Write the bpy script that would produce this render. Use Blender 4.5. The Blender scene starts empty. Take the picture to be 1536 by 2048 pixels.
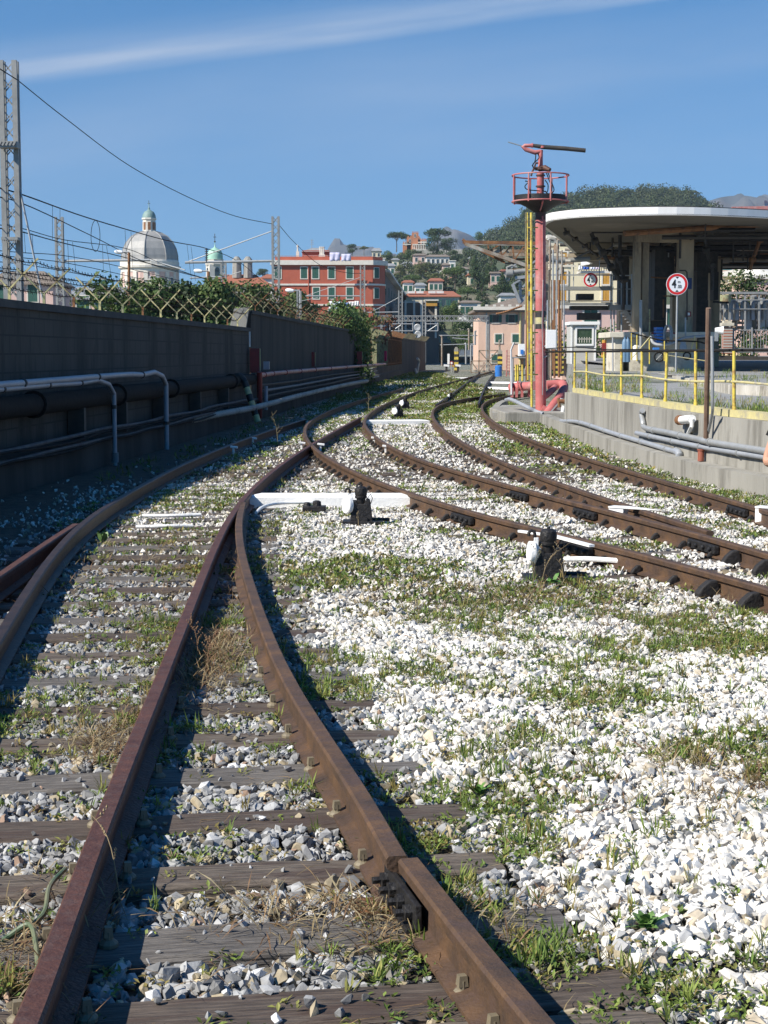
import bpy, bmesh, math, random
import numpy as np
from mathutils import Vector, Matrix, noise as mnoise
random.seed(7); rng = np.random.default_rng(11)
C = bpy.context.scene
COL = C.collection
R = math.radians
# ---------------------------------------------------------------- camera
F = 3200.0; EYE = 1.75; TH = math.atan(316/3200)
cam = bpy.data.cameras.new('camera'); camo = bpy.data.objects.new('camera', cam); COL.objects.link(camo)
camo.location = (0, 0, EYE); camo.rotation_euler = (R(90) - TH, 0, 0)
cam.sensor_fit = 'HORIZONTAL'; cam.sensor_width = 36; cam.lens = F/1536*36
cam.clip_start = 0.1; cam.clip_end = 30000
C.camera = camo
# ---------------------------------------------------------------- light
SUN_EL = R(40.5); SUN_AZ = R(60)          # azimuth measured from straight behind the camera towards its left
S = Vector((-math.sin(SUN_AZ)*math.cos(SUN_EL), -math.cos(SUN_AZ)*math.cos(SUN_EL), math.sin(SUN_EL)))
sl = bpy.data.lights.new('sun', 'SUN'); sl.energy = 5.0; sl.angle = R(0.53); sl.color = (1.0, 0.94, 0.84)
so = bpy.data.objects.new('sun', sl); COL.objects.link(so); so.rotation_euler = S.to_track_quat('Z', 'Y').to_euler()
w = bpy.data.worlds.new('World'); C.world = w; w.use_nodes = True
nt = w.node_tree; nt.nodes.clear()
N = nt.nodes.new; LK = nt.links.new
out = N('ShaderNodeOutputWorld'); bg = N('ShaderNodeBackground'); sky = N('ShaderNodeTexSky')
sky.sky_type = 'NISHITA'; sky.sun_disc = False; sky.sun_elevation = SUN_EL
sky.sun_rotation = math.atan2(S.x, S.y)
sky.altitude = 100; sky.air_density = 1.0; sky.dust_density = 0.15; sky.ozone_density = 3.0
# cirrus: long faint streaks high in the sky, laid out by direction
geo = N('ShaderNodeNewGeometry'); tc = N('ShaderNodeTexCoord')
def vmath(op, a, b=None):
    n = N('ShaderNodeVectorMath'); n.operation = op; LK(a, n.inputs[0])
    if b is not None: n.inputs[1].default_value = b
    return n
def fmath(op, a, b=None, c=None, clamp=False):
    n = N('ShaderNodeMath'); n.operation = op; n.use_clamp = clamp
    for i, v in enumerate((a, b, c)):
        if v is None: continue
        if isinstance(v, (int, float)): n.inputs[i].default_value = v
        else: LK(v, n.inputs[i])
    return n.outputs[0]
def ray(px, py):
    return Vector(((px-768)/F, math.cos(TH) - (py-1024)/F*math.sin(TH), -math.sin(TH) - (py-1024)/F*math.cos(TH))).normalized()
d1, d2 = ray(0, 158), ray(1300, -14)
nrm = d1.cross(d2).normalized()
if nrm.z < 0: nrm = -nrm
along = (d2-d1).normalized()
dist = vmath('DOT_PRODUCT', tc.outputs['Generated'], tuple(nrm)).outputs['Value']
al = vmath('DOT_PRODUCT', tc.outputs['Generated'], tuple(along)).outputs['Value']
mp = N('ShaderNodeCombineXYZ'); LK(fmath('MULTIPLY', al, 7.0), mp.inputs[0]); LK(fmath('MULTIPLY', dist, 130.0), mp.inputs[1])
nz = N('ShaderNodeTexNoise'); nz.inputs['Scale'].default_value = 1.0; nz.inputs['Detail'].default_value = 6; LK(mp.outputs[0], nz.inputs['Vector'])
mp2 = N('ShaderNodeCombineXYZ'); LK(fmath('MULTIPLY', al, 2.2), mp2.inputs[0]); LK(fmath('MULTIPLY', dist, 14.0), mp2.inputs[1])
nz2 = N('ShaderNodeTexNoise'); nz2.inputs['Scale'].default_value = 1.0; nz2.inputs['Detail'].default_value = 5; LK(mp2.outputs[0], nz2.inputs['Vector'])
dd = fmath('ADD', dist, fmath('MULTIPLY', fmath('SUBTRACT', nz2.outputs[0], 0.5), 0.012))
lowedge = fmath('MULTIPLY', fmath('ADD', dd, 0.0065), 90.0, clamp=True)      # crisp lower edge, feathered upper side
upfade = fmath('POWER', fmath('SUBTRACT', 1.0, fmath('MULTIPLY', dd, 34.0), clamp=True), 2.2)
band = fmath('MULTIPLY', lowedge, upfade)
m1 = fmath('MULTIPLY', band, fmath('ADD', 0.02, fmath('MULTIPLY', fmath('MULTIPLY', nz.outputs[0], nz2.outputs[0]), 2.6)))
wide = fmath('SUBTRACT', 1.0, fmath('MULTIPLY', fmath('ABSOLUTE', fmath('ADD', dist, 0.045)), 13.0), clamp=True)
m2 = fmath('MULTIPLY', wide, fmath('MULTIPLY', fmath('SUBTRACT', nz2.outputs[0], 0.42, clamp=True), 1.0))
mm = fmath('ADD', m1, m2, clamp=True)
mix = N('ShaderNodeMix'); mix.data_type = 'RGBA'; LK(mm, mix.inputs[0])
hs = N('ShaderNodeHueSaturation'); hs.inputs['Saturation'].default_value = 1.5; hs.inputs['Value'].default_value = 1.0
LK(sky.outputs[0], hs.inputs['Color'])
lift = vmath('ADD', tc.outputs['Generated'], (0, 0, .10)); nrmz = vmath('NORMALIZE', lift.outputs[0]); LK(nrmz.outputs[0], sky.inputs['Vector'])
LK(hs.outputs[0], mix.inputs[6]); mix.inputs[7].default_value = (4.6, 5.2, 6.2, 1)
LK(mix.outputs[2], bg.inputs[0]); bg.inputs[1].default_value = 0.086; LK(bg.outputs[0], out.inputs[0])
C.view_settings.view_transform = 'Standard'; C.view_settings.look = 'None'
C.view_settings.exposure = 0.57; C.view_settings.gamma = 1
C.render.engine = 'CYCLES'
C.cycles.max_bounces = 6; C.cycles.transparent_max_bounces = 6
# ---------------------------------------------------------------- pixel <-> world (full-size photo pixels)
def at(px, py, Y):
    d = Vector(((px-768)/F, math.cos(TH) - (py-1024)/F*math.sin(TH), -math.sin(TH) - (py-1024)/F*math.cos(TH)))
    return Vector((0, 0, EYE)) + d*(Y/d.y)
def gp(px, py, z=0.0):
    d = Vector(((px-768)/F, math.cos(TH) - (py-1024)/F*math.sin(TH), -math.sin(TH) - (py-1024)/F*math.cos(TH)))
    t = (z-EYE)/d.z
    return Vector((0, 0, EYE)) + d*t
# ---------------------------------------------------------------- object bookkeeping
WM = {}
def tag(o, label=None, cat=None, group=None, kind=None):
    if label: o['label'] = label
    if cat: o['category'] = cat
    if group: o['group'] = group
    if kind: o['kind'] = kind
    return o
def thing(name, label, cat, loc=(0, 0, 0), rz=0, group=None):
    o = bpy.data.objects.new(name, None); COL.objects.link(o); o.empty_display_size = 0.1
    o.location = loc; o.rotation_euler = (0, 0, rz)
    WM[o] = Matrix.Translation(Vector(loc)) @ Matrix.Rotation(rz, 4, 'Z')
    return tag(o, label, cat, group)
def dup(root, loc=None, rz=None, label=None, scale=None, sz=None):
    r = root.copy(); COL.objects.link(r)
    if loc is not None: r.location = loc
    if rz is not None: r.rotation_euler = (0, 0, rz)
    if scale is not None: r.scale = (scale, scale, scale if sz is None else sz)
    if label: r['label'] = label
    for ch in list(root.children):
        c = ch.copy(); COL.objects.link(c); c.parent = r
        for g in ch.children:
            d = g.copy(); COL.objects.link(d); d.parent = c
    return r
ORD = ['first','second','third','fourth','fifth','sixth','seventh','eighth','ninth','tenth','eleventh','twelfth','thirteenth','fourteenth','fifteenth','sixteenth','seventeenth','eighteenth','nineteenth','twentieth']
def ordn(i):
    if i < 20: return ORD[i]
    T = {2:'twenty',3:'thirty',4:'forty',5:'fifty',6:'sixty',7:'seventy',8:'eighty',9:'ninety'}
    n = i+1
    if n % 10 == 0: return T[n//10][:-1]+'ieth'
    return T[n//10]+'-'+ORD[n % 10-1]
class MB:
    def __init__(s): s.v = []; s.f = []
    def add(s, vs, fs):
        o = len(s.v); s.v += [tuple(v) for v in vs]; s.f += [tuple(i+o for i in f) for f in fs]; return s
    def box(s, c, size, rz=0, rx=0, ry=0, taper=1.0):
        hx, hy, hz = size[0]/2, size[1]/2, size[2]/2
        m = Matrix.Rotation(rz, 3, 'Z') @ Matrix.Rotation(ry, 3, 'Y') @ Matrix.Rotation(rx, 3, 'X'); c = Vector(c)
        vs = []
        for z in (-1, 1):
            k = taper if z > 0 else 1
            for x, y in ((-1, -1), (1, -1), (1, 1), (-1, 1)): vs.append(c + m @ Vector((x*hx*k, y*hy*k, z*hz)))
        return s.add(vs, [(3,2,1,0),(4,5,6,7),(0,1,5,4),(1,2,6,5),(2,3,7,6),(3,0,4,7)])
    def bar(s, p, q, wd, ht=None, up=(0, 0, 1)):
        p, q = Vector(p), Vector(q); ht = ht or wd; t = (q-p).normalized(); u = Vector(up)
        if abs(t.dot(u)) > .98: u = Vector((0, 1, 0))
        a = t.cross(u).normalized(); b = a.cross(t).normalized()
        vs = []
        for e in (p, q):
            for x, y in ((-1, -1), (1, -1), (1, 1), (-1, 1)): vs.append(e + a*x*wd/2 + b*y*ht/2)
        return s.add(vs, [(3,2,1,0),(4,5,6,7),(0,1,5,4),(1,2,6,5),(2,3,7,6),(3,0,4,7)])
    def tube(s, pts, r, seg=8, caps=True):
        pts = [Vector(p) for p in pts]; n = len(pts)
        rs = r if isinstance(r, (list, tuple)) else [r]*n
        t0 = (pts[1]-pts[0]).normalized(); u = Vector((0, 0, 1)) if abs(t0.z) < .9 else Vector((1, 0, 0))
        a = t0.cross(u).normalized(); vs = []; o = 0
        for i in range(n):
            t = ((pts[min(i+1, n-1)]-pts[i]).normalized() + (pts[i]-pts[max(i-1, 0)]).normalized())
            t = t.normalized() if t.length > 1e-6 else t0
            a = (a - t*a.dot(t)); a = a.normalized() if a.length > 1e-6 else t.orthogonal().normalized(); b = t.cross(a)
            for k in range(seg):
                g = 2*math.pi*k/seg; vs.append(pts[i] + (a*math.cos(g) + b*math.sin(g))*rs[i])
        fs = []
        for i in range(n-1):
            for k in range(seg):
                k2 = (k+1) % seg; fs.append((i*seg+k, i*seg+k2, (i+1)*seg+k2, (i+1)*seg+k))
        if caps: fs.append(tuple(range(seg-1, -1, -1))); fs.append(tuple((n-1)*seg+k for k in range(seg)))
        return s.add(vs, fs)
    def lathe(s, prof, c=(0, 0, 0), seg=24, axis=(0, 0, 1), a0=0):
        c = Vector(c); q = Vector((0, 0, 1)).rotation_difference(Vector(axis)).to_matrix(); vs = []
        for (r, z) in prof:
            for k in range(seg):
                g = a0 + 2*math.pi*k/seg; vs.append(c + q @ Vector((r*math.cos(g), r*math.sin(g), z)))
        fs = [];
        for i in range(len(prof)-1):
            for k in range(seg):
                k2 = (k+1) % seg; fs.append((i*seg+k, i*seg+k2, (i+1)*seg+k2, (i+1)*seg+k))
        fs.append(tuple(range(seg-1, -1, -1))); fs.append(tuple((len(prof)-1)*seg+k for k in range(seg)))
        return s.add(vs, fs)
    def prism(s, poly, z0, z1):          # polygon in XY (counter-clockwise) extruded in z
        n = len(poly); vs = [(p[0], p[1], z0) for p in poly] + [(p[0], p[1], z1) for p in poly]
        fs = [tuple(range(n-1, -1, -1)), tuple(range(n, 2*n))] + [(i, (i+1) % n, n+(i+1) % n, n+i) for i in range(n)]
        return s.add(vs, fs)
    def xprism(s, poly, y0, y1, c=(0, 0, 0)):   # polygon in XZ extruded along y
        n = len(poly); c = Vector(c)
        vs = [c+Vector((p[0], y0, p[1])) for p in poly] + [c+Vector((p[0], y1, p[1])) for p in poly]
        fs = [tuple(range(n)), tuple(range(2*n-1, n-1, -1))] + [(i, n+i, n+(i+1) % n, (i+1) % n) for i in range(n)]
        return s.add(vs, fs)
    def sweep(s, path, prof, closed=True):   # profile (side, up) swept along a nearly level path
        path = [Vector(p) for p in path]; n = len(path); m = len(prof); vs = []
        for i in range(n):
            t = (path[min(i+1, n-1)]-path[max(i-1, 0)]); t.z = 0; t.normalize(); a = Vector((t.y, -t.x, 0))
            for (u, v) in prof: vs.append(path[i] + a*u + Vector((0, 0, v)))
        fs = []; mm = m if closed else m-1
        for i in range(n-1):
            for k in range(mm):
                k2 = (k+1) % m; fs.append((i*m+k, (i+1)*m+k, (i+1)*m+k2, i*m+k2))
        if closed: fs.append(tuple(range(m))); fs.append(tuple((n-1)*m+k for k in range(m-1, -1, -1)))
        return s.add(vs, fs)
    def build(s, name, m, parent=None, smooth=False, world=True, bevel=0, fix=True):
        me = bpy.data.meshes.new(name)
        vs = s.v
        if parent is not None and world:
            inv = WM[parent].inverted(); vs = [inv @ Vector(v) for v in vs]
        me.from_pydata([tuple(v) for v in vs], [], s.f); me.materials.append(m)
        if fix or bevel:
            bm = bmesh.new(); bm.from_mesh(me)
            if bevel:
                ed = [e for e in bm.edges if len(e.link_faces) == 2 and e.calc_face_angle(0) > .6]
                bmesh.ops.bevel(bm, geom=ed, offset=bevel, segments=2, affect='EDGES', profile=.6)
            bmesh.ops.recalc_face_normals(bm, faces=bm.faces); bm.to_mesh(me); bm.free()
        if smooth:
            me.shade_smooth()
            try: me.set_sharp_from_angle(angle=R(38))
            except Exception: pass
        o = bpy.data.objects.new(name, me); COL.objects.link(o)
        if parent is not None: o.parent = parent; WM[o] = WM[parent].copy()
        else: WM[o] = Matrix.Identity(4)
        return o
def single(mb, name, m, label, cat, group=None, **k):   # a thing that is one mesh, origin at its own base
    vs = mb.v; n = len(vs)
    xs = [v[0] for v in vs]; ys = [v[1] for v in vs]; zs = [v[2] for v in vs]
    o0 = Vector(((min(xs)+max(xs))/2, (min(ys)+max(ys))/2, min(zs)))
    mb.v = [(v[0]-o0.x, v[1]-o0.y, v[2]-o0.z) for v in vs]
    o = mb.build(name, m, **k); o.location = o0; WM[o] = Matrix.Translation(o0)
    return tag(o, label, cat, group)
def spline(pts, step=None, n=8):
    pts = [Vector(p) for p in pts]; P = [2*pts[0]-pts[1]] + pts + [2*pts[-1]-pts[-2]]; o = []
    for i in range(1, len(P)-2):
        a, b, c, d = P[i-1:i+3]
        k = n if step is None else max(1, int((c-b).length/step))
        for j in range(k):
            t = j/k
            o.append(.5*((2*b) + (c-a)*t + (2*a-5*b+4*c-d)*t*t + (3*b-a-3*c+d)*t**3))
    o.append(pts[-1]); return o
def sag(p, q, s, n=14):
    p, q = Vector(p), Vector(q); return [p.lerp(q, i/n) - Vector((0, 0, s*4*(i/n)*(1-i/n))) for i in range(n+1)]
# ---------------------------------------------------------------- materials
def mat(name, c1, c2=None, scale=6, rough=.7, metal=0, bump=0, bscale=None, stretch=(1, 1, 1), lo=.35, hi=.65, c3=None, s3=1.3, spec=None, detail=6):
    m = bpy.data.materials.new(name); m.use_nodes = True; t = m.node_tree; b = t.nodes['Principled BSDF']
    b.inputs['Roughness'].default_value = rough; b.inputs['Metallic'].default_value = metal
    if spec is not None: b.inputs['Specular IOR Level'].default_value = spec
    b.inputs['Base Color'].default_value = (*c1, 1)
    tcn = t.nodes.new('ShaderNodeTexCoord'); mp = t.nodes.new('ShaderNodeMapping'); mp.inputs['Scale'].default_value = stretch
    t.links.new(tcn.outputs['Object'], mp.inputs[0])
    last = None
    if c2:
        n = t.nodes.new('ShaderNodeTexNoise'); n.inputs['Scale'].default_value = scale; n.inputs['Detail'].default_value = detail; n.inputs['Roughness'].default_value = .65
        t.links.new(mp.outputs[0], n.inputs['Vector'])
        r = t.nodes.new('ShaderNodeValToRGB'); r.color_ramp.elements[0].position = lo; r.color_ramp.elements[1].position = hi
        r.color_ramp.elements[0].color = (*c1, 1); r.color_ramp.elements[1].color = (*c2, 1)
        t.links.new(n.outputs[0], r.inputs[0]); last = r.outputs[0]
        if c3:
            n3 = t.nodes.new('ShaderNodeTexNoise'); n3.inputs['Scale'].default_value = s3; n3.inputs['Detail'].default_value = 8; n3.inputs['Roughness'].default_value = .7
            t.links.new(mp.outputs[0], n3.inputs['Vector'])
            r3 = t.nodes.new('ShaderNodeValToRGB'); r3.color_ramp.elements[0].position = .5; r3.color_ramp.elements[1].position = .62
            t.links.new(n3.outputs[0], r3.inputs[0])
            mx = t.nodes.new('ShaderNodeMix'); mx.data_type = 'RGBA'; t.links.new(r3.outputs[0], mx.inputs[0]); t.links.new(last, mx.inputs[6]); mx.inputs[7].default_value = (*c3, 1); last = mx.outputs[2]
        t.links.new(last, b.inputs['Base Color'])
    if bump:
        n2 = t.nodes.new('ShaderNodeTexNoise'); n2.inputs['Scale'].default_value = bscale or scale*3; n2.inputs['Detail'].default_value = 5
        t.links.new(mp.outputs[0], n2.inputs['Vector'])
        bp = t.nodes.new('ShaderNodeBump'); bp.inputs['Strength'].default_value = bump; bp.inputs['Distance'].default_value = .02
        t.links.new(n2.outputs[0], bp.inputs['Height']); t.links.new(bp.outputs[0], b.inputs['Normal'])
    return m
def attrmat(name, rough=.8, nscale=40, amt=.25, bump=.3, trans=0, spec=.3):
    m = bpy.data.materials.new(name); m.use_nodes = True; t = m.node_tree; b = t.nodes['Principled BSDF']
    b.inputs['Roughness'].default_value = rough; b.inputs['Specular IOR Level'].default_value = spec
    a = t.nodes.new('ShaderNodeAttribute'); a.attribute_name = 'col'
    tcn = t.nodes.new('ShaderNodeTexCoord'); n = t.nodes.new('ShaderNodeTexNoise'); n.inputs['Scale'].default_value = nscale; n.inputs['Detail'].default_value = 4
    t.links.new(tcn.outputs['Object'], n.inputs['Vector'])
    mr = t.nodes.new('ShaderNodeMapRange'); mr.inputs[1].default_value = .25; mr.inputs[2].default_value = .75; mr.inputs[3].default_value = 1-amt; mr.inputs[4].default_value = 1+amt*.5
    t.links.new(n.outputs[0], mr.inputs[0])
    mx = t.nodes.new('ShaderNodeVectorMath'); mx.operation = 'SCALE'; t.links.new(a.outputs['Color'], mx.inputs[0]); t.links.new(mr.outputs[0], mx.inputs['Scale'])
    t.links.new(mx.outputs[0], b.inputs['Base Color'])
    if bump:
        bp = t.nodes.new('ShaderNodeBump'); bp.inputs['Strength'].default_value = bump; bp.inputs['Distance'].default_value = .01
        t.links.new(n.outputs[0], bp.inputs['Height']); t.links.new(bp.outputs[0], b.inputs['Normal'])
    if trans:
        tr = t.nodes.new('ShaderNodeBsdfTranslucent'); t.links.new(mx.outputs[0], tr.inputs[0]); ms = t.nodes.new('ShaderNodeMixShader'); ms.inputs[0].default_value = trans
        o = t.nodes['Material Output']; t.links.new(b.outputs[0], ms.inputs[1]); t.links.new(tr.outputs[0], ms.inputs[2]); t.links.new(ms.outputs[0], o.inputs[0])
    return m
def npmesh(name, V, T, colr, m, smooth=False):      # V (n,3), T (k,3 or 4), colr (n,3)
    me = bpy.data.meshes.new(name); n = len(V); k, q = T.shape
    me.vertices.add(n); me.vertices.foreach_set('co', V.astype(np.float32).ravel())
    me.loops.add(k*q); me.loops.foreach_set('vertex_index', T.astype(np.int32).ravel())
    me.polygons.add(k); me.polygons.foreach_set('loop_start', (np.arange(k)*q).astype(np.int32))
    try: me.polygons.foreach_set('loop_total', np.full(k, q, np.int32))
    except Exception: pass
    at_ = me.attributes.new('col', 'FLOAT_COLOR', 'POINT')
    cc = np.ones((n, 4), np.float32); cc[:, :3] = colr; at_.data.foreach_set('color', cc.ravel())
    me.materials.append(m); me.update(calc_edges=True)
    me.polygons.foreach_set('use_smooth', np.full(k, smooth))
    o = bpy.data.objects.new(name, me); COL.objects.link(o); WM[o] = Matrix.Identity(4)
    return o
M = {}
M['rail_red'] = mat('rail_rust_red', (.070, .030, .023), (.125, .054, .037), 9, .62, .15, .35, 60, c3=(.10, .055, .045), s3=14)
M['rail_brown'] = mat('rail_rust_brown', (.055, .036, .026), (.140, .078, .040), 5, .65, .1, .3, 60, c3=(.09, .055, .04), s3=9)
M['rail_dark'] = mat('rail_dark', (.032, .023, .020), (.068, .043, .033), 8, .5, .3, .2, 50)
M['black_iron'] = mat('black_iron', (.012, .012, .014), (.03, .028, .027), 18, .55, .2, .5, 40)
M['chair'] = mat('black_rubber', (.012, .012, .013), (.028, .024, .022), 20, .75, 0, .4, 40)
M['white_paint'] = mat('white_paint', (.88, .88, .86), (.74, .73, .70), 9, .5, 0, .3, 35, lo=.58, hi=.85)
M['wood'] = mat('weathered_wood', (.055, .044, .034), (.22, .18, .145), 5, .85, 0, .9, 9, stretch=(1, 9, 9), lo=.3, hi=.75, c3=(.075, .05, .04), s3=1.1)
M['concrete'] = mat('concrete', (.25, .24, .21), (.37, .355, .315), 1.0, .92, 0, .35, 25, stretch=(1.3, 1.3, .22), lo=.3, hi=.7, c3=(.19, .18, .155), s3=1.7, detail=9)
M['concrete2'] = mat('smooth_concrete', (.36, .34, .30), (.48, .46, .41), 1.2, .9, 0, .2, 25, c3=(.28, .26, .22), s3=.7)
M['cream_conc'] = mat('cream_concrete', (.58, .53, .42), (.70, .66, .56), 1.4, .85, 0, .2, 15, c3=(.42, .38, .30), s3=1.3)
M['yellow'] = mat('yellow_paint', (.72, .58, .10), (.60, .46, .07), 12, .5, 0, .15, 40, c3=(.38, .22, .07), s3=7)
M['yellow_pale'] = mat('pale_yellow_paint', (.62, .55, .25), (.50, .44, .22), 6, .7, 0, .2, 30, c3=(.36, .33, .24), s3=2)
M['yellow_green'] = mat('flaking_yellow', (.36, .35, .19), (.24, .26, .13), 6, .7, 0, .2, 30, c3=(.20, .10, .05), s3=3)
M['pink'] = mat('faded_pink_paint', (.50, .15, .14), (.42, .11, .105), 3, .65, 0, .1, 20, c3=(.52, .25, .23), s3=1.1)
M['red'] = mat('red_paint', (.33, .035, .03), (.22, .03, .025), 5, .5, 0, .1, 20)
M['redpipe'] = mat('red_pipe', (.40, .10, .08), (.5, .3, .28), 4, .5)
M['rust'] = mat('rust', (.20, .085, .035), (.31, .15, .06), 8, .8, 0, .2, 30, c3=(.12, .06, .035), s3=4)
M['rusty_grey'] = mat('rusty_grey_steel', (.32, .28, .22), (.22, .13, .08), 3, .7, .1, .2, 30, c3=(.42, .40, .35), s3=2)
M['galv'] = mat('galvanised_steel', (.42, .43, .43), (.34, .35, .35), 5, .5, .35, .1, 30)
M['mast'] = mat('mast_steel', (.34, .34, .325), (.25, .25, .235), 3, .55, .2, .1, 30)
M['pvc'] = mat('grey_pvc', (.33, .345, .36), (.42, .43, .44), 5, .45, 0, .1, 20)
M['pvc_light'] = mat('light_conduit', (.34, .36, .39), (.28, .30, .33), 4, .45)
M['pvc_dark'] = mat('shaded_conduit', (.16, .165, .17), (.24, .245, .25), 4, .6, spec=.3)  # darker copy of light_conduit, shade of the left side put into its colour
M['shade_col'] = mat('shaded_cream_concrete', (.46, .37, .25), (.32, .26, .18), 1.2, .9, 0, .2, 12, stretch=(1, 1, .3), c3=(.16, .13, .10), s3=.8)  # darker, streaky cream_concrete; shade under the canopy put into its colour
M['bracket_dark'] = mat('rusty_dark_bracket', (.16, .15, .08), (.10, .07, .045), 5, .8)
M['cable'] = mat('black_cable', (.014, .013, .012), (.026, .024, .022), 10, .85, spec=.15)
M['dark_steel'] = mat('dark_steel', (.035, .033, .03), (.07, .06, .05), 5, .7)
M['stripe_b'] = mat('black_band', (.02, .02, .02), (.045, .04, .035), 10, .6)
M['glass'] = mat('window_glass', (.03, .045, .05), (.06, .08, .08), 1, .1, 0, spec=.6)
M['shutter'] = mat('green_shutter', (.022, .085, .06), (.03, .11, .08), 3, .6)
M['white_wall'] = mat('white_wall', (.75, .74, .70), (.66, .65, .61), 1, .8)
M['cyl_blue'] = mat('blue_plastic', (.03, .17, .55), (.05, .22, .6), 6, .4)
M['teal'] = mat('teal_awning', (.03, .33, .33), (.04, .28, .3), 4, .6)
M['skin'] = mat('skin', (.60, .34, .23), (.55, .29, .19), 9, .5)
# ================================================================ TERRAIN AND GROUND
def wall_x(Y):            # line of the long wall on the left of the tracks
    return -6.185 + .055*Y + (max(0, Y-142)**1.5)*.0035
RET = [(10.5, 4), (8.0, 8), (5.9, 14), (4.8, 19), (4.32, 22), (4.12, 25), (3.98, 30), (3.93, 36), (3.92, 40.3)]   # outer face of the kerb
WTOP = [(10.75, 4), (8.25, 8), (6.13, 14), (5.02, 19), (4.54, 22), (4.34, 25), (4.2, 30), (4.13, 33), (4.10, 35.8)]    # face of the retaining wall
def yard_z(Y):
    P = [(0, .88), (36, .90), (55, 1.10), (90, 1.2), (112, 1.62), (400, 1.7)]
    for (a, za), (b, zb) in zip(P, P[1:]):
        if Y <= b: return za + (zb-za)*max(0, (Y-a))/(b-a)
    return 1.7
def ground_mat():
    m = bpy.data.materials.new('ground_ballast_soil'); m.use_nodes = True; t = m.node_tree; b = t.nodes['Principled BSDF']; b.inputs['Roughness'].default_value = .95
    tcn = t.nodes.new('ShaderNodeTexCoord')
    def noise(s, d=6, r=.6):
        n = t.nodes.new('ShaderNodeTexNoise'); n.inputs['Scale'].default_value = s; n.inputs['Detail'].default_value = d; n.inputs['Roughness'].default_value = r; t.links.new(tcn.outputs['Object'], n.inputs['Vector']); return n.outputs[0]
    def ramp(v, stops):
        r = t.nodes.new('ShaderNodeValToRGB'); e = r.color_ramp.elements
        while len(e) < len(stops): e.new(.5)
        for i, (p, c) in enumerate(stops): e[i].position = p; e[i].color = (*c, 1)
        t.links.new(v, r.inputs[0]); return r.outputs[0]
    def mixc(f, a, c):
        x = t.nodes.new('ShaderNodeMix'); x.data_type = 'RGBA'; t.links.new(f, x.inputs[0]); t.links.new(a, x.inputs[6]); t.links.new(c, x.inputs[7]); return x.outputs[2]
    soil = ramp(noise(9), [(.3, (.030, .025, .018)), (.7, (.10, .085, .06))])
    vo = t.nodes.new('ShaderNodeTexVoronoi'); vo.inputs['Scale'].default_value = 17; t.links.new(tcn.outputs['Object'], vo.inputs['Vector'])
    peb = ramp(vo.outputs['Distance'], [(.2, (.62, .61, .58)), (.55, (.12, .11, .09))])
    far = mixc(ramp(noise(1.1, 5), [(.44, (0, 0, 0)), (.6, (1, 1, 1))]), peb, ramp(noise(14), [(.3, (.05, .075, .025)), (.7, (.14, .15, .07))]))
    # white painted stones only in the part of the yard that has them
    sx = t.nodes.new('ShaderNodeSeparateXYZ'); t.links.new(tcn.outputs['Object'], sx.inputs[0])
    fy = ramp_in = t.nodes.new('ShaderNodeMapRange'); fy.inputs[1].default_value = 30; fy.inputs[2].default_value = 60; t.links.new(sx.outputs['Y'], fy.inputs[0])
    col = mixc(fy.outputs[0], soil, far)
    t.links.new(col, b.inputs['Base Color'])
    bp = t.nodes.new('ShaderNodeBump'); bp.inputs['Strength'].default_value = .6; bp.inputs['Distance'].default_value = .03; t.links.new(noise(30), bp.inputs['Height']); t.links.new(bp.outputs[0], b.inputs['Normal'])
    return m
g = MB()
xs = [-4500, -2500, -600, -150, -40, -10, 0, 10, 40, 150, 600, 2500, 4500]; ys = [-200, -20, 0, 20, 60, 120, 300, 900, 3000, 5700]
vs = [(x, y, -.055) for y in ys for x in xs]
fs = [(j*13+i, j*13+i+1, (j+1)*13+i+1, (j+1)*13+i) for j in range(len(ys)-1) for i in range(12)]
g.add(vs, fs); tag(g.build('ground', ground_mat()), kind='structure')
# raised yard on the right
def interp(P, Y):
    if Y <= P[0][1]: return P[0][0]
    for (xa, a), (xb, b) in zip(P, P[1:]):
        if Y <= b: return xa + (xb-xa)*(Y-a)/(b-a)
    return P[-1][0]
def ret_x(Y): return interp(WTOP, Y)-.42 if Y < 35.9 else (5.0 if Y < 45 else max(5.0, .108*Y))
yx = MB(); YS = [4, 8, 14, 19, 22, 25, 30, 33, 35.8, 36.0, 39.6, 44.2, 50, 55, 62, 75, 90, 112, 150, 200]
vs = []
for Y in YS:
    x0 = ret_x(Y)+.62
    for x in (x0, x0+3, 14, 24, 60, 160): vs.append((x, Y, yard_z(Y)))
for Y in (YS[0],): pass
fs = [(j*6+i, j*6+i+1, (j+1)*6+i+1, (j+1)*6+i) for j in range(len(YS)-1) for i in range(5)]
yx.add(vs, fs)
# outer skirt so the raised yard is a solid bank
n0 = len(yx.v); low = [(v[0]-.02, v[1], -.3) for v in vs[0::6]]
yx.add([vs[j*6] for j in range(len(YS))]+low, [(j, j+1, len(YS)+j+1, len(YS)+j) for j in range(len(YS)-1)])
M['yard'] = mat('yard_gravel', (.20, .20, .195), (.34, .34, .33), 22, .95, 0, .6, 40, c3=(.15, .155, .10), s3=.5, lo=.38, hi=.6)
tag(yx.build('yard_ground', M['yard']), kind='structure')

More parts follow.
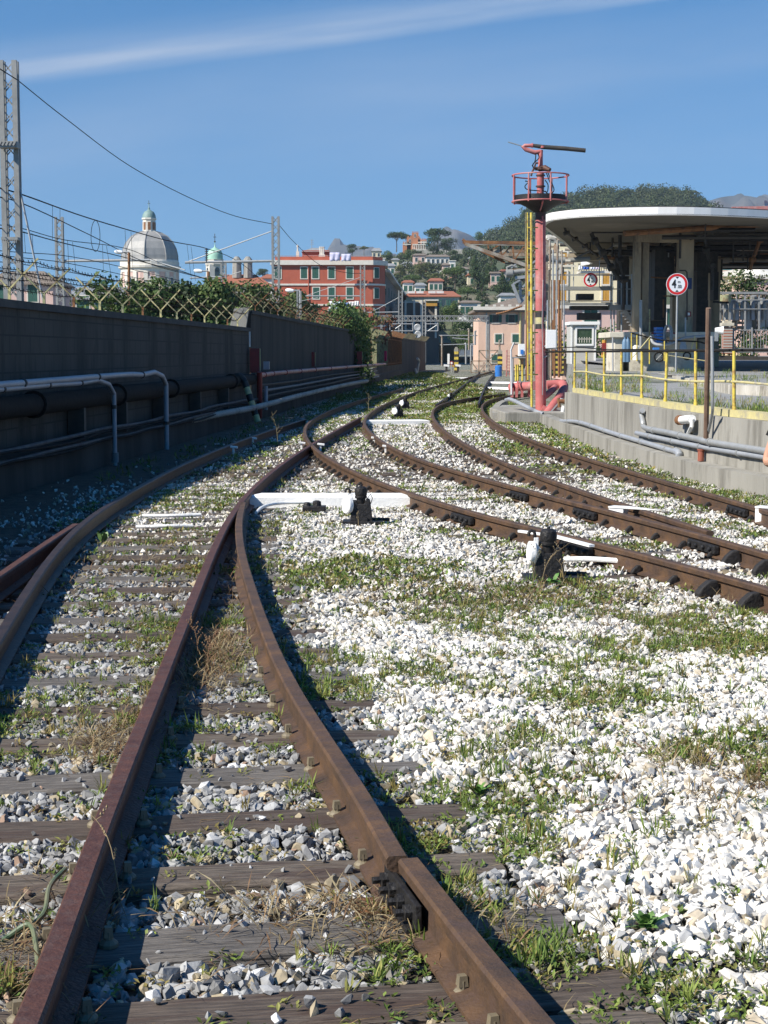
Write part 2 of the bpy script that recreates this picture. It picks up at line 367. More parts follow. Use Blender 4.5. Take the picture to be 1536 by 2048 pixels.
# ================================================================ RAILS
zr = .16
def rl(pts): return [gp(x, y, zr) for x, y in pts]
def smooth(pts, n=3):
    for _ in range(n):
        q = [pts[0]] + [(a+2*b+c)/4 for a, b, c in zip(pts, pts[1:], pts[2:])] + [pts[-1]]; pts = q
    return pts
def ext(pts, Y0=-4):       # carry a rail on behind the camera
    d = (pts[0]-pts[1]).normalized(); k = (pts[0].y-Y0)/max(1e-6, -d.y)
    return [pts[0]+d*k] + pts
mid = [(30, 2100), (58, 2048), (127, 1850), (201, 1650), (258, 1500), (308, 1400), (362, 1258), (400, 1160), (429, 1095), (455, 1032), (484, 992), (533, 940), (617, 890), (668, 862), (721, 834)]
right_near = [(1130, 2098), (1082, 2042), (1000, 1944), (922, 1848), (818, 1716)]
right_far = [(795, 1712), (725, 1585), (650, 1475), (580, 1372), (545, 1290), (508, 1200), (480, 1100), (473, 1050), (486, 1004)]
left = [(-75, 1390), (-4, 1282), (48, 1180), (98, 1115), (140, 1060), (182, 1030), (228, 1001), (277, 973), (326, 946), (368, 926), (423, 903), (498, 872), (560, 853), (610, 838)]
left_out = [(-90, 1205), (0, 1150), (65, 1102), (124, 1064), (152, 1047)]
t2l = [(806, 776), (735, 793), (668, 814), (624, 832), (606, 848), (604, 866), (614, 884), (630, 901), (668, 925), (718, 950), (786, 974), (854, 996), (900, 1012), (983, 1034), (1082, 1058), (1165, 1077), (1252, 1098), (1355, 1126), (1438, 1147), (1536, 1175), (1640, 1204), (1900, 1282)]
t2r = [(1010, 735), (950, 752), (900, 764), (861, 774), (820, 785), (762, 808), (722, 830), (722, 842), (732, 860), (752, 878), (786, 896), (820, 912), (854, 924), (900, 938), (983, 961), (1066, 982), (1148, 1003), (1211, 1019), (1314, 1044), (1397, 1066), (1480, 1090), (1536, 1106), (1640, 1136), (1900, 1214)]
t3l = [(1010, 787), (959, 792), (899, 800), (874, 808), (862, 818), (861, 830), (867, 846), (900, 873), (950, 902), (1024, 932), (1107, 963), (1190, 989), (1252, 1009), (1314, 1029), (1397, 1054), (1420, 1062)]
t3r = [(1060, 785), (1010, 789), (972, 799), (957, 808), (958, 820), (978, 842), (1012, 860), (1060, 880), (1124, 902), (1190, 921), (1273, 945), (1355, 968), (1438, 992), (1536, 1020), (1640, 1050), (1900, 1128)]
st_l = [(872, 809), (890, 797), (909, 784), (928, 769), (947, 755), (960, 744)]
st_r = [(957, 807), (965, 786), (970, 771), (980, 755), (990, 744)]
far_l = [(610, 838), (560, 853)]
SP = lambda p, k=2: spline(smooth(rl(p), k), n=6)
PATH = {
 'mid': ext(SP(mid)), 'rn': ext(SP(right_near, 0)), 'rf': SP(right_far, 1), 'left': ext(SP(left)), 'lo': ext(SP(left_out, 1), 2),
 't2l': SP(t2l), 't2r': SP(t2r), 't3l': SP(t3l), 't3r': SP(t3r), 'sl': SP(st_l, 1), 'sr': SP(st_r, 1)}
HEAD = [(-.065, 0), (.065, 0), (.065, .012), (.012, .028), (.010, .105), (.033, .118), (.036, .150), (.028, .160), (-.028, .160), (-.036, .150), (-.033, .118), (-.010, .105), (-.012, .028), (-.065, .012)]
PROF = [(u, v-.16) for u, v in HEAD]
def rail(key, m, label, group=None):
    o = thing('rail', label, 'rail', tuple(PATH[key][0]-Vector((0, 0, .16))), group=group)
    mb = MB(); mb.sweep(PATH[key], PROF); mb.build('rail_bar', m, o, smooth=True)
    return o
def along(key, s0, s1, step, side=0):     # points and tangents at equal steps between two Y values
    P = PATH[key]; acc = 0; nxt = 0; out = []
    for a, b in zip(P, P[1:]):
        L = (b-a).length
        if L < 1e-6: continue
        while nxt <= acc+L:
            p = a.lerp(b, (nxt-acc)/L); t = (b-a); t.z = 0; t.normalize()
            if s0 <= p.y <= s1: out.append((p - Vector((0, 0, .16)), t, Vector((t.y, -t.x, 0))))
            nxt += step
        acc += L
    return out
RL = {}
RL['mid'] = rail('mid', M['rail_red'], 'long rusty red-brown rail running up the middle of the near track')
RL['rn'] = rail('rn', M['rail_brown'], 'nearest rusty rail at the bottom right, below the bolted joint')
RL['rf'] = rail('rf', M['rail_brown'], 'rusty curved rail from the bolted joint up to the switch tip at the white board')
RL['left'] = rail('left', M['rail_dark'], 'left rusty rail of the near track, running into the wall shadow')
RL['lo'] = rail('lo', M['rail_red'], 'short rusty rail at the left edge, meeting the left rail at a sharp angle')
RL['t2l'] = rail('t2l', M['rail_brown'], 'brown rail sweeping from the lower right edge to the crossing, nearest of the right-hand rails')
RL['t2r'] = rail('t2r', M['rail_brown'], 'brown rail of the right-hand tracks passing the small black lever, second from the front')
RL['t3l'] = rail('t3l', M['rail_brown'], 'curved rail of the far right track that ends against the white wedge block')
RL['t3r'] = rail('t3r', M['rail_brown'], 'curved rail closest to the concrete retaining wall')
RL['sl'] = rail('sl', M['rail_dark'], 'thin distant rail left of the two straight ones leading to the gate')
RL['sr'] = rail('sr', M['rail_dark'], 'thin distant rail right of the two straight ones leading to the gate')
# joint: fishplate with bolts on the inner side of the right rail
j = gp(806, 1716, zr); tj = (PATH['rn'][-1]-PATH['rn'][-3]).normalized(); sj = Vector((tj.y, -tj.x, 0))
mb = MB(); c = j - Vector((0, 0, .09)) - sj*.03; mb.bar(c-tj*.30+sj*.006, c+tj*.12+sj*.006, .020, .075)
mb.bar(c-tj*.28-sj*.012+Vector((0,0,-.045)), c+tj*.10-sj*.012+Vector((0,0,-.045)), .035, .018)
fp = mb.build('fishplate', M['black_iron'], RL['rn'], bevel=.004)
for k in (-.24, -.14, -.03, .07):
    mb = MB(); mb.lathe([(.026, 0), (.026, .022), (.013, .024), (.013, .05)], c+tj*k-sj*.004, 6, -sj); mb.build('bolt', M['black_iron'], fp)
mb = MB(); mb.bar(j-Vector((0,0,.172))+tj*.12+sj*.0, j-Vector((0,0,.172))-tj*.02, .30, .02); mb.build('base_plate', M['rust'], RL['rn'])
# sleeper screws on the near rails
def screws(key, y0, y1, step, sides, m, rr=1.0):
    for p, t, s in along(key, y0, y1, step):
        for sd in sides:
            c = p + s*sd*.085 + Vector((0, 0, .004)); mb = MB()
            mb.lathe([(.030*rr, 0), (.030*rr, .010), (.024, .016), (.015, .020), (.014, .050), (.010, .054)], c, 10); mb.box(c+Vector((0, 0, .038)), (.026, .026, .032), .3)
            mb.build('sleeper_screw', m, RL[key])
M['screw'] = mat('screw_iron', (.17, .145, .10), (.24, .20, .13), 20, .6, .1)
# rubbery black chair blocks / clamps on the outer foot of the right-hand rails
def chairs(key, y0, y1, step, sd, sc=1.0):
    for p, t, s in along(key, y0, y1, step):
        mb = MB(); q = p + s*sd*.02; yaw = math.atan2(t.y, t.x)
        fr = Matrix((( t.x, s.x*sd, 0), (t.y, s.y*sd, 0), (0, 0, 1)))
        prof = [(-.02, 0), (.16, 0), (.165, .03), (.13, .075), (.075, .118), (.02, .125)]; prof = prof if sc > .7 else [(a, b*.6) for a, b in prof]
        wv = .075*sc; vs = []
        for u in (-wv/2, wv/2):
            for a, b in prof: vs.append(q + fr @ Vector((u, a*sc, b)))
        n = len(prof); mb.add(vs, [tuple(range(n)), tuple(range(2*n-1, n-1, -1))] + [(i, n+i, n+(i+1) % n, (i+1) % n) for i in range(n)])
        mb.build('rail_chair', M['chair'], RL[key], bevel=.012)
chairs('t2l', 7, 11.8, .62, 1, 1.05); chairs('t2l', 11.8, 30, .62, 1, .55)
chairs('t2r', 9, 13.5, .62, 1, .95); chairs('t2r', 13.5, 32, .65, 1, .5); chairs('t3l', 16.2, 32, .7, 1, .5); chairs('t3r', 12, 32, .75, 1, .5)
for key, (x, y) in (('t2l', (960, 1032)), ('t2l', (1190, 1092)), ('t2r', (1050, 990)), ('t2r', (1180, 1022)), ('t3r', (1490, 1018)), ('t2r', (1430, 1088))):   # black fishplates
    p = gp(x, y, .09); near = min(range(len(PATH[key])-1), key=lambda i: (PATH[key][i]-p).length); q = PATH[key][near]; t = (PATH[key][near+1]-q).normalized(); s = Vector((t.y, -t.x, 0))
    mb = MB(); mb.bar(q-t*.3+s*.045-Vector((0,0,.09)), q+t*.3+s*.045-Vector((0,0,.09)), .05, .075)
    for k in (-.22, -.08, .08, .22): mb.lathe([(.024, 0), (.022, .03)], q+t*k+s*.07-Vector((0, 0, .09)), 6, s)
    mb.build('fishplate', M['black_iron'], RL[key], bevel=.01)
# white clamps: little T-shaped stops beside the rails
def t_stop(px, py, label, h=.13):
    p = gp(px, py); mb = MB(); o = thing('rail_stop', label, 'rail stop', tuple(p), group='little white stops beside the rails')
    mb.box(p+Vector((0, 0, h*.45)), (.035, .05, h*.9)); mb.build('stem', M['white_paint'], o, bevel=.006)
    mb = MB(); mb.box(p+Vector((0.01, 0, h)), (.13, .09, .035), ry=.12); mb.build('head', M['white_paint'], o, bevel=.008)
for x, y, l in ((467, 909, 'small white T-shaped stop in the shade inside the left rail'), (506, 890, 'small white bent stop on the left rail in the shade, further back'),
                (603, 900, 'flat white stop just left of the rail crossing'), (771, 907, 'white T-shaped stop on the brown rail right of the stony gap'),
                (641, 903, 'white stop at the crossing, between the two crossing rails'), (748, 889, 'white bent stop touching the rail above the T-shaped one')):
    t_stop(x, y, l)
# white wedge blocks on the right-hand rails
def wedge(px, py, label, L=.55):
    p = gp(px, py); o = thing('wedge_block', label, 'block', tuple(p), rz=-.62)
    mb = MB(); mb.xprism([(0, 0), (.13, 0), (.17, .13), (.17, .165), (0, .165)], -.06, .06); mb.build('block', M['white_paint'], o, world=False, bevel=.006)
    mb = MB(); mb.add([(0, -.07, .166), (.17, -.07, .166), (L, -.012, .162), (L, .012, .162), (.17, .07, .166), (0, .07, .166), (0, -.07, .18), (.17, -.07, .18), (L, -.012, .168), (L, .012, .168), (.17, .07, .18), (0, .07, .18)],
        [(0,1,2,3,4,5), (6,7,8,9,10,11), (0,1,7,6), (1,2,8,7), (2,3,9,8), (3,4,10,9), (4,5,11,10), (5,0,6,11)]); mb.build('top_plate', M['white_paint'], o, world=False)
wedge(1222, 1046, 'white painted wedge block on the rail meeting point, right of the second black lever')
wedge(1514, 1046, 'white painted wedge block at the right edge beside the rail by the wall', .8)
# ================================================================ SLEEPERS
sl_mesh = []
def sleeper_mesh(L, wd=.24, h=.10, seed=0):
    mb = MB(); n = 14; r = random.Random(seed); vs = []
    for i in range(n+1):
        x = -L/2 + L*i/n; e = r.uniform(-.008, .008); e2 = r.uniform(-.008, .008); k = r.uniform(-.006, .004)
        if i in (0, n): x += r.uniform(-.02, .02)
        vs += [(x, -wd/2+e, -h), (x, -wd/2+e, -.012+k), (x, -wd/2+.014+e, k), (x, wd/2-.014+e2, k), (x, wd/2+e2, -.012+k), (x, wd/2+e2, -h)]
    fs = [(i*6+k, (i+1)*6+k, (i+1)*6+(k+1) % 6, i*6+(k+1) % 6) for i in range(n) for k in range(6)]
    fs += [tuple(range(6)), tuple(n*6+k for k in range(5, -1, -1))]
    mb.add(vs, fs); return mb
SLEEP = []      # (centre, direction, length) kept for the gravel
wood = [M['wood'], mat('dark_wood', (.04, .03, .024), (.16, .125, .10), 5, .85, 0, .9, 9, stretch=(1, 9, 9), lo=.3, hi=.75, c3=(.07, .045, .035), s3=1.1), mat('grey_wood', (.06, .052, .046), (.23, .21, .19), 5, .88, 0, 1, 9, stretch=(1, 10, 10), lo=.3, hi=.75)]
def sleeper(c, t, L, label, grp='wooden sleepers', seed=0, z=0.0):
    c = Vector(c); c.z = z; yaw = math.atan2(t.y, t.x)
    mb = sleeper_mesh(L, .235+.02*((seed*7) % 3-1), .10, seed); o = mb.build('sleeper', wood[seed % 3], None)
    o.location = c; o.rotation_euler = (0, 0, yaw); tag(o, label, 'sleeper', grp); SLEEP.append((c, Vector((math.cos(yaw), math.sin(yaw), 0)), L)); return o
near = [2110, 2022, 1878, 1748, 1643, 1550, 1477, 1415, 1356, 1306, 1268, 1236, 1204, 1178, 1155, 1132, 1112, 1094, 1078]
from_bottom = 0
for i, py in enumerate(near):
    px = 430 if py > 1300 else 400 - (1300-py)*.35
    c = gp(px, py); t = Vector((math.cos(.16 if py > 1500 else .10), math.sin(.16 if py > 1500 else .10), 0))
    xr = PATH['rn'][0]
    # right end reaches 0.42 m past the right rail, left end past the outer left rail
    def xat(key, Y):
        P = PATH[key]
        for a, b in zip(P, P[1:]):
            if min(a.y, b.y) <= Y <= max(a.y, b.y) and abs(b.y-a.y) > 1e-6: return a.x+(b.x-a.x)*(Y-a.y)/(b.y-a.y)
        return None
    xr = xat('rn', c.y) or xat('rf', c.y) or xat('mid', c.y); xr = xr + (.44 if py > 1180 else .35); xl = -3.3 if py > 1200 else (xat('left', c.y) or -2.5) - .6
    cx = (xr+xl)/2; cc = Vector((cx, c.y + (cx-c.x)*t.y/t.x, 0))
    sleeper(cc, t, (xr-xl), '%s weathered wooden sleeper of the near track, counting up from the bottom edge' % ordn(max(0, i-1)) if i else 'weathered wooden sleeper just below the bottom edge of the photo', seed=i)
i0 = 0
for key_a, key_b, ya, yb, step, nm, zz in (('left', 'mid', 15.6, 44, .62, 'half buried in the left track beyond the switch tip', -.012), ('t2l', 't2r', 8.6, 30, .62, 'half buried between the two nearest right-hand rails', -.014), ('t3l', 't3r', 16.5, 40, .7, 'half buried in the right track by the retaining wall', -.016)):
    k = 0
    for p, t, s in along(key_a, ya, yb, step):
        # nearest point on the other rail
        q = min(PATH[key_b], key=lambda v: abs((v-p-Vector((0, 0, .16))).dot(t)))
        d = (q-p); d.z = 0
        if not 1.0 < d.length < 2.4: continue
        d.normalize(); sleeper((p+q)/2, d, 2.35, '%s sleeper from the front, %s' % (ordn(k), nm), 'wooden sleepers', seed=k+3, z=zz); k += 1
# screws where sleepers cross the near rails
for c, d, L in SLEEP[:9]:
    for key in ('rn', 'rf', 'mid'):
        P = PATH[key]
        for a, b in zip(P, P[1:]):
            if min(a.y, b.y) <= c.y <= max(a.y, b.y) and abs(b.y-a.y) > 1e-6:
                x = a.x+(b.x-a.x)*(c.y-a.y)/(b.y-a.y); t = (b-a).normalized(); s = Vector((t.y, -t.x, 0))
                if s.x < 0: s = -s
                base = Vector((x, c.y+(x-c.x)*d.y/d.x, 0)); 
                for sd in ((-1,) if key != 'mid' else (1, -1)):
                    cc = base + s*sd*.09; mb = MB(); mb.lathe([(.030, 0), (.030, .010), (.022, .018), (.015, .022), (.014, .046)], cc, 10); mb.box(cc+Vector((0, 0, .045)), (.028, .028, .030), .3, taper=.8)
                    mb.build('sleeper_screw', M['screw'], RL[key])
                break
# ================================================================ WHITE BOARDS
def board(pa, pb, depth, h, label, cut=.0, z=.0):
    a, b = gp(*pa), gp(*pb); d = (b-a).normalized(); n = Vector((-d.y, d.x, 0)); L = (b-a).length; o = thing('white_board', label, 'board', tuple(a), rz=math.atan2(d.y, d.x), group='white painted boards between the rails')
    c = cut; poly = [(0, 0), (L, 0), (L-c, depth), (c, depth)]
    mb = MB(); mb.v = []; mb.prism(poly, -.02, h*.8); 
    top = [(c*.5, .03), (L-c*.5, .03), (L-c*1.2, depth-.02), (c*1.2, depth-.02)]
    n4 = [(x, y, h*.8) for x, y in poly]; t4 = [(x, y, h) for x, y in top]
    mb.add(n4+t4, [(4, 5, 6, 7)]+[(i, (i+1) % 4, 4+(i+1) % 4, 4+i) for i in range(4)])
    mb.build('board', M['white_paint'], o, world=False); return o
board((492, 1013), (846, 1013), .34, .13, 'long white board across the track behind the first black lever', .13)
board((730, 849), (859, 848), .45, .10, 'white board across the track in the middle distance', .12)
board((890, 765), (932, 765), .5, .08, 'short white board far down the track, left of the gate rails')
board((905, 757), (945, 757), .5, .08, 'narrow white board far down the track, just beyond the short one')
board((975, 766), (1035, 767), .5, .08, 'far white board right of the straight rails, upper of two')
board((968, 777), (1020, 779), .7, .08, 'far white board beside the pink pipe, lower of two')
M['white_rod'] = M['white_paint']
def rod(pts, r, label, m='white_paint'):
    mb = MB(); mb.tube(spline(pts, n=5), r, 8); return single(mb, 'point_rod', M[m], label, 'rod', smooth=True)
rod([gp(512, 1029)+Vector((0, 0, .02)), gp(528, 1020)+Vector((0, 0, .04)), gp(560, 1015)+Vector((0, 0, .05)), gp(625, 1013)+Vector((0, 0, .05))], .018, 'white bent steel rod in front of the long white board')
rod([gp(1128, 1128)+Vector((0, 0, .04)), gp(1180, 1130)+Vector((0, 0, .05)), gp(1243, 1134)+Vector((0, 0, .05))], .022, 'thick white rod from the second lever to the rail')
rod([gp(285, 1037)+Vector((0, 0, .03)), gp(345, 1037)+Vector((0, 0, .03)), gp(402, 1035)+Vector((0, 0, .03))], .02, 'white rod lying between the left rail and the middle rail')
rod([gp(272, 1058)+Vector((0, 0, .02)), gp(335, 1058)+Vector((0, 0, .03)), gp(385, 1056)+Vector((0, 0, .02))], .018, 'thinner white rod on the stones below the other white rod')
mb = MB(); q = [gp(1040, 1064, .17), gp(1110, 1074, .17), gp(1186, 1094, .17)]
mb.bar(q[1]+Vector((0, .08, 0)), q[2]+Vector((0, .08, 0)), .05, .02); mb.bar(q[0]+Vector((0, .08, 0)), q[1]+Vector((0, .08, 0)), .035, .02); single(mb, 'guard_bar', M['white_paint'], 'thin white bar along the inside of the nearest right-hand rail', 'bar')
# ================================================================ POINT LEVERS
def lever(px, py, label, rz=0, sc=1.0, mode=0):
    p = gp(px, py); o = thing('point_lever', label, 'point lever', tuple(p), rz, 'black hand levers for the switches')
    B = M['black_iron']
    mb = MB(); mb.box((0.02, .02, .012), (.42, .26, .03)); mb.build('base_plate', B, o, world=False, bevel=.006)
    mb = MB()
    side = [(-.115, 0), (.125, 0), (.095, .235), (.085, .25), (.055, .25), (.035, .205), (-.03, .205), (-.05, .235), (-.09, .235)]
    mb.xprism(side, -.075, -.035); mb.xprism(side, .05, .085)
    mb.add([(-.10, -.036, .02), (.11, -.036, .02), (.08, -.036, .17), (-.07, -.036, .17), (-.10, .052, .02), (.11, .052, .02), (.08, .052, .17), (-.07, .052, .17)], [(0,1,2,3), (7,6,5,4), (0,1,5,4), (3,2,6,7), (0,3,7,4), (1,2,6,5)])
    mb.build('housing', B, o, world=False, bevel=.008)
    mb = MB(); mb.lathe([(.0, 0), (.038, .004), (.038, .02)], (.03, -.078, .045), 20, (0, -1, 0)); mb.build('hub', B, o, world=False)
    mb = MB(); mb.lathe([(.032, .10), (.042, .20), (.047, .255), (.062, .262), (.064, .28), (.058, .285), (.061, .29), (.066, .33), (.060, .365), (.040, .382), (.014, .385), (.012, .40), (.0, .40)], (0, 0, 0), 24); mb.build('counterweight', B, o, world=False, smooth=True)
    ax = Vector((-1, -.55, .05)).normalized() if mode == 0 else Vector((-1, -.08, 0)).normalized()
    cdisc = Vector((-.135, -.03, .19)) if mode == 0 else Vector((-.125, -.02, .20))
    mb = MB(); mb.lathe([(.0, -.065), (.045, -.065), (.07, -.03), (.088, -.02), (.092, .0), (.092, .02), (.080, .03), (.074, .026), (.02, .034), (0, .034)], cdisc, 28, ax); d = mb.build('white_weight', M['white_paint'], o, world=False, smooth=True)
    mb = MB(); mb.box(cdisc+Vector((.03, 0, .085)), (.035, .03, .07)); mb.build('neck', M['white_paint'], d, world=False, bevel=.004)
    mb = MB(); c0 = cdisc+Vector((.02, 0, .10)); mb.tube([c0, c0+Vector((0, 0, .045)), c0+Vector((-.005, 0, .065)), c0+Vector((-.03, 0, .072)), c0+Vector((-.045, 0, .055)), c0+Vector((-.045, 0, .03))], .013, 8); mb.build('hook', B, o, world=False, smooth=True)
    mb = MB(); mb.tube([(.06, 0, .25), (.10, -.01, .30), (.12, -.01, .26), (.10, 0, .20)], .005, 6); mb.build('chain', B, o, world=False)
    mb = MB(); mb.tube([(.1, .05, .035), (.3, .06, .03)], .018, 8); mb.build('drive_rod', B, o, world=False)
    o.scale = (sc, sc, sc); return o
lever(722, 1046, 'black iron point lever with white round weight in front of the long white board', 0, 1.0)
lever(1096, 1158, 'black iron point lever with white weight among dry stalks, near the lower right rails', 0, 1.03, 1)
lever(797, 836, 'small far point lever with a white top, on the white stones left of the grass', .5, 1.0)
lever(811, 818, 'farther point lever with a black top, behind the other far one', .3, 1.0)
lever(902, 801, 'tiny far lever at the junction of the distant rails', .3, .8, 1)
mb = MB(); p = gp(625, 1024); mb.box(p+Vector((0.02, 0, .04)), (.26, .16, .06)); mb.lathe([(.05, 0), (.045, .06), (.02, .07)], p+Vector((.05, 0, .06)), 12); mb.lathe([(.045, 0), (.03, .05)], p+Vector((-.06, 0, .06)), 12)
single(mb, 'crank_box', M['black_iron'], 'low black crank box left of the first lever', 'crank box', bevel=.01)
# ================================================================ GRAVEL AND WEEDS
def vnoise(x, y, f, seed=0):
    x = x*f + seed*17.13; y = y*f + seed*9.7; xi = np.floor(x).astype(int); yi = np.floor(y).astype(int); xf = x-xi; yf = y-yi
    def h(a, b): 
        v = np.sin(a*127.1+b*311.7+seed*74.7)*43758.5453; return v-np.floor(v)
    u = xf*xf*(3-2*xf); v = yf*yf*(3-2*yf)
    return (h(xi, yi)*(1-u)+h(xi+1, yi)*u)*(1-v) + (h(xi, yi+1)*(1-u)+h(xi+1, yi+1)*u)*v
def fbm(x, y, f, seed=0): return (vnoise(x, y, f, seed)*.5 + vnoise(x, y, f*2.1, seed+1)*.3 + vnoise(x, y, f*4.3, seed+2)*.2)
def line_dist(x, y, keys):
    d = np.full(len(x), 9.0)
    for k in keys:
        P = PATH[k][::3] + [PATH[k][-1]]
        for a, b in zip(P, P[1:]):
            ax, ay, bx, by = a.x, a.y, b.x, b.y; L2 = (bx-ax)**2+(by-ay)**2+1e-9
            t = np.clip(((x-ax)*(bx-ax)+(y-ay)*(by-ay))/L2, 0, 1); d = np.minimum(d, np.hypot(x-ax-t*(bx-ax), y-ay-t*(by-ay)))
    return d
def rail_x(key, y):
    P = PATH[key]; px = np.array([p.x for p in P]); py = np.array([p.y for p in P]); o = np.argsort(py); return np.interp(y, py[o], px[o])
def near_right_x(y):
    a = rail_x('rn', y); b = rail_x('rf', y); j_ = PATH['rn'][-1].y; e = PATH['rf'][-1].y; c = rail_x('mid', y)
    return np.where(y < j_, a, np.where(y < e, b, c))
def on_sleeper(x, y):
    best = np.full(len(x), False)
    for c, d, L in SLEEP:
        if c.y > 30: continue
        u = (x-c.x)*d.x+(y-c.y)*d.y; v = -(x-c.x)*d.y+(y-c.y)*d.x; best |= (np.abs(u) < L/2) & (np.abs(v) < .115)
    return best
def green(x, y):      # how weedy a spot is, 0..1
    g_ = fbm(x, y, 1.15, 3)*.66 + fbm(x, y, 3.6, 8)*.34
    base = np.zeros_like(x)
    for (px, py, rx, ry, a) in ((720, 1145, 1.0, 1.0, .34), (1000, 1190, .9, .7, .12), (1350, 1250, .9, .5, .14), (1250, 1230, 1.4, 1.0, .05), (620, 1260, .6, 1.2, .03), (1470, 1500, .35, .8, .22), (1180, 1400, .6, .5, .12), (1100, 1560, .35, .4, .10), (1330, 1400, .5, .6, .05), (950, 1330, 1.2, .7, .04), (850, 1780, .18, .75, .20), (900, 1890, .3, .4, .16), (500, 1960, .9, .32, .16), (1040, 900, .6, 4, .10), (840, 905, 1.2, 7, -.20), (700, 940, .9, 4, -.14), (640, 1066, .8, .8, -.16), (900, 1100, .5, .8, -.14), (1180, 1140, .7, .8, -.12), (1350, 1720, .45, 1.0, -.16), (1150, 980, 1.0, 3, -.10), (920, 820, 1.2, 7, .2), (280, 1330, .3, .9, .10), (430, 1000, .6, 2.0, .12), (640, 1060, .6, 1.0, .10), (1000, 1700, .5, .5, .05), (1290, 1990, .3, .25, .12), (60, 1950, .3, .5, .16)):
        p = gp(px, py); base += a*np.exp(-((x-p.x)/rx)**2-((y-p.y)/ry)**2)
    near_wall = np.exp(-((x-(np.interp(y, [8, 14, 19, 22, 25, 30, 40.3, 44, 60], [8.0, 5.9, 4.8, 4.32, 4.12, 3.98, 3.92, 4.4, 4.4])-.35))/.5)**2)*.2
    return np.clip((g_+base+near_wall-.49)*5.5, 0, 1)
def rmats(n, flat=1.0):
    q = rng.normal(size=(n, 4)); q[:, 1:3] *= flat; q /= np.linalg.norm(q, axis=1)[:, None]; w_, x, y, z = q.T
    return np.stack([np.stack([1-2*(y*y+z*z), 2*(x*y-z*w_), 2*(x*z+y*w_)], -1), np.stack([2*(x*y+z*w_), 1-2*(x*x+z*z), 2*(y*z-x*w_)], -1), np.stack([2*(x*z-y*w_), 2*(y*z+x*w_), 1-2*(x*x+y*y)], -1)], 1)
def hulls(k, npts):
    out = []
    for i in range(k):
        p = rng.normal(size=(npts, 3)); p /= np.linalg.norm(p, axis=1)[:, None]; p *= rng.uniform(.75, 1.1, (npts, 1)); p *= np.array([1, rng.uniform(.55, .9), rng.uniform(.4, .72)])*.5
        bm = bmesh.new()
        for v in p: bm.verts.new(v)
        r = bmesh.ops.convex_hull(bm, input=bm.verts); 
        loose = [v for v in bm.verts if not v.link_faces]; bmesh.ops.delete(bm, geom=loose, context='VERTS')
        bmesh.ops.triangulate(bm, faces=bm.faces); bmesh.ops.recalc_face_normals(bm, faces=bm.faces); bm.verts.index_update()
        out.append((np.array([v.co[:] for v in bm.verts]), np.array([[v.index for v in f.verts] for f in bm.faces]))); bm.free()
    return out
def scatter(name, protos, pos, size, colr, m, flat=.55):
    Vs, Ts, Cs = [], [], []; off = 0; which = rng.integers(0, len(protos), len(pos))
    for i, (pv, pt) in enumerate(protos):
        idx = np.where(which == i)[0]
        if not len(idx): continue
        Rm = rmats(len(idx), flat); v = np.einsum('nij,kj->nki', Rm, pv)*size[idx][:, None, None] + pos[idx][:, None, :]
        k = len(pv); Vs.append(v.reshape(-1, 3)); Ts.append((pt[None]+(np.arange(len(idx))*k)[:, None, None]+off).reshape(-1, 3)); Cs.append(np.repeat(colr[idx], k, 0)); off += len(idx)*k
    return npmesh(name, np.concatenate(Vs), np.concatenate(Ts), np.concatenate(Cs), m)
stone_m = attrmat('ballast_stone', .85, 28, .28, .5)
def zone(x, y):
    """returns density 0..1 and whiteness 0..1 for each point"""
    xr = near_right_x(y); xl = rail_x('left', y); xt = rail_x('t2l', np.clip(y, 9, 76))
    n1 = fbm(x, y, 1.3, 20); 
    white = np.clip((x-xr-.28-.25*(n1-.5)-np.clip((6.2-y)*.12, 0, .35))/.22, 0, 1)                 # right of the near track
    inner = (x < xr) & (x > xl-.1)
    white = np.where(inner, np.clip((y-13.2+2*(n1-.5))/2.0, 0, 1), white)
    leftz = x < xl-.1
    white = np.where(leftz, np.clip((y-14)/5, 0, .8), white)
    dens = np.ones(len(x)); dens = np.where(leftz, np.clip(.10*np.exp(-(xl-x-.1)/.5)+.02+.32*np.exp(-((x+3.05)/.5)**2-((y-18.0)/2.2)**2), 0, 1), dens)
    dens = np.where(inner & (y > 13) & (y < 17), .55, dens)
    wy = np.interp(y, [8, 14, 19, 22, 25, 30, 40.3, 60], [8.0, 5.9, 4.8, 4.32, 4.12, 3.98, 3.92, 5.2]); dens = np.where(x > wy-.06, 0, dens)
    wx = -6.185+.055*y; dens = np.where(x < wx+.5, 0, np.where(x < wx+1.0, dens*.3, dens))
    return dens, white
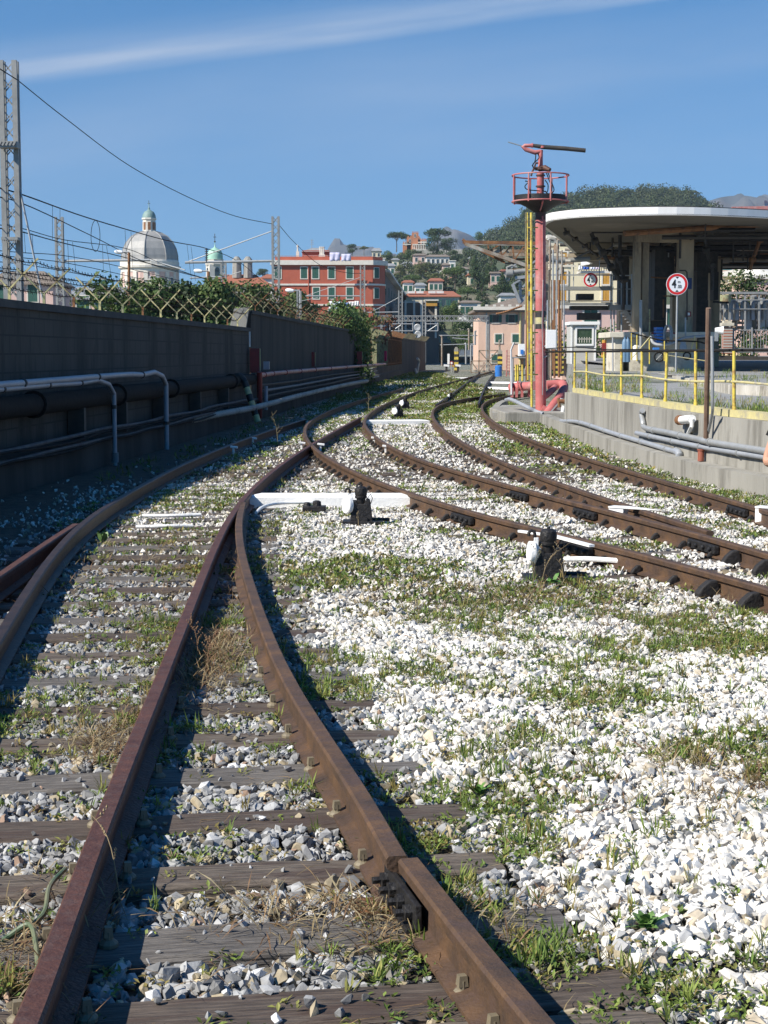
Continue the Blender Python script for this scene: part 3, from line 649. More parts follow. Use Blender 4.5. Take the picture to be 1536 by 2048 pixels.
def stones(name, n, y0, y1, protos, smin, smax, xfun, label):
    # uniform over the wedge seen by the camera, plus a margin either side
    u = rng.uniform(0, 1, n); y = np.sqrt(y0*y0+u*(y1*y1-y0*y0)); xa, xb = xfun(y); x = rng.uniform(xa, xb)
    dens, white = zone(x, y); g_ = green(x, y)
    keep = rng.uniform(0, 1, n) < dens*(1-.52*g_)
    rd = line_dist(x, y, ['mid', 'rn', 'rf', 'left', 'lo', 't2l', 't2r', 't3l', 't3r']); keep &= rd > .062
    sl_ = on_sleeper(x, y); keep &= ~(sl_ & (rng.uniform(0, 1, n) < np.where(y < 19, .965, .75)))
    x, y, white, g_, sl_ = x[keep], y[keep], white[keep], g_[keep], sl_[keep]; n = len(x)
    size = smin + (smax-smin)*rng.beta(1.7, 3.4, n); size = np.where(rng.uniform(0, 1, n) < .3, size*.6, size)
    hump = (fbm(x, y, 1.7, 40)-.5)*.05
    size = np.where(sl_, size*.7, size); z = np.where(sl_, size*.22, -.02 + hump + rng.uniform(-.012, .022, n)); 
    inn_ = (x < near_right_x(y)+.3) & (x > rail_x('left', y)-.3) & (y < 20); z = np.where(inn_ & ~sl_, z-.014, z)
    is_w = rng.uniform(0, 1, n) < np.clip(white*1.0, 0, .93)
    tone = rng.uniform(0, 1, n)[:, None]; warm = rng.uniform(0, 1, n)[:, None]
    wc = np.array([.83, .80, .74])*(.74+.30*tone); wc = np.where(warm > .9, wc*np.array([.78, .70, .58]), wc)
    gc = np.array([.36, .362, .362])*(.45+.85*tone); gc = np.where(warm > .87, gc*np.array([1.25, 1.05, .72]), gc); gc = np.where(warm < .02, gc*np.array([1.0, .68, .5]), gc)
    gc = np.where((warm > .5) & (warm < .58), gc*1.7, gc)
    colr = np.where(is_w[:, None], wc, gc)
    dirt = np.clip(g_*.35, 0, 1)[:, None]*rng.uniform(0, 1, (n, 1)); colr = colr*(1-dirt)+np.array([.22, .19, .13])*dirt
    o = scatter(name, protos, np.stack([x, y, z], -1), size, colr, stone_m); tag(o, label, 'gravel', kind='stuff'); return o
hA = hulls(26, 15); hB = hulls(18, 10); hC = hulls(12, 8)
stones('gravel', 70000, 3.2, 10.5, hA, .028, .105, lambda y: (-.26*y-.5, .26*y+.5), 'loose grey and white painted stones around the nearest rails')
stones('gravel', 95000, 10.5, 22, hB, .032, .11, lambda y: (-.25*y-.3, .25*y+.3), 'white painted stones around the black levers and the right-hand rails')
stones('gravel', 62000, 22, 62, hC, .05, .13, lambda y: (np.maximum(-.24*y, -6.185+.055*y), np.minimum(.24*y, 4.6+0*y)), 'distant white stones between the tracks')
stones('gravel', 26000, 62, 140, hC, .10, .24, lambda y: (np.maximum(-.1*y, -6.1+.057*y), .085*y), 'farthest white and grey stones before the gate')
# ---- weeds: creeping leaves, grass blades and straw
leaf_m = attrmat('weed_leaf', .6, 30, .3, 0, .25)
def leaves(name, x, y, z, nper, L, W, spread, up, cols, label, cat='weeds', kind='stuff', m=None):
    n = len(x); N_ = n*nper; cx = np.repeat(x, nper); cy = np.repeat(y, nper); cz = np.repeat(z, nper); sp = np.repeat(spread, nper) if np.ndim(spread) else spread
    a = rng.uniform(0, 2*np.pi, N_); r = sp*np.sqrt(rng.uniform(0, 1, N_)); cx = cx+r*np.cos(a); cy = cy+r*np.sin(a)
    ang = rng.uniform(0, 2*np.pi, N_); el = rng.uniform(up[0], up[1], N_); ll = L*rng.uniform(.5, 1.3, N_); ww = W*rng.uniform(.6, 1.3, N_)
    if np.ndim(L): pass
    dx, dy, dz = np.cos(ang)*np.cos(el), np.sin(ang)*np.cos(el), np.sin(el); sx, sy = -np.sin(ang), np.cos(ang)
    base = np.stack([cx, cy, cz], -1); d = np.stack([dx, dy, dz], -1); s = np.stack([sx, sy, rng.uniform(-.4, .4, N_)], -1)
    mid_ = base + d*ll[:, None]*.5; tip = base + d*ll[:, None]; tip[:, 2] -= ll*.18*np.cos(el)
    V = np.stack([base, mid_+s*ww[:, None]*.5, tip, mid_-s*ww[:, None]*.5], 1).reshape(-1, 3)
    T = np.arange(N_*4).reshape(-1, 4)
    c = cols[rng.integers(0, len(cols), n)]; c = np.repeat(c, nper, 0)*rng.uniform(.65, 1.3, (N_, 1)); c = np.repeat(c, 4, 0)
    o = npmesh(name, V, T, c, m or leaf_m); tag(o, label, cat, kind=kind); return o
GREENS = np.array([1.42, 1.36, .95])*np.array([[.13, .19, .055], [.10, .16, .05], [.16, .21, .07], [.19, .20, .085], [.08, .13, .04], [.20, .17, .08]])
STRAW = np.array([[.36, .28, .15], [.27, .18, .09], [.42, .35, .21], [.22, .13, .07]])
def spots(n, y0, y1, xf, thr=.15, power=1.0, wall=True):
    u = rng.uniform(0, 1, n); y = np.sqrt(y0*y0+u*(y1*y1-y0*y0)); xa, xb = xf(y); x = rng.uniform(xa, xb); dens, _ = zone(x, y); g_ = green(x, y)
    k = (rng.uniform(0, 1, n) < np.maximum(g_, .10)**power) & (dens > .2) & (line_dist(x, y, ['mid', 'rn', 'rf', 'left', 't2l', 't2r', 't3l', 't3r']) > .05) & ~(on_sleeper(x, y) & (rng.uniform(0, 1, n) < .8))
    return x[k], y[k]
xn = lambda y: (-.26*y-.3, .26*y+.3)
x, y = spots(13000, 3.3, 11, xn); leaves('weeds', x, y, np.full(len(x), .0), 13, .028, .011, .045, (.1, 1.1), GREENS, 'low green creeping weeds between the near stones')
x, y = spots(3800, 3.3, 11, xn); leaves('grass', x, y, np.full(len(x), -.01), 11, .075, .006, .02, (.6, 1.45), GREENS*1.15, 'fine green grass blades among the near stones', 'grass')
x, y = spots(15000, 11, 24, xn); leaves('weeds', x, y, np.full(len(x), .0), 9, .05, .02, .07, (.2, 1.2), GREENS, 'green weeds around the levers and the right-hand rails')
x, y = spots(16000, 24, 70, lambda y: (np.maximum(-.2*y, -6+.055*y), np.minimum(.2*y, 4.5))); leaves('weeds', x, y, np.full(len(x), .0), 8, .10, .035, .13, (.1, 1.0), GREENS*1.1, 'distant green weeds between the tracks')
x, y = spots(9000, 62, 150, lambda y: (np.maximum(-.1*y, -6+.057*y), .085*y)); leaves('weeds', x, y, np.full(len(x), .0), 7, .22, .08, .3, (.1, 1.0), GREENS*.9, 'farthest green weeds before the gate')
x, y = spots(800, 4, 30, xn, power=1.4); leaves('grass', x, y, np.full(len(x), -.01), 16, .105, .007, .035, (.7, 1.5), GREENS*1.05, 'taller green grass tufts standing among the stones', 'grass')
# straw patches
def patch(n, px, py, rx, ry):
    p = gp(px, py); return p.x+rng.normal(0, rx, n), p.y+rng.normal(0, ry, n)
P_ = [patch(*a) for a in ((230, 430, 940, .35, 3.2), (160, 410, 1340, .10, .5), (120, 420, 1290, .12, .3), (200, 330, 1120, .8, 1.2), (90, 230, 1470, .1, .3), (100, 740, 1840, .25, .15), (60, 30, 1900, .15, .3), (160, 1150, 1190, .8, .4), (120, 1300, 1240, .8, .5), (60, 700, 1220, .7, .5), (120, 1460, 1560, .4, .4), (110, 620, 950, .7, 2))]
x = np.concatenate([p[0] for p in P_]); y = np.concatenate([p[1] for p in P_])
leaves('dry_grass', x, y, np.full(len(x), .0), 9, .13, .005, .06, (.0, .9), STRAW, 'dry brown straw and stalks lying beside the rails', 'dry grass')
x, y = spots(2600, 3.3, 22, xn, power=.6); leaves('dry_grass', x, y, np.full(len(x), .008), 4, .16, .0035, .08, (-.02, .3), STRAW, 'thin pale straw scattered over the stones', 'dry grass')
# tall dry stalks that stand out
def stalk(px, py, h, label, lean=(0, 0), nb=7, c=None, seed=1, r0=.004):
    r = random.Random(seed); p = gp(px, py); mb = MB(); top = p+Vector((lean[0], lean[1], h)); pts = spline([p, p.lerp(top, .5)+Vector((lean[0]*-.2, 0, .04)), top], n=5); mb.tube(pts, [r0*(1-.7*i/(len(pts)-1)) for i in range(len(pts))], 5)
    for k in range(nb):
        q = pts[int(len(pts)*(.3+.6*k/nb))]; a = r.uniform(0, 6.28); L = h*r.uniform(.12, .3); e = q+Vector((math.cos(a)*L*.7, math.sin(a)*L*.7, L*.75)); mb.tube([q, q.lerp(e, .5)+Vector((0, 0, -.01)), e], [r0*.55, r0*.4, r0*.25], 4)
        for j_ in range(3):
            cc = q.lerp(e, .4+.25*j_); mb.lathe([(0, -.006), (.005, 0), (0, .008)], cc, 5)
    return single(mb, 'dry_stalk', c or M['straw'], label, 'dry stalk')
M['straw'] = mat('straw', (.34, .26, .14), (.24, .17, .09), 20, .8)
M['stalk_b'] = mat('brown_stalk', (.17, .09, .05), (.24, .14, .07), 20, .8)
M['stalk_g'] = mat('greenish_stalk', (.20, .19, .10), (.28, .22, .12), 20, .8)
stalk(556, 889, .62, 'tall forked dry stalk beside the shaded left track', (-.12, 0), 9, M['stalk_g'], 2, .007)
stalk(737, 822, .55, 'tall brown dry stalk near the middle switch', (.0, 0), 10, M['stalk_g'], 3, .010)
stalk(240, 1800, .30, 'long pale dry stem leaning over the middle rail at the bottom left', (-.16, .12), 3, M['straw'], 4, .0025)
stalk(398, 1330, .26, 'reddish dry weed against the middle rail', (-.06, .05), 12, M['stalk_b'], 5, .0028)
stalk(412, 1345, .22, 'bushy brown dry weed right of the middle rail', (.07, .03), 14, M['stalk_b'], 6, .0025)
stalk(1066, 1172, .30, 'dry stalk in front of the second lever, leaning right', (.05, 0), 8, M['stalk_g'], 7, .003)
stalk(1080, 1175, .34, 'long dry stalk crossing the second lever', (.22, 0), 6, M['straw'], 8, .003)
stalk(1128, 1170, .20, 'short dry stalk at the right foot of the second lever', (-.06, 0), 4, M['straw'], 9, .003)
stalk(717, 1052, .14, 'small dry stalk at the foot of the first lever', (-.02, 0), 3, M['straw'], 10, .004)
# bigger leafy weeds that stand out
def rosette(px, py, s, label, n=16, c=(.07, .15, .03), el=(.35, 1.2), seed=0):
    r = random.Random(seed); p = gp(px, py); mb = MB()
    for k in range(n):
        a = k*2.4+r.random(); e = r.uniform(*el); L = s*r.uniform(.6, 1.1); w_ = L*.16; d = Vector((math.cos(a)*math.cos(e), math.sin(a)*math.cos(e), math.sin(e))); sd = Vector((-math.sin(a), math.cos(a), .2))*w_
        b_ = p+Vector((r.uniform(-.2, .2)*s, r.uniform(-.2, .2)*s, 0)); m1_ = b_+d*L*.35; m2_ = b_+d*L*.7+Vector((0, 0, -.06*L)); t_ = b_+d*L+Vector((0, 0, -.22*L))
        mb.add([b_, m1_-sd, m1_+sd, m2_-sd*.9, m2_+sd*.9, t_], [(0, 1, 2), (1, 3, 4, 2), (3, 5, 4)])
    return single(mb, 'leafy_weed', mat('leafy_green', c, tuple(v*1.5 for v in c), 30, .55), label, 'weed', fix=False)
rosette(958, 1588, .075, 'bright green broad-leaved weed on the white stones beside the near rail', 14, (.08, .17, .03), seed=1)
rosette(1290, 1858, .085, 'bright green tufty weed at the lower right among big white stones', 34, (.09, .17, .04), seed=2)
rosette(735, 1690, .07, 'green leafy weed beside the near rail just above the bolted joint', 16, (.10, .18, .05), seed=3)
rosette(618, 1016, .10, 'round-leaved green weed on the crank box left of the first lever', 12, (.07, .15, .04), seed=4)
rosette(1100, 1166, .12, 'small green weed growing at the front of the second lever', 10, (.08, .18, .04), seed=5)
rosette(205, 1085, .14, 'upright green grass tuft beside the left rail', 12, (.09, .16, .05), (.8, 1.5), seed=6)
rosette(150, 1060, .10, 'yellow-green weed growing over the left rail junction', 22, (.12, .18, .04), (.0, .9), seed=7)
rosette(455, 1070, .12, 'green weed growing between the middle rail and the switch blade', 26, (.10, .16, .04), (.1, 1.0), seed=8)
# green hose end at the left
hose = MB(); hp = [gp(130, 1768)+Vector((0,0,.05)), gp(100, 1810)+Vector((0,0,.06)), gp(85, 1850)+Vector((0,0,.03)), gp(22, 1885)+Vector((0,0,.02)), gp(8, 1893)+Vector((0,0,.02)), gp(20, 1890)+Vector((0,0,.03)), gp(60, 1888)+Vector((0,0,.06)), gp(73, 1915)+Vector((0,0,.03)), gp(76, 1945)+Vector((0,0,.0))]
hose.tube(spline(hp, n=6), .008, 8); single(hose, 'hose', mat('green_hose', (.07, .13, .07), (.20, .20, .12), 9, .5), 'thin green hose lying beside the middle rail at the bottom left', 'hose', smooth=True)
# ================================================================ LEFT: WALLS
def wp(Y, off=0.0, z=0.0):      # point on the line of the wall, off = metres towards the tracks
    return Vector((wall_x(Y)+off, Y, z))
def brickmat(name, c1, c2, mortar, sc, bw, rh, ms, rough=.95):
    m = mat(name, c1, c2, 1.2, rough, 0, .25, 20, stretch=(1, 1, .25), lo=.3, hi=.6, c3=tuple(v*.5 for v in c1), s3=.9); t = m.node_tree; b = t.nodes['Principled BSDF']
    src = b.inputs['Base Color'].links[0].from_socket; tcn = t.nodes.new('ShaderNodeTexCoord'); sx = t.nodes.new('ShaderNodeSeparateXYZ'); cx = t.nodes.new('ShaderNodeCombineXYZ'); t.links.new(tcn.outputs['Object'], sx.inputs[0]); t.links.new(sx.outputs['Y'], cx.inputs[0]); t.links.new(sx.outputs['Z'], cx.inputs[1])
    br = t.nodes.new('ShaderNodeTexBrick'); br.inputs['Scale'].default_value = sc; br.inputs['Brick Width'].default_value = bw; br.inputs['Row Height'].default_value = rh; br.inputs['Mortar Size'].default_value = ms
    t.links.new(cx.outputs[0], br.inputs['Vector']); t.links.new(src, br.inputs['Color1']); t.links.new(src, br.inputs['Color2']); br.inputs['Mortar'].default_value = (*mortar, 1)
    t.links.new(br.outputs[0], b.inputs['Base Color']); return m
M['block'] = brickmat('grey_blockwork', (.046, .042, .036), (.075, .069, .058), (.034, .031, .027), 1.0, .5, .25, .012)  # base colour darkened to stand in for the deep shade on this wall
M['dark_conc'] = mat('stained_shade_concrete', (.026, .024, .021), (.064, .058, .049), .9, .95, 0, .3, 20, stretch=(1, 1, .12), lo=.4, hi=.62)  # streaky stains, with the walls' deep shade also put into the base colour
M['coping'] = mat('coping', (.05, .05, .048), (.08, .078, .072), 3, .95, 0, .3, 20)
def wallseg(name, Ys, h, th, m, label, cat, z0=-.3):
    o = thing(name, label, cat, tuple(wp(Ys[0])))
    mb = MB(); P = [wp(Y) for Y in Ys]; mb.sweep(P, [(0, z0), (0, h), (-th, h), (-th, z0)]); mb.build('wall', m, o)
    mb = MB(); mb.sweep(P, [(.05, h+.003), (.05, h+.11), (-th-.05, h+.11), (-th-.05, h+.003)]); mb.build('coping', M['coping'], o); return o
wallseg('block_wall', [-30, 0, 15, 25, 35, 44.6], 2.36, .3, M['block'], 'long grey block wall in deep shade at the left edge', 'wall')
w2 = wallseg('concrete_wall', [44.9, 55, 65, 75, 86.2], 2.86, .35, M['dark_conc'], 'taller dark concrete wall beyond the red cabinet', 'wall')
mb = MB(); p = wp(44.6, .0, 0); mb.xprism([(-.55, 2.47), (-.10, 2.47), (.0, 3.05), (-.42, 3.0)], 44.62, 44.85, (p.x, 0, 0)); mb.build('end_block', M['concrete'], w2)
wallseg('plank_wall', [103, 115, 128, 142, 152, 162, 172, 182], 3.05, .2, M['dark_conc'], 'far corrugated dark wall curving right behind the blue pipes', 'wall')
# lower plinth that carries the pipes
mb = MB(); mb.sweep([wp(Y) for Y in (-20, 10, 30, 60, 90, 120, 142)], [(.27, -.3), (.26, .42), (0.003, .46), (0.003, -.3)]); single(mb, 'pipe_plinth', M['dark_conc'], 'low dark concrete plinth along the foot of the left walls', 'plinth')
# Y-shaped brackets with barbed wire
Y = 18.5; k = 0; tops = {0: [], 1: [], 2: [], 3: [], 4: []}
proto = {}
def bracket(Y, h, n, lab):
    p = wp(Y, -.15, h); r = random.Random(n); a = r.uniform(-.06, .06)
    key = n % 3 + (3 if Y > 45 else 0); BM = [M['yellow_green'], M['rust'], M['yellow_pale'], M['bracket_dark'], M['rust'], M['yellow_green']][key]; th_ = 1.0 if key < 3 else .7
    if key not in proto:
        o = thing('wire_bracket', lab, 'bracket', tuple(p), a, 'Y-shaped brackets on top of the left walls')
        mb = MB(); mb.bar((0, 0, -.1), (0, 0, .20), .038*th_, .038*th_); mb.build('post', BM, o, world=False)
        for sx in (-1, 1):
            mb = MB(); mb.bar((0.0, 0, .18), (sx*.40, 0, .56+.02*(key % 3)), .032*th_, .022); mb.build('arm', M['yellow_green'] if key in (0, 1) else BM, o, world=False)
        proto[key] = o
    else: o = dup(proto[key], tuple(p), a, lab)
    e = [(-.40, .54), (-.22, .38), (0, .22), (.22, .38), (.40, .54)]
    for i, (u, v) in enumerate(e): tops[i].append(p+Vector((u, 0, v)))
while Y < 44: bracket(Y, 2.45, k, '%s Y-shaped wire bracket on the block wall, counting from the left edge' % ordn(k)); Y += 1.78; k += 1
n1 = k
while Y < 86: 
    if Y > 45.2: bracket(Y, 2.95, k, '%s Y-shaped wire bracket on the tall concrete wall, counting away from us' % ordn(k-n1))
    Y += 1.78; k += 1
for i in range(5):
    mb = MB(); pts = []
    for a, b in zip(tops[i], tops[i][1:]): pts += sag(a, b, .02+.01*((i*7) % 3), 3)[:-1]
    mb.tube(pts+[tops[i][-1]], .006, 4)
    for a, b in zip(pts, pts[1:]):
        for f in (.2, .5, .8):
            q = a.lerp(b, f); mb.bar(q+Vector((0, -.03, -.03)), q+Vector((0, .03, .03)), .005); mb.bar(q+Vector((0, -.03, .03)), q+Vector((0.02, .03, -.03)), .005)
    single(mb, 'barbed_wire', M['cable'], ['outermost barbed wire strand on the far arm tips', 'barbed wire strand halfway up the far bracket arms', 'lowest barbed wire strand in the bracket forks', 'barbed wire strand halfway up the near bracket arms', 'outermost barbed wire strand on the near arm tips'][i], 'barbed wire', fix=False)
M['low_pipe'] = mat('dark_low_pipe', (.07, .07, .07), (.13, .13, .13), 5, .7, spec=.2)  # darker grey for the low runs along the plinth
# pipes along the wall --------------------------------------------------
def tube_thing(name, pts, r, m, label, cat, smooth_n=4, seg=10, cl=None, clm=None):
    pts = [Vector(p) for p in pts]; P = spline(pts, n=smooth_n) if smooth_n else pts
    if cl is None:
        mb = MB(); mb.tube(P, r, seg); return single(mb, name, M[m], label, cat, smooth=True)
    o = thing(name, label, cat, tuple(P[0])); mb = MB(); mb.tube(P, r, seg); mb.build('tube', M[m], o, smooth=True)
    acc = 0
    for a, b in zip(P, P[1:]):
        L = (b-a).length
        if L < 1e-5: continue
        acc += L
        if acc > cl:
            acc = 0; t = (b-a)/L; mb = MB(); mb.tube([a-t*.03, a+t*.03], r*1.28, seg); mb.build('clamp', M[clm or 'dark_steel'], o, smooth=True)
    return o
def hoop(Yb, off, z, r, lab, cl):
    pts = [wp(Y, off, z+.015*math.sin(Y*1.3)-.03*max(0, (Yb-5-Y))/8) for Y in (8, 12, 16, 19, Yb-4, Yb-2.2)]
    P = spline(pts, n=4)+[wp(Yb-1.1, off, z+.02), wp(Yb-.35, off, z-.06), wp(Yb, off, z-.22), wp(Yb, off, .9), wp(Yb, off, .45), wp(Yb, off, -.05)]
    return tube_thing('conduit', P, r, 'pvc_light', lab, 'pipe', 0, 12, cl=cl, clm='dark_steel')
hoop(25.9, .40, 1.33, .036, 'grey conduit bending down to the ground, nearer of the two hoop pipes', 1.7)
hoop(30.3, .40, 1.40, .047, 'thicker grey conduit bending down to the ground, farther of the two hoop pipes', 2.1)
mb = MB(); mb.tube([wp(25.9, .40, 0), wp(25.9, .40, .16)], .06, 10); single(mb, 'pipe_sleeve', M['pvc_dark'], 'grey sleeve around the foot of the nearer hoop pipe', 'sleeve', smooth=True)
tube_thing('black_pipe', [wp(Y, .17, 1.06+.01*math.sin(Y)) for Y in (2, 12, 22, 32, 40, 44.0)], .15, 'cable', 'fat black pipe running along the foot of the block wall', 'pipe', 2, 16, cl=4.0, clm='cable')
for k, Yp in enumerate((24.5, 27.5, 31, 35, 39)):
    mb = MB(); q = wp(Yp, .14, 0); mb.box(q+Vector((0, 0, .68)), (.25, .16, .50)); single(mb, 'pipe_support', M['dark_steel'], '%s black bracket under the fat black pipe, from the left' % ordn(k), 'support', 'supports of the black pipe')
for k, (off, z, r, m) in enumerate(((.31, .54, .03, 'low_pipe'), (.35, .50, .022, 'cable'), (.33, .40, .03, 'low_pipe'), (.36, .37, .02, 'cable'))):
    r_ = random.Random(k); tube_thing('cable_run', [wp(Y, off, z+r_.uniform(-.03, .03)) for Y in np.arange(8, 46, 1.75)], r, m, ['upper grey cable run drooping along the plinth', 'black cable just under the upper grey cable', 'lower grey cable run near the ground', 'lowest black cable at the foot of the plinth'][k], 'cable', 3, 8)
hose2 = [at(348, 852, 32.5), at(420, 832, 36), at(500, 817, 40), at(545, 806, 44), at(600, 791, 49), at(690, 770, 60), at(735, 762, 68)]
P = spline(hose2, n=26); mb = MB(); mb.tube(P, [.062+.016*(i % 2) for i in range(len(P))], 10); single(mb, 'ribbed_hose', M['rib'] if 'rib' in M else M['concrete2'], 'pale ribbed hose running along the ground by the red post', 'hose')
# striped leaning bollard
o = thing('striped_post', 'leaning post with black and yellow bands at the end of the block wall', 'post', tuple(at(517, 845, 40.5)))
a, b = at(516, 845, 40.5), at(489, 762, 40.8)
for k in range(6):
    mb = MB(); mb.tube([a.lerp(b, k/6), a.lerp(b, (k+1)/6)], .085, 14); mb.build('band', M['yellow_pale'] if k % 2 == 0 else M['stripe_b'], o, smooth=True)
mb = MB(); mb.tube(spline([b, b+(b-a)*.08+Vector((-.12, 0, .05)), b+Vector((-.4, 0, .02))], n=4), .085, 14); mb.build('elbow', M['stripe_b'], o, smooth=True)
# red hydrant cabinets and red pipe
def cabinet(px, y0, y1, Y, wpx, label, wl=True):
    s = Y/F; c = at(px, (y0+y1)/2, Y); h = (y1-y0)*s; wd = wpx*s; o = thing('hydrant_cabinet', label, 'cabinet', (c.x, c.y, c.z-h/2), group='red cabinets along the left wall')
    mb = MB(); mb.box((0, 0, h/2), (wd, .28, h)); mb.build('box', M['red'], o, world=False, bevel=.01)
    mb = MB(); mb.box((-.01, -.152, h/2), (wd*.84, .02, h*.9)); mb.build('door', M['red'], o, world=False, bevel=.004)
    mb = MB(); mb.box((wd/2+.012, -.13, h/2), (.02, .05, h*.96)); mb.build('edge_strip', M['yellow_pale'], o, world=False)
    if wl: mb = MB(); mb.box((-wd*.5, 0, h+.25), (.04, .03, .42)); mb.build('marker', M['white_paint'], o, world=False)
    return o
cabinet(510, 697, 745, 44.3, 20, 'large red hydrant cabinet on the red post at the wall corner')
cabinet(624, 704, 733, 62, 12, 'red hydrant cabinet halfway along the tall concrete wall')
cabinet(719, 703, 728, 84, 11, 'small red cabinet below the ivy bush', False)
mb = MB(); mb.tube([at(519, 744, 43.6), gp(519, 836)], .075, 12); single(mb, 'red_post', M['red'], 'thick red standpipe below the large red cabinet', 'standpipe', smooth=True)
mb = MB(); c = at(533, 731, 44.8); mb.box(c, (.17, .15, .22)); single(mb, 'junction_box', M['pvc_light'], 'small grey junction box right of the large red cabinet', 'box', bevel=.01)
tube_thing('red_pipe', [at(515, 752, 44), at(545, 747, 47), at(600, 742, 53), at(660, 737, 62), at(720, 732, 80), at(770, 728, 100)], .065, 'redpipe', 'red and white pipe along the tall concrete wall', 'pipe', 2, 10, cl=1.6, clm='red')
for k, (z, off) in enumerate(((.85, .2), (.7, .25), (.55, .32), (.35, .36))):
    tube_thing('wall_pipe', [wp(Y, off, z+.02*math.sin(Y+k)) for Y in (45.5, 55, 65, 75, 86, 100)], .04, 'pvc_dark' if k % 2 else 'dark_steel', '%s thin pipe down from the red pipe on the tall wall' % ordn(k), 'pipe', 2, 8)
mb = MB(); mb.tube([at(532, 820, 44), at(532, 772, 44)], .05, 8); single(mb, 'grey_post', M['pvc_light'], 'short pale post right of the red standpipe', 'post', smooth=True)
mb = MB(); P = spline([at(834, 748, 140), at(836, 735, 140), at(838, 722, 140), at(835, 717, 139)], n=4); mb.tube(P, .10, 8); single(mb, 'blue_pipe', M['bluepipe'] if 'bluepipe' in M else M['pvc_light'], 'taller of two blue-grey bent pipes by the far wall', 'pipe', smooth=True)
mb = MB(); mb.tube([at(834, 749, 138), at(830, 737, 138)], .11, 8); single(mb, 'blue_pipe', M['pvc_light'], 'shorter of two blue-grey pipes by the far wall', 'pipe', smooth=True)
# picket fences
def picket(Ya, Yb, n, h, m, label, cat='fence', z0=.9, lean=.35, m2=None):
    o = thing('picket_fence', label, cat, tuple(wp(Ya, 0, z0)))
    for z in (z0+.12, h-.35):
        mb = MB(); mb.bar(wp(Ya, .02, z), wp(Yb, .02, z), .05, .07); mb.build('rail', M[m], o)
    for i in range(n+1):
        mb = MB(); Y = Ya+(Yb-Ya)*i/n; a = wp(Y, .05, z0); b = wp(Y, .05, h-.25); mb.bar(a, b, .06, .05, up=(1, 0, 0)); mb.bar(b, b+Vector((lean, 0, .5)), .05, .04, up=(0, 1, 0)); mb.bar(b, b+Vector((-lean, 0, .5)), .05, .04, up=(0, 1, 0)); mb.build('picket', M[m2 or m], o)
    pass; return o
picket(91, 116, 26, 3.0, 'yellow_green', 'yellowish iron picket fence beyond the ivy bush')
picket(117, 139, 20, 3.2, 'rust', 'rusty iron picket fence next to the yellowish one')
mb = MB(); 
for i in range(34):
    Y = 143+i*1.15; b = wp(Y, .0, 3.1); mb.bar(b, b+Vector((-.8, 0, .65)), .06, .05, up=(0, 1, 0)); mb.bar(b, b+Vector((.5, 0, .55)), .06, .05, up=(0, 1, 0))
single(mb, 'wire_bracket', M['bracket_dark'], 'row of slanted rusty brackets on top of the far dark wall', 'brackets')
mb = MB(); 
for k in range(3): mb.tube([at(765+k*3.2, 722, 112), at(765+k*3.2, 702, 112)], .05*2, 6)
single(mb, 'pink_cloth', mat('magenta_cloth', (.6, .03, .12), (.5, .02, .1), 5, .7), 'bright magenta cloth hanging on the yellowish picket fence', 'cloth')
# ================================================================ MASTS, GANTRIES AND OVERHEAD LINES
def lattice(o, a, b, wd, m='mast', chord=.09, brace=.035, nb=None, dep=None):
    a, b = Vector(a), Vector(b); L = (b-a).length; t = (b-a)/L; u = Vector((1, 0, 0)) if abs(t.x) < .7 else Vector((0, 0, 1)); v = t.cross(u); dep = dep or wd*.6; nb = nb or max(3, int(L/(wd*1.15)))
    if abs(t.z) < .7: v = Vector((0, 1, 0))
    for su in (-1, 1):
        mb = MB(); mb.bar(a+u*su*wd/2-v*dep/2, b+u*su*wd/2-v*dep/2, chord, chord*.8, up=(0, 1, 0)); mb.bar(a+u*su*wd/2+v*dep/2, b+u*su*wd/2+v*dep/2, chord, chord*.8, up=(0, 1, 0)); mb.build('chord', M[m], o)
    mb = MB()
    for i in range(nb):
        for sv in (-1, 1):
            s = 1 if (i+(sv > 0)) % 2 else -1
            p = a+t*L*i/nb+u*s*wd/2+v*sv*dep/2; q = a+t*L*(i+1)/nb-u*s*wd/2+v*sv*dep/2; mb.bar(p, q, brace, brace*.6, up=(0, 1, 0))
            if sv < 0: mb.bar(p+u*(-s*wd), q+u*(s*wd), brace, brace*.6, up=(0, 1, 0))
    mb.build('lacing', M[m], o)
def mast(px, ytop, Y, wpx, label, zbase=.6, chord=.09, br=.035):
    wd = wpx*Y/F; top = at(px, ytop, Y); o = thing('lattice_mast', label, 'mast', (top.x, top.y, zbase), group='lattice masts of the electric railway'); lattice(o, (top.x, top.y, zbase), top, wd, chord=chord, brace=br); return o
m1 = mast(17, 122, 46, 26, 'tall grey lattice mast at the left edge, the biggest one', chord=.14, br=.03)
for (y, h, wd, nm) in ((290, 12, 36, 'band'), (478, 6, 32, 'spike_ring')):
    c = at(18 if y < 400 else 22, y, 45.6); s = 46/F; mb = MB(); mb.box(c, (wd*s, .4, h*s)); 
    if nm == 'band':
        for k in range(5): mb.box(c+Vector((-.2+.1*k, -.22, .02)), (.05, .05, .14), ry=.5)
    else:
        for k in range(9): mb.box(c+Vector((-.2+.05*k, -.22, -.07)), (.02, .02, .10))
    mb.build(nm, M['mast'], m1)
mast(118, 434, 93, 13, 'lattice mast left of the dome, behind the wire brackets', chord=.11)
m3 = mast(551, 433, 94, 12, 'lattice mast in front of the left corner of the red building', chord=.12)
mast(447, 524, 140, 9, 'thin lattice mast between the bell tower and the red building', chord=.12)
mast(598, 582, 120, 7, 'short lattice mast in front of the red facade', chord=.10)
mast(725, 531, 145, 8, 'lattice mast at the right corner of the red facade', chord=.12)
mast(801, 581, 170, 7, 'lattice mast behind the picket fence, carrying a diagonal stay', chord=.12)
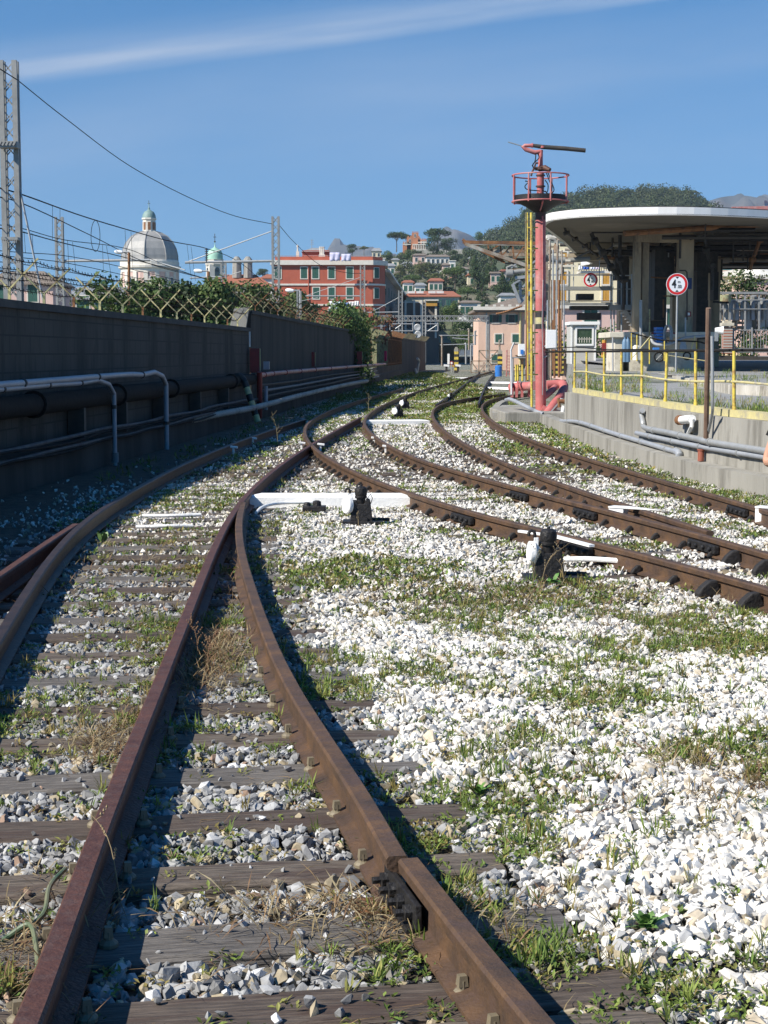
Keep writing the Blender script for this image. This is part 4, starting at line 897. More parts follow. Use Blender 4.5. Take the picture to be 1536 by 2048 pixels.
mast(848, 600, 200, 6, 'far lattice mast in front of the colonnade building', chord=.12)
# cantilever arms
def arm(p, q, r, label, extra=None):
    mb = MB(); mb.tube([p, q], r, 8)
    for e in extra or []: mb.tube([e[0], e[1]], r*.45, 6)
    return single(mb, 'cantilever_arm', M['galv'], label, 'arm', smooth=True)
arm(at(126, 522, 93), at(300, 520, 93), .075, 'long horizontal steel arm in front of the dome', [(at(300, 520, 93), at(370, 540, 90)),])
arm(at(370, 525, 94), at(545, 522, 94), .075, 'long horizontal steel arm below the green bell tower', [(at(372, 525, 94), at(545, 462, 94))])
arm(at(452, 553, 140), at(380, 556, 140), .07, 'short steel arm over the hedge', [(at(452, 553, 140), at(482, 543, 140))])
arm(at(455, 592, 140), at(552, 592, 140), .05, 'pale steel tube above the hedge, left of the red building')
arm(at(611, 592, 145), at(722, 592, 145), .06, 'horizontal steel arm across the red facade', [(at(611, 592, 145), at(720, 555, 145)), (at(603, 602, 145), at(636, 595, 145))])
arm(at(735, 625, 170), at(800, 624, 170), .06, 'steel arm left of the diagonal stay mast', [(at(740, 626, 170), at(799, 594, 170)), (at(735, 640, 170), at(760, 640, 170))])
# portal gantry
o = thing('gantry', 'wide lattice gantry spanning from the fence to the pink house', 'gantry', tuple(gp(976, 742)))
lattice(o, at(757, 637, 160), at(976, 637, 160), 10*160/F, chord=.10, brace=.06, nb=24, dep=.4)
for k, px in enumerate((763, 976)):
    mb = MB(); mb.bar(at(px, 632, 160), at(px, 742 if k else 700, 160), .22, .2, up=(0, 1, 0)); mb.build('leg', M['mast'], o)
# small frames under the gantry
for k, (x0, x1, y0, y1) in enumerate(((780, 826, 645, 662), (852, 876, 645, 662))):
    mb = MB(); 
    for a, b in (((x0, y0), (x0, y1+6)), ((x0, y0+3), (x1, y0+3)), ((x0, y1), (x1, y1)), ((x0+4, y1), (x0+22, y0+5)), ((x1, y0), (x1, y1))): mb.tube([at(*a, 165), at(*b, 165)], .06, 6)
    single(mb, 'tubular_frame', M['galv'], ['left tubular steel frame hanging below the gantry', 'right tubular steel frame hanging below the gantry'][k], 'frame')
for k, (x, y) in enumerate(((835, 655), (836, 669))):
    c = at(x, y, 158); mb = MB(); mb.lathe([(0, -.05), (.33, -.05), (.36, 0), (.30, .04), (0, .0)], c, 20, (-.2, -1, 0)); single(mb, 'signal_disc', M['galv'], ['upper grey round signal disc in front of the far mast', 'lower grey round signal disc in front of the far mast'][k], 'signal disc')
# street lamps and steel poles behind the wall
def lamp(px, y0, ybase, Y, dirx, label, m='rust'):
    p = at(px, y0, Y); b = at(px, ybase, Y); o = thing('street_lamp', label, 'street lamp', tuple(b)); mb = MB(); mb.tube([b, p], .05*Y/60, 8); mb.build('pole', M[m], o)
    s = Y/F; q = p+Vector((dirx*20*s, 0, 1*s)); mb = MB(); mb.tube([p+Vector((0, 0, 1*s)), q], .03*Y/60, 6); mb.build('bracket', M['galv'], o)
    mb = MB(); mb.lathe([(0, -9*s), (3*s, -7*s), (4.2*s, 0), (3.5*s, 6*s), (1.5*s, 9*s), (0, 9*s)], q, 14, (dirx, 0, .1)); d = mb.build('lamp_head', M['white_paint'], o, smooth=True)
    return o
lamp(258, 505, 640, 60, -1, 'street lamp on a rusty pole in front of the dome')
lamp(417, 543, 630, 90, -1, 'street lamp in front of the bell tower base')
lamp(600, 582, 640, 120, -1, 'small street lamp in front of the tree by the red building', 'galv')
def wire(pts, r, label, m='cable', s=None):
    mb = MB(); mb.tube(pts, r, 4); return single(mb, 'overhead_wire', M[m], label, 'wire', 'overhead wires', fix=False)
wire([at(-60, 100, 40), at(35, 160, 46)]+spline([at(35, 160, 46), at(130, 236, 52), at(260, 332, 64), at(380, 396, 76), at(470, 432, 86), at(545, 448, 94)], n=6), .018, 'top overhead wire sagging from the big mast to the middle mast')
wire(spline([at(558, 450, 94), at(590, 486, 104), at(640, 530, 120), at(690, 545, 135), at(722, 547, 145)], n=5), .022, 'overhead wire from the middle mast down across the red facade')
wire(spline([at(-40, 368, 44), at(38, 387, 48), at(180, 437, 62), at(330, 480, 80), at(413, 497, 92), at(480, 525, 105), at(560, 585, 120), at(700, 640, 150)], n=5), .022, 'thick catenary wire passing just over the dome')
wire(spline([at(-40, 392, 44), at(40, 405, 48), at(180, 470, 62), at(300, 528, 78), at(420, 560, 92), at(560, 600, 115)], n=5), .018, 'second catenary wire crossing in front of the dome')
wire(spline([at(-40, 452, 44), at(40, 463, 48), at(130, 487, 58), at(250, 515, 72), at(420, 560, 95), at(560, 610, 120)], n=5), .018, 'contact wire crossing the dome at half height')
wire(spline([at(-40, 446, 50), at(40, 456, 55), at(130, 480, 65), at(252, 497, 74), at(330, 530, 88), at(450, 572, 105)], n=5), .015, 'thin wire ending at the lamp pole before the dome')
for k, (ya, yb, yc) in enumerate(((505, 520, 575), (515, 535, 590), (528, 552, 600), (545, 565, 606))):
    wire(spline([at(-40, ya-6, 60), at(40, ya, 65), at(180, yb, 78), at(420, yc, 110), at(560, yc+25, 130)], n=5), .016, '%s low wire across the roofs behind the brackets, from the top' % ordn(k))
wire([at(36, 340, 46), at(38, 370, 46), at(86, 600, 45)], .03, 'slanting stay wire from the big mast down to the wall', 'galv')
mb = MB(); P = [at(191+9*math.cos(a), 472+31*math.sin(a), 64) for a in np.linspace(0, 2*math.pi, 33)]; mb.tube(P, .012, 4, False); single(mb, 'wire_loop', M['cable'], 'oval loop of wire hanging from the catenary', 'wire loop')
for k, (x, y0, y1, x1) in enumerate(((48, 462, 505, 51), (64, 466, 520, 68), (105, 412, 480, 105), (120, 418, 440, 120), (135, 480, 540, 138), (145, 484, 545, 152), (250, 460, 500, 252), (262, 464, 540, 266), (205, 490, 545, 207), (213, 492, 550, 222), (374, 490, 560, 383), (382, 493, 562, 391))):
    wire([at(x, y0, 62+x*.08), at(x1, y1, 62+x*.08)], .009, '%s thin vertical dropper wire, counting from the big mast' % ordn(k))
mb = MB(); 
for k in range(6): mb.lathe([(.0, 0), (.10, .01), (.10, .05), (.0, .06)], at(413, 500+k*4.2, 92), 10)
mb.tube([at(413, 498, 92), at(413, 525, 92)], .03, 6); single(mb, 'insulator', M['dark_steel'], 'dark insulator string hanging above the arm by the bell tower', 'insulator')
# ================================================================ FOLIAGE BUILDERS
def blob_leaves(centers, radii, n, leaf, cols, squash=1.0, seed=0):
    r = np.random.default_rng(seed); V, Cc = [], []
    w_ = np.array([q**2 for q in radii]); w_ = w_/w_.sum()
    idx = r.choice(len(centers), n, p=w_); c = np.array(centers)[idx]; rad = np.array(radii)[idx]
    d = r.normal(size=(n, 3)); d /= np.linalg.norm(d, axis=1)[:, None]; rr = rad*(r.uniform(.35, 1.0, n)**.5)*r.uniform(.9, 1.12, n)
    p = c + d*rr[:, None]*np.array([1, 1, squash])
    a = r.normal(size=(n, 3)); a /= np.linalg.norm(a, axis=1)[:, None]; a = a*.55+d*.0+np.array([0, 0, 0]); a /= np.linalg.norm(a, axis=1)[:, None]; b = np.cross(a, d+r.normal(size=(n, 3))*.35); b /= np.linalg.norm(b, axis=1)[:, None]+1e-9
    L = leaf*r.uniform(.6, 1.5, n)[:, None]; a = np.cross(b, d+r.normal(size=(n, 3))*.5); a /= np.linalg.norm(a, axis=1)[:, None]+1e-9
    V = np.stack([p-a*L*.5, p+b*L*.32, p+a*L*.5, p-b*L*.32], 1).reshape(-1, 3); T = np.arange(n*4).reshape(-1, 4)
    cc = np.array(cols)[(idx*7+r.integers(0, 2, n)) % len(cols)]*r.uniform(.7, 1.25, (n, 1)); return V, T, np.repeat(cc, 4, 0)
M['fol'] = attrmat('foliage', .65, 2.0, .2, 0, .2)
M['bark'] = mat('bark', (.09, .07, .05), (.15, .12, .09), 4, .9, 0, .4, 12)
DG = [(.045, .08, .028), (.06, .10, .032), (.075, .12, .038), (.04, .068, .028)]
MG = [(.085, .145, .04), (.11, .17, .045), (.07, .12, .036), (.13, .18, .055)]
OG = [(.15, .17, .06), (.11, .14, .055), (.18, .175, .07), (.09, .12, .04)]
def tree(kind, h, wd, loc, label, cat='tree', group=None, seed=1, n=1800, cols=DG, leaf=None, trunk_h=None, name=None):
    r = random.Random(seed); o = thing(name or kind, label, cat, tuple(loc), group=group); leaf = leaf or wd*.045
    C_, Rr = [], []
    if kind == 'umbrella_pine':
        th = h*.62; sq = .62
        for k in range(26): a = r.uniform(0, 6.28); q = wd*.40*math.sqrt(r.random()); C_.append((q*math.cos(a), q*math.sin(a), h*.76+ (wd*.40-q)*.35+r.uniform(-.08, .06)*h)); Rr.append(wd*r.uniform(.13, .20))
    elif kind == 'conifer':
        th = h*.9; sq = .8
        for k in range(34): z = r.uniform(.12, 1); q = wd*.5*(1-z)*r.uniform(.5, 1.05)+.02*wd; a = r.uniform(0, 6.28); C_.append((q*math.cos(a), q*math.sin(a), h*z*.97)); Rr.append(wd*(.07+.14*(1-z)))
    elif kind == 'palm':
        th = h*.8; sq = 1
    elif kind == 'hedge':
        th = h*.4; sq = 1
        for k in range(40): C_.append((r.uniform(-.5, .5)*wd, r.uniform(-.12, .12)*wd, h*r.uniform(.15, .85))); Rr.append(h*r.uniform(.14, .3))
    else:
        th = h*.5; sq = .9
        for k in range(24):
            a = r.uniform(0, 6.28); z = r.uniform(-.9, 1); q = math.sqrt(max(0, 1-z*z))*wd*.32*r.uniform(.4, 1.15); C_.append((q*math.cos(a), q*math.sin(a), h*.58+z*h*.3)); Rr.append(wd*r.uniform(.11, .2))
    trunk_h = trunk_h or th
    mb = MB(); rt = max(.06, h*.022); pts = [Vector((0, 0, -.3)), Vector((r.uniform(-.02, .02)*h, 0, trunk_h*.5)), Vector((r.uniform(-.03, .03)*h, 0, trunk_h))]; mb.tube(spline(pts, n=3), [rt*1.2, rt*1.1, rt, rt*.9, rt*.8, rt*.7, rt*.6], 7)
    if kind != 'palm':
        for k in range(min(7, len(C_))): c = Vector(C_[k*3 % len(C_)]); mb.tube([pts[1].lerp(pts[2], .5+.07*k), c*.6+pts[2]*.4, c], [rt*.5, rt*.35, rt*.15], 5)
    mb.build('trunk', M['bark'], o, world=False)
    if kind == 'palm':
        V, T, cc, off = [], [], [], 0
        for k in range(26):
            a = k*2.4; e = r.uniform(-.3, 1.2); L = wd*.5; prev = None
            for s in range(12):
                f = s/12; pz = th+math.sin(e)*L*f - L*.55*f*f; pq = math.cos(e)*L*f; c = Vector((math.cos(a)*pq, math.sin(a)*pq, pz)); sd = Vector((-math.sin(a), math.cos(a), 0)); ww = L*.16*(1-f*.6)
                for sg in (-1, 1):
                    tip = c+sd*sg*ww+Vector((math.cos(a), math.sin(a), -.5))*L*.08; V += [c, c+Vector((0, 0, L*.02)), tip, c+Vector((math.cos(a), math.sin(a), 0))*L*.04]; T.append([off, off+1, off+2, off+3]); off += 4; cc += [cols[k % len(cols)]]*4
        V, T, cc = np.array([tuple(v) for v in V]), np.array(T), np.array(cc)
    else: V, T, cc = blob_leaves(C_, Rr, n, leaf, cols, sq, seed)
    c = npmesh('crown', V, T, cc, M['fol']); c.parent = o; return o
# ================================================================ HAZE-FREE HILLS
M['hill'] = mat('hillside', (.05, .075, .03), (.11, .12, .06), .03, .95, 0, 0, stretch=(1, 1, 1), c3=(.16, .14, .09), s3=.02)
def hill(name, ridge, Y0, Y1, m, zf=0.0, amp=2.0, rows=14, seed=0, shape=.85):
    n = len(ridge); mb = MB(); R_ = [at(x, y, Y1) for x, y in ridge]; vs = []
    for i in range(rows+3):
        f = i/rows; 
        for k, p in enumerate(R_):
            if f <= 1: z = zf+(p.z-zf)*f**shape; Y = Y0+(Y1-Y0)*f; X = p.x*Y/Y1
            else: z = p.z - (f-1)*rows*8; Y = Y1+(f-1)*rows*40; X = p.x*Y/Y1
            a = 0 if i in (rows,) else amp*min(1, f*3); vs.append((X+mnoise.noise((X*.02, Y*.02, seed))*3, Y, z+mnoise.noise((X*.02, Y*.02, seed+5))*a))
    mb.add(vs, [(j*n+i, j*n+i+1, (j+1)*n+i+1, (j+1)*n+i) for j in range(rows+2) for i in range(n-1)])
    o = mb.build(name, m, smooth=True, fix=False); tag(o, kind='structure'); return o
def rs(pts, k=6): return [(v.x, v.y) for v in spline([Vector((x, y, 0)) for x, y in pts], n=k)]
RA = [(420, 640), (560, 600), (640, 560), (690, 525), (740, 520), (790, 512), (850, 505), (910, 505), (960, 500), (1010, 500), (1080, 520), (1180, 560)]
RB = [(760, 580), (850, 560), (920, 520), (960, 500), (1000, 488), (1035, 460), (1090, 425), (1150, 408), (1250, 400), (1340, 402), (1400, 414), (1440, 440), (1520, 470), (1700, 520)]
hill('castle_hill', rs(RA), 330, 760, M['hill'], 4, 3)
hill('forest_hill', rs(RB), 520, 1050, M['hill'], 6, 3, seed=3)
M['mount'] = mat('mountain_rock', (.045, .055, .06), (.085, .09, .09), .004, .95, c3=(.11, .10, .095), s3=.004)  # blue tint of the haze is also mixed into the rock colour
hill('mountain', rs([(560, 560), (620, 520), (680, 490), (740, 500), (770, 510), (840, 505), (880, 470), (905, 459), (925, 464), (950, 478), (985, 520), (1060, 560)]), 3000, 4300, M['mount'], 0, 60, seed=6)
hill('mountain', rs([(1180, 460), (1300, 440), (1400, 408), (1440, 395), (1480, 391), (1510, 394), (1536, 400), (1600, 385), (1700, 380), (1900, 400)]), 2800, 4000, M['mount'], 0, 60, seed=8)
hill('mountain', rs([(1400, 440), (1480, 414), (1510, 402), (1536, 392), (1600, 370), (1750, 360), (1950, 380)]), 3600, 5200, M['mount'], 0, 60, seed=9)
def on_hill(px, ridge, Y0, Y1, f, zf, shape=.85):
    xs_ = [p[0] for p in ridge]; yr = float(np.interp(px, xs_, [p[1] for p in ridge])); p = at(px, yr, Y1); return Vector((p.x*(Y0+(Y1-Y0)*f)/Y1, Y0+(Y1-Y0)*f, zf+(p.z-zf)*f**shape))
# wood on the right hill: one mass nobody could count
rr = np.random.default_rng(5); Cn, Rn = [], []
for k in range(760):
    px = rr.uniform(960, 1440); f = rr.uniform(.45, 1.03); p = on_hill(px, RB, 520, 1050, min(f, 1), 6); s = rr.uniform(2.6, 6.4); Cn.append((p.x, p.y, p.z+s*.7+rr.uniform(-1, 4.0)*(1.6 if f > .93 else 1)-(3 if f > .93 else 0))); Rn.append(s)
cm = [(.055, .085, .032), (.085, .11, .042), (.04, .06, .028), (.11, .13, .055), (.06, .08, .04), (.045, .07, .03)]
V, T, cc = blob_leaves(Cn, Rn, 110000, 1.05, cm, 1.0, 9); o = npmesh('wood', V, T, cc, M['fol']); tag(o, 'distant wood covering the hill on the right behind the canopy roof', 'wood', kind='stuff')
Cn, Rn = [], []
for k in range(520):
    px = rr.uniform(600, 1080); f = rr.uniform(.03, .96); p = on_hill(px, RA, 330, 760, f, 4); s = rr.uniform(.9, 2.3); Cn.append((p.x, p.y, p.z+s*.5)); Rn.append(s)
V, T, cc = blob_leaves(Cn, Rn, 60000, .7, cm, .8, 10); o = npmesh('undergrowth', V, T, cc, M['fol']); tag(o, 'dense green undergrowth between the houses of the castle hill', 'undergrowth', kind='stuff')
PR = {}
def hillY(px, py, ridge, Y0, Y1, zf):
    best = None
    for f in np.linspace(0, 1, 90):
        p = on_hill(px, ridge, Y0, Y1, f, zf); e = abs(708-(p.z-EYE)*F/p.y-py)
        if best is None or e < best[0]: best = (e, p.y)
    return best[1]
def fitY(px, pyb, Y):
    if Y <= 320: return Y
    if Y >= 800: return hillY(px, pyb, RB, 520, 1050, 6)
    return hillY(px, pyb, RA, 330, 760, 4)
def htree(kind, px, ytop, hpx, wpx, Y, label, cols=DG, seed=None, zb=None):
    Y = fitY(px, ytop+hpx, Y)-3; s = Y/F; top = at(px, ytop, Y); h = hpx*s; loc = (top.x, top.y, top.z-h); key = (kind, id(cols), (seed or 0) % 2)
    if key not in PR:
        PR[key] = (tree(kind, 10, 10, loc, label, group='trees on the hillside', seed=len(PR)+3, n=2600 if kind != 'palm' else 0, cols=cols, name=kind), )
        o = PR[key][0]; o.scale = (wpx*s/10, wpx*s/10, h/10)
    else: o = dup(PR[key][0], loc, random.uniform(0, 6), label); o.scale = (wpx*s/10, wpx*s/10, h/10)
    return o
for k in range(26):
    px = 1118+k*11.6+random.uniform(-4, 4); yt = float(np.interp(px, [1110, 1150, 1200, 1250, 1330, 1385, 1410], [396, 388, 381, 376, 377, 380, 398]))+random.uniform(-3, 5)
    htree(['round_tree', 'conifer', 'round_tree', 'umbrella_pine'][k % 4 if k % 7 else 0], px, yt, random.uniform(20, 30), random.uniform(20, 32), 1020, '%s tree from the left along the wooded ridge behind the canopy' % ordn(k), [DG, MG, OG][k % 3], k)
htree('umbrella_pine', 793, 462, 40, 44, 740, 'broad umbrella pine left of the castle villa', DG)
htree('umbrella_pine', 814, 468, 30, 26, 750, 'smaller umbrella pine touching the castle villa on its left', DG, 1)
htree('umbrella_pine', 876, 455, 50, 56, 745, 'tallest dark umbrella pine right of the castle villa', DG)
htree('round_tree', 866, 470, 42, 44, 735, 'dark round tree below the tallest pine', DG)
htree('round_tree', 893, 472, 40, 40, 738, 'dark round tree at the right of the tallest pine', DG, 1)
htree('round_tree', 958, 462, 24, 28, 760, 'lone round green tree right of the blue peak', MG)
htree('palm', 912, 477, 30, 24, 735, 'palm beside the dark trees by the blue peak', OG)
htree('round_tree', 704, 488, 22, 32, 480, 'dark bushy tree just above the roof laundry', DG)
htree('umbrella_pine', 728, 492, 18, 22, 640, 'small umbrella pine right of the roof laundry', OG)
htree('umbrella_pine', 826, 548, 30, 38, 560, 'bright green umbrella pine on the lower slope', MG, 1)
htree('umbrella_pine', 910, 532, 46, 56, 520, 'large bright green umbrella pine in the middle of the slope', MG)
htree('umbrella_pine', 935, 573, 40, 44, 470, 'bright green umbrella pine low on the slope, right of the big one', MG)
htree('conifer', 985, 500, 75, 46, 620, 'large dark cedar left of the steel gangway', DG)
htree('conifer', 950, 510, 70, 40, 600, 'dark cedar left of the largest cedar', DG, 1)
htree('conifer', 1005, 545, 60, 44, 540, 'dark cedar under the steel gangway', DG, 1)
htree('conifer', 965, 560, 56, 36, 520, 'dark cedar in the lower slope', DG)
htree('conifer', 1022, 450, 46, 24, 820, 'dark pointed conifer left of the yellow ladder', DG)
htree('conifer', 1048, 420, 60, 36, 840, 'tall dark conifer right behind the yellow ladder', DG, 1)
htree('palm', 938, 598, 32, 34, 400, 'large palm on the lower slope left of the pink house', DG)
htree('palm', 906, 612, 26, 26, 330, 'palm in front of the cream building', OG)
htree('palm', 970, 580, 30, 30, 430, 'palm behind the pink house roof', DG)
htree('round_tree', 800, 530, 30, 36, 600, 'olive round tree on the middle slope, leftmost', OG)
htree('round_tree', 842, 520, 36, 40, 610, 'olive round tree on the middle slope, second from left', OG, 1)
htree('round_tree', 870, 545, 34, 38, 590, 'olive round tree below the long white house', OG)
htree('round_tree', 775, 500, 26, 34, 680, 'green tree below the umbrella pines', MG)
htree('round_tree', 815, 498, 24, 30, 690, 'green tree below the castle villa terrace', MG, 1)
htree('round_tree', 905, 500, 28, 36, 680, 'green tree on the upper slope right of the villa', DG)
htree('round_tree', 920, 640, 60, 60, 260, 'dark green tree mass left of the pink house, lower one', DG)
htree('round_tree', 905, 600, 55, 50, 300, 'dark green tree left of the pink house, upper one', MG)
htree('round_tree', 950, 610, 50, 46, 290, 'dark green tree just left of the pink house roof', DG, 1)
htree('round_tree', 930, 660, 50, 44, 240, 'bush-like green tree behind the gantry leg', MG, 1)
htree('round_tree', 1010, 560, 40, 44, 420, 'green tree behind the right half of the pink house', MG)
htree('round_tree', 525, 535, 22, 34, 400, 'dark tree behind the bell tower roofs', DG, 1)
# ================================================================ BUILDINGS
def bmat(n, c, d=.82): return mat(n, c, tuple(v*d for v in c), .6, .85, 0, .05, 20, stretch=(1, 1, .4))
M['redwall'] = bmat('red_render', (.46, .115, .065)); M['pinkwall'] = bmat('pink_render', (.78, .54, .41)); M['palepink'] = bmat('pale_pink_render', (.72, .50, .43)); M['creamwall'] = bmat('cream_render', (.68, .60, .42))
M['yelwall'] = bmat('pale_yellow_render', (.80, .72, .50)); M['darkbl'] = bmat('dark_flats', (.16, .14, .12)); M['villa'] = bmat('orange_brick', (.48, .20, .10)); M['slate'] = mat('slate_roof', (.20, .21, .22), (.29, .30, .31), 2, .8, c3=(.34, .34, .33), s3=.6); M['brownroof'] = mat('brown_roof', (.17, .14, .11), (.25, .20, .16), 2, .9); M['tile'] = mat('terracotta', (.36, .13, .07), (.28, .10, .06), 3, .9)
M['trim'] = mat('pale_trim', (.72, .68, .60), (.62, .58, .50), 2, .8); M['ochre'] = mat('ochre_shutter', (.55, .30, .05), (.48, .25, .04), 2, .7); M['lead'] = mat('lead_dome', (.36, .35, .33), (.27, .27, .26), .8, .6, .1, .1, 5, stretch=(1, 1, .2)); M['copper_d'] = mat('dull_copper', (.17, .27, .25), (.22, .32, .29), 1, .6); M['copper_g'] = mat('green_copper', (.30, .52, .40), (.36, .58, .46), 1, .6)
def window(o, x, z, wd, h, y=0, sh='shutter', fr='trim', closed=True, th=.06):
    mb = MB(); e = .13
    mb.box((x, y-th/2, z+h/2+e/2), (wd+2*e, th, e)); mb.box((x, y-th/2, z-h/2-e/2), (wd+2*e, th*1.6, e)); mb.box((x-wd/2-e/2, y-th/2, z), (e, th, h)); mb.box((x+wd/2+e/2, y-th/2, z), (e, th, h)); f = mb.build('window', M[fr], o, world=False, fix=False)
    if closed:
        mb = MB()
        for sx in (-1, 1): mb.box((x+sx*wd/4, y-th*.35, z), (wd/2-.03, .05, h-.02))
        mb.build('shutter', M[sh], f, world=False, fix=False)
    else:
        mb = MB(); mb.box((x, y-.01, z), (wd, .02, h)); mb.build('pane', M['glass'], f, world=False, fix=False)
        mb = MB()
        for sx in (-1, 1): mb.box((x+sx*(wd*.76), y-th-.03, z), (wd*.48, .05, h))
        mb.build('shutter', M[sh], f, world=False, fix=False)
    return f
def px2l(o, px, py, Y):   # pixel on a facade -> local coordinates of the building
    v = WM[o].inverted() @ at(px, py, Y); return v
# --- red building
Yr = 260; s = Yr/F
c = at(650, 708, Yr); o = thing('red_building', 'three-storey red house with green shutters and laundry', 'building', (c.x, Yr, 0))
def fx(px): return (px-650)*s
def fz(py): return EYE+(708-py)*s
xl, xr_ = fx(548), fx(745); D = 13
mb = MB(); mb.prism([(xl, 0), (xr_, 0), (xr_+1.2, .8), (xr_+2.0, 2.4), (xr_+2.0, D), (xl, D)], 0, fz(533)); mb.build('wall', M['redwall'], o, world=False)
for py, hh, pr in ((528, .75, .45), (571, .28, .14), (611, .28, .14), (652, .28, .14)):
    mb = MB(); mb.prism([(xl-pr, -pr), (xr_+.1, -pr), (xr_+1.3, .75-pr*.6), (xr_+2.0+pr, 2.3), (xr_+2.0+pr, D+pr), (xl-pr, D+pr)], fz(py)-hh/2, fz(py)+hh/2); mb.build('cornice', M['trim'], o, world=False)
mb = MB(); mb.prism([(xl+.3, .3), (xr_, .3), (xr_+1.6, 2.6), (xr_+1.6, D-.3), (xl+.3, D-.3)], fz(524), fz(516)); mb.build('parapet', M['redwall'], o, world=False)
wins = [(609, 548, 1), (631.5, 548, 1), (663.5, 548, 1), (699.5, 548, 1), (663.5, 588, 1), (699.5, 588, 1), (663.5, 630, 1), (699.5, 630, 1), (557, 548, 1), (633, 588, 1)]
for x, y, cl in wins: window(o, fx(x), fz(y), 12.5*s, 22*s, 0)
mb = MB()
mb.tube([(fx(618), -.12, fz(520)), (fx(618), -.12, 1)], .08, 8); mb.build('downpipe', M['redwall'], o, world=False)
for k, yy in enumerate((548, 588, 628)):
    mb = MB(); mb.box((xr_+.62, .30, fz(yy)), (1.3*.8, .08, 22*s), rz=.588); f = mb.build('window', M['trim'], o, world=False); mb = MB(); mb.box((xr_+.66, .25, fz(yy)), (.8, .08, 20*s), rz=.588); mb.build('shutter', M['shutter'], f, world=False)
for i in range(3):
    for k in range(3):
        mb = MB(); mb.box((xr_+2.03, 4.2+i*3, fz(548+k*40)), (.06, 1.1, 22*s)); mb.build('window', M['shutter'], o, world=False)
# rooftop room with pyramid roof
mb = MB(); mb.box(((fx(604)+fx(658))/2, 5, (fz(516)+fz(505))/2), (fx(658)-fx(604), 5, fz(505)-fz(522))); rm = mb.build('roof_room', M['redwall'], o, world=False)
a0, a1_, zz = fx(602), fx(660), fz(505); mb = MB(); mb.add([(a0, 2.2, zz), (a1_, 2.2, zz), (a1_, 7.8, zz), (a0, 7.8, zz), (fx(622), 5, fz(495)), (fx(642), 5, fz(495))], [(0, 1, 5, 4), (1, 2, 5), (2, 3, 4, 5), (3, 0, 4), (3, 2, 1, 0)]); mb.build('roof', M['slate'], rm, world=False)
mb = MB(); mb.box((fx(595), 2.5, fz(514)), (.5, .5, 1.6)); mb.lathe([(.14, 0), (.12, 1.0), (.2, 1.1), (.1, 1.4)], (fx(595), 2.5, fz(508)), 8)
for q in (641, 644, 647): mb.lathe([(.16, 0), (.14, 1.3), (.2, 1.35), (.2, 1.5)], (fx(q), 1.6, fz(514)), 8)
mb.box((fx(644), 1.6, fz(516)), (1.0, .7, .8)); mb.build('chimney', M['trim'], o, world=False)
mb = MB(); mb.tube([(fx(622), 5, fz(497)), (fx(622), 5, fz(478))], .05, 5)
for q in (480, 484, 488): mb.tube([(fx(619), 5, fz(q)), (fx(626), 5, fz(q))], .03, 4)
mb.build('antenna', M['galv'], o, world=False)
mb = MB()
for q in range(556, 745, 9): mb.tube([(fx(q), .4, fz(524)), (fx(q), .4, fz(514))], .025, 4)
for z_ in (514, 518): mb.tube([(fx(556), .4, fz(z_)), (fx(745), .4, fz(z_))], .025, 4)
mb.build('railing', M['galv'], o, world=False)
def cloth(name, x0, x1, y0, y1, Y, c, label, seed=0):
    r = random.Random(seed); n = 10; mb = MB(); vs = []
    for i in range(n+1):
        for k in range(5):
            px = x0+(x1-x0)*i/n; py = y0+(y1-y0)*k/4*(1+ (r.uniform(-.06, .06) if k == 4 else 0)); vs.append(at(px, py, Y+.10*math.sin(i*1.3+k*.5)*(.3+k*.2)))
    mb.add(vs, [(i*5+k, (i+1)*5+k, (i+1)*5+k+1, i*5+k+1) for i in range(n) for k in range(4)])
    o_ = single(mb, name, mat('cloth_'+label[:9], c, tuple(v*.85 for v in c), 3, .8), label, 'laundry', smooth=True, fix=False); md = o_.modifiers.new('thick', 'SOLIDIFY'); md.thickness = .02; return o_
cloth('sheet', 659.5, 680, 505, 522, 257.5, (.62, .60, .78), 'left pale lilac bed sheet on the red building roof', 1)
cloth('sheet', 683, 702, 508, 522, 257.5, (.62, .62, .80), 'right pale lilac bed sheet on the red building roof', 2)
for k, (x0, x1, y0, y1, c, l) in enumerate(((658, 672, 602, 618, (.8, .82, .82), 'white sheet at the left end of the facade washing line'), (672, 681, 603, 617, (.62, .78, .85), 'pale blue cloth second on the facade washing line'), (681, 689, 604, 612, (.55, .72, .85), 'short light blue towel on the facade washing line'),
        (689, 698, 605, 617, (.28, .42, .68), 'darker blue towel on the facade washing line'), (697, 709, 603, 613, (.8, .74, .70), 'white and pink shirt on the facade washing line'), (709, 718, 602, 612, (.82, .82, .80), 'white shirt at the right end of the facade washing line'))): cloth('laundry', x0, x1, y0, y1, Yr-.9, c, l, k+5)
mb = MB(); mb.tube([at(656, 602, Yr-.9), at(720, 601, Yr-.9)], .03, 4); single(mb, 'washing_line', M['cable'], 'washing line across the red facade', 'washing line')
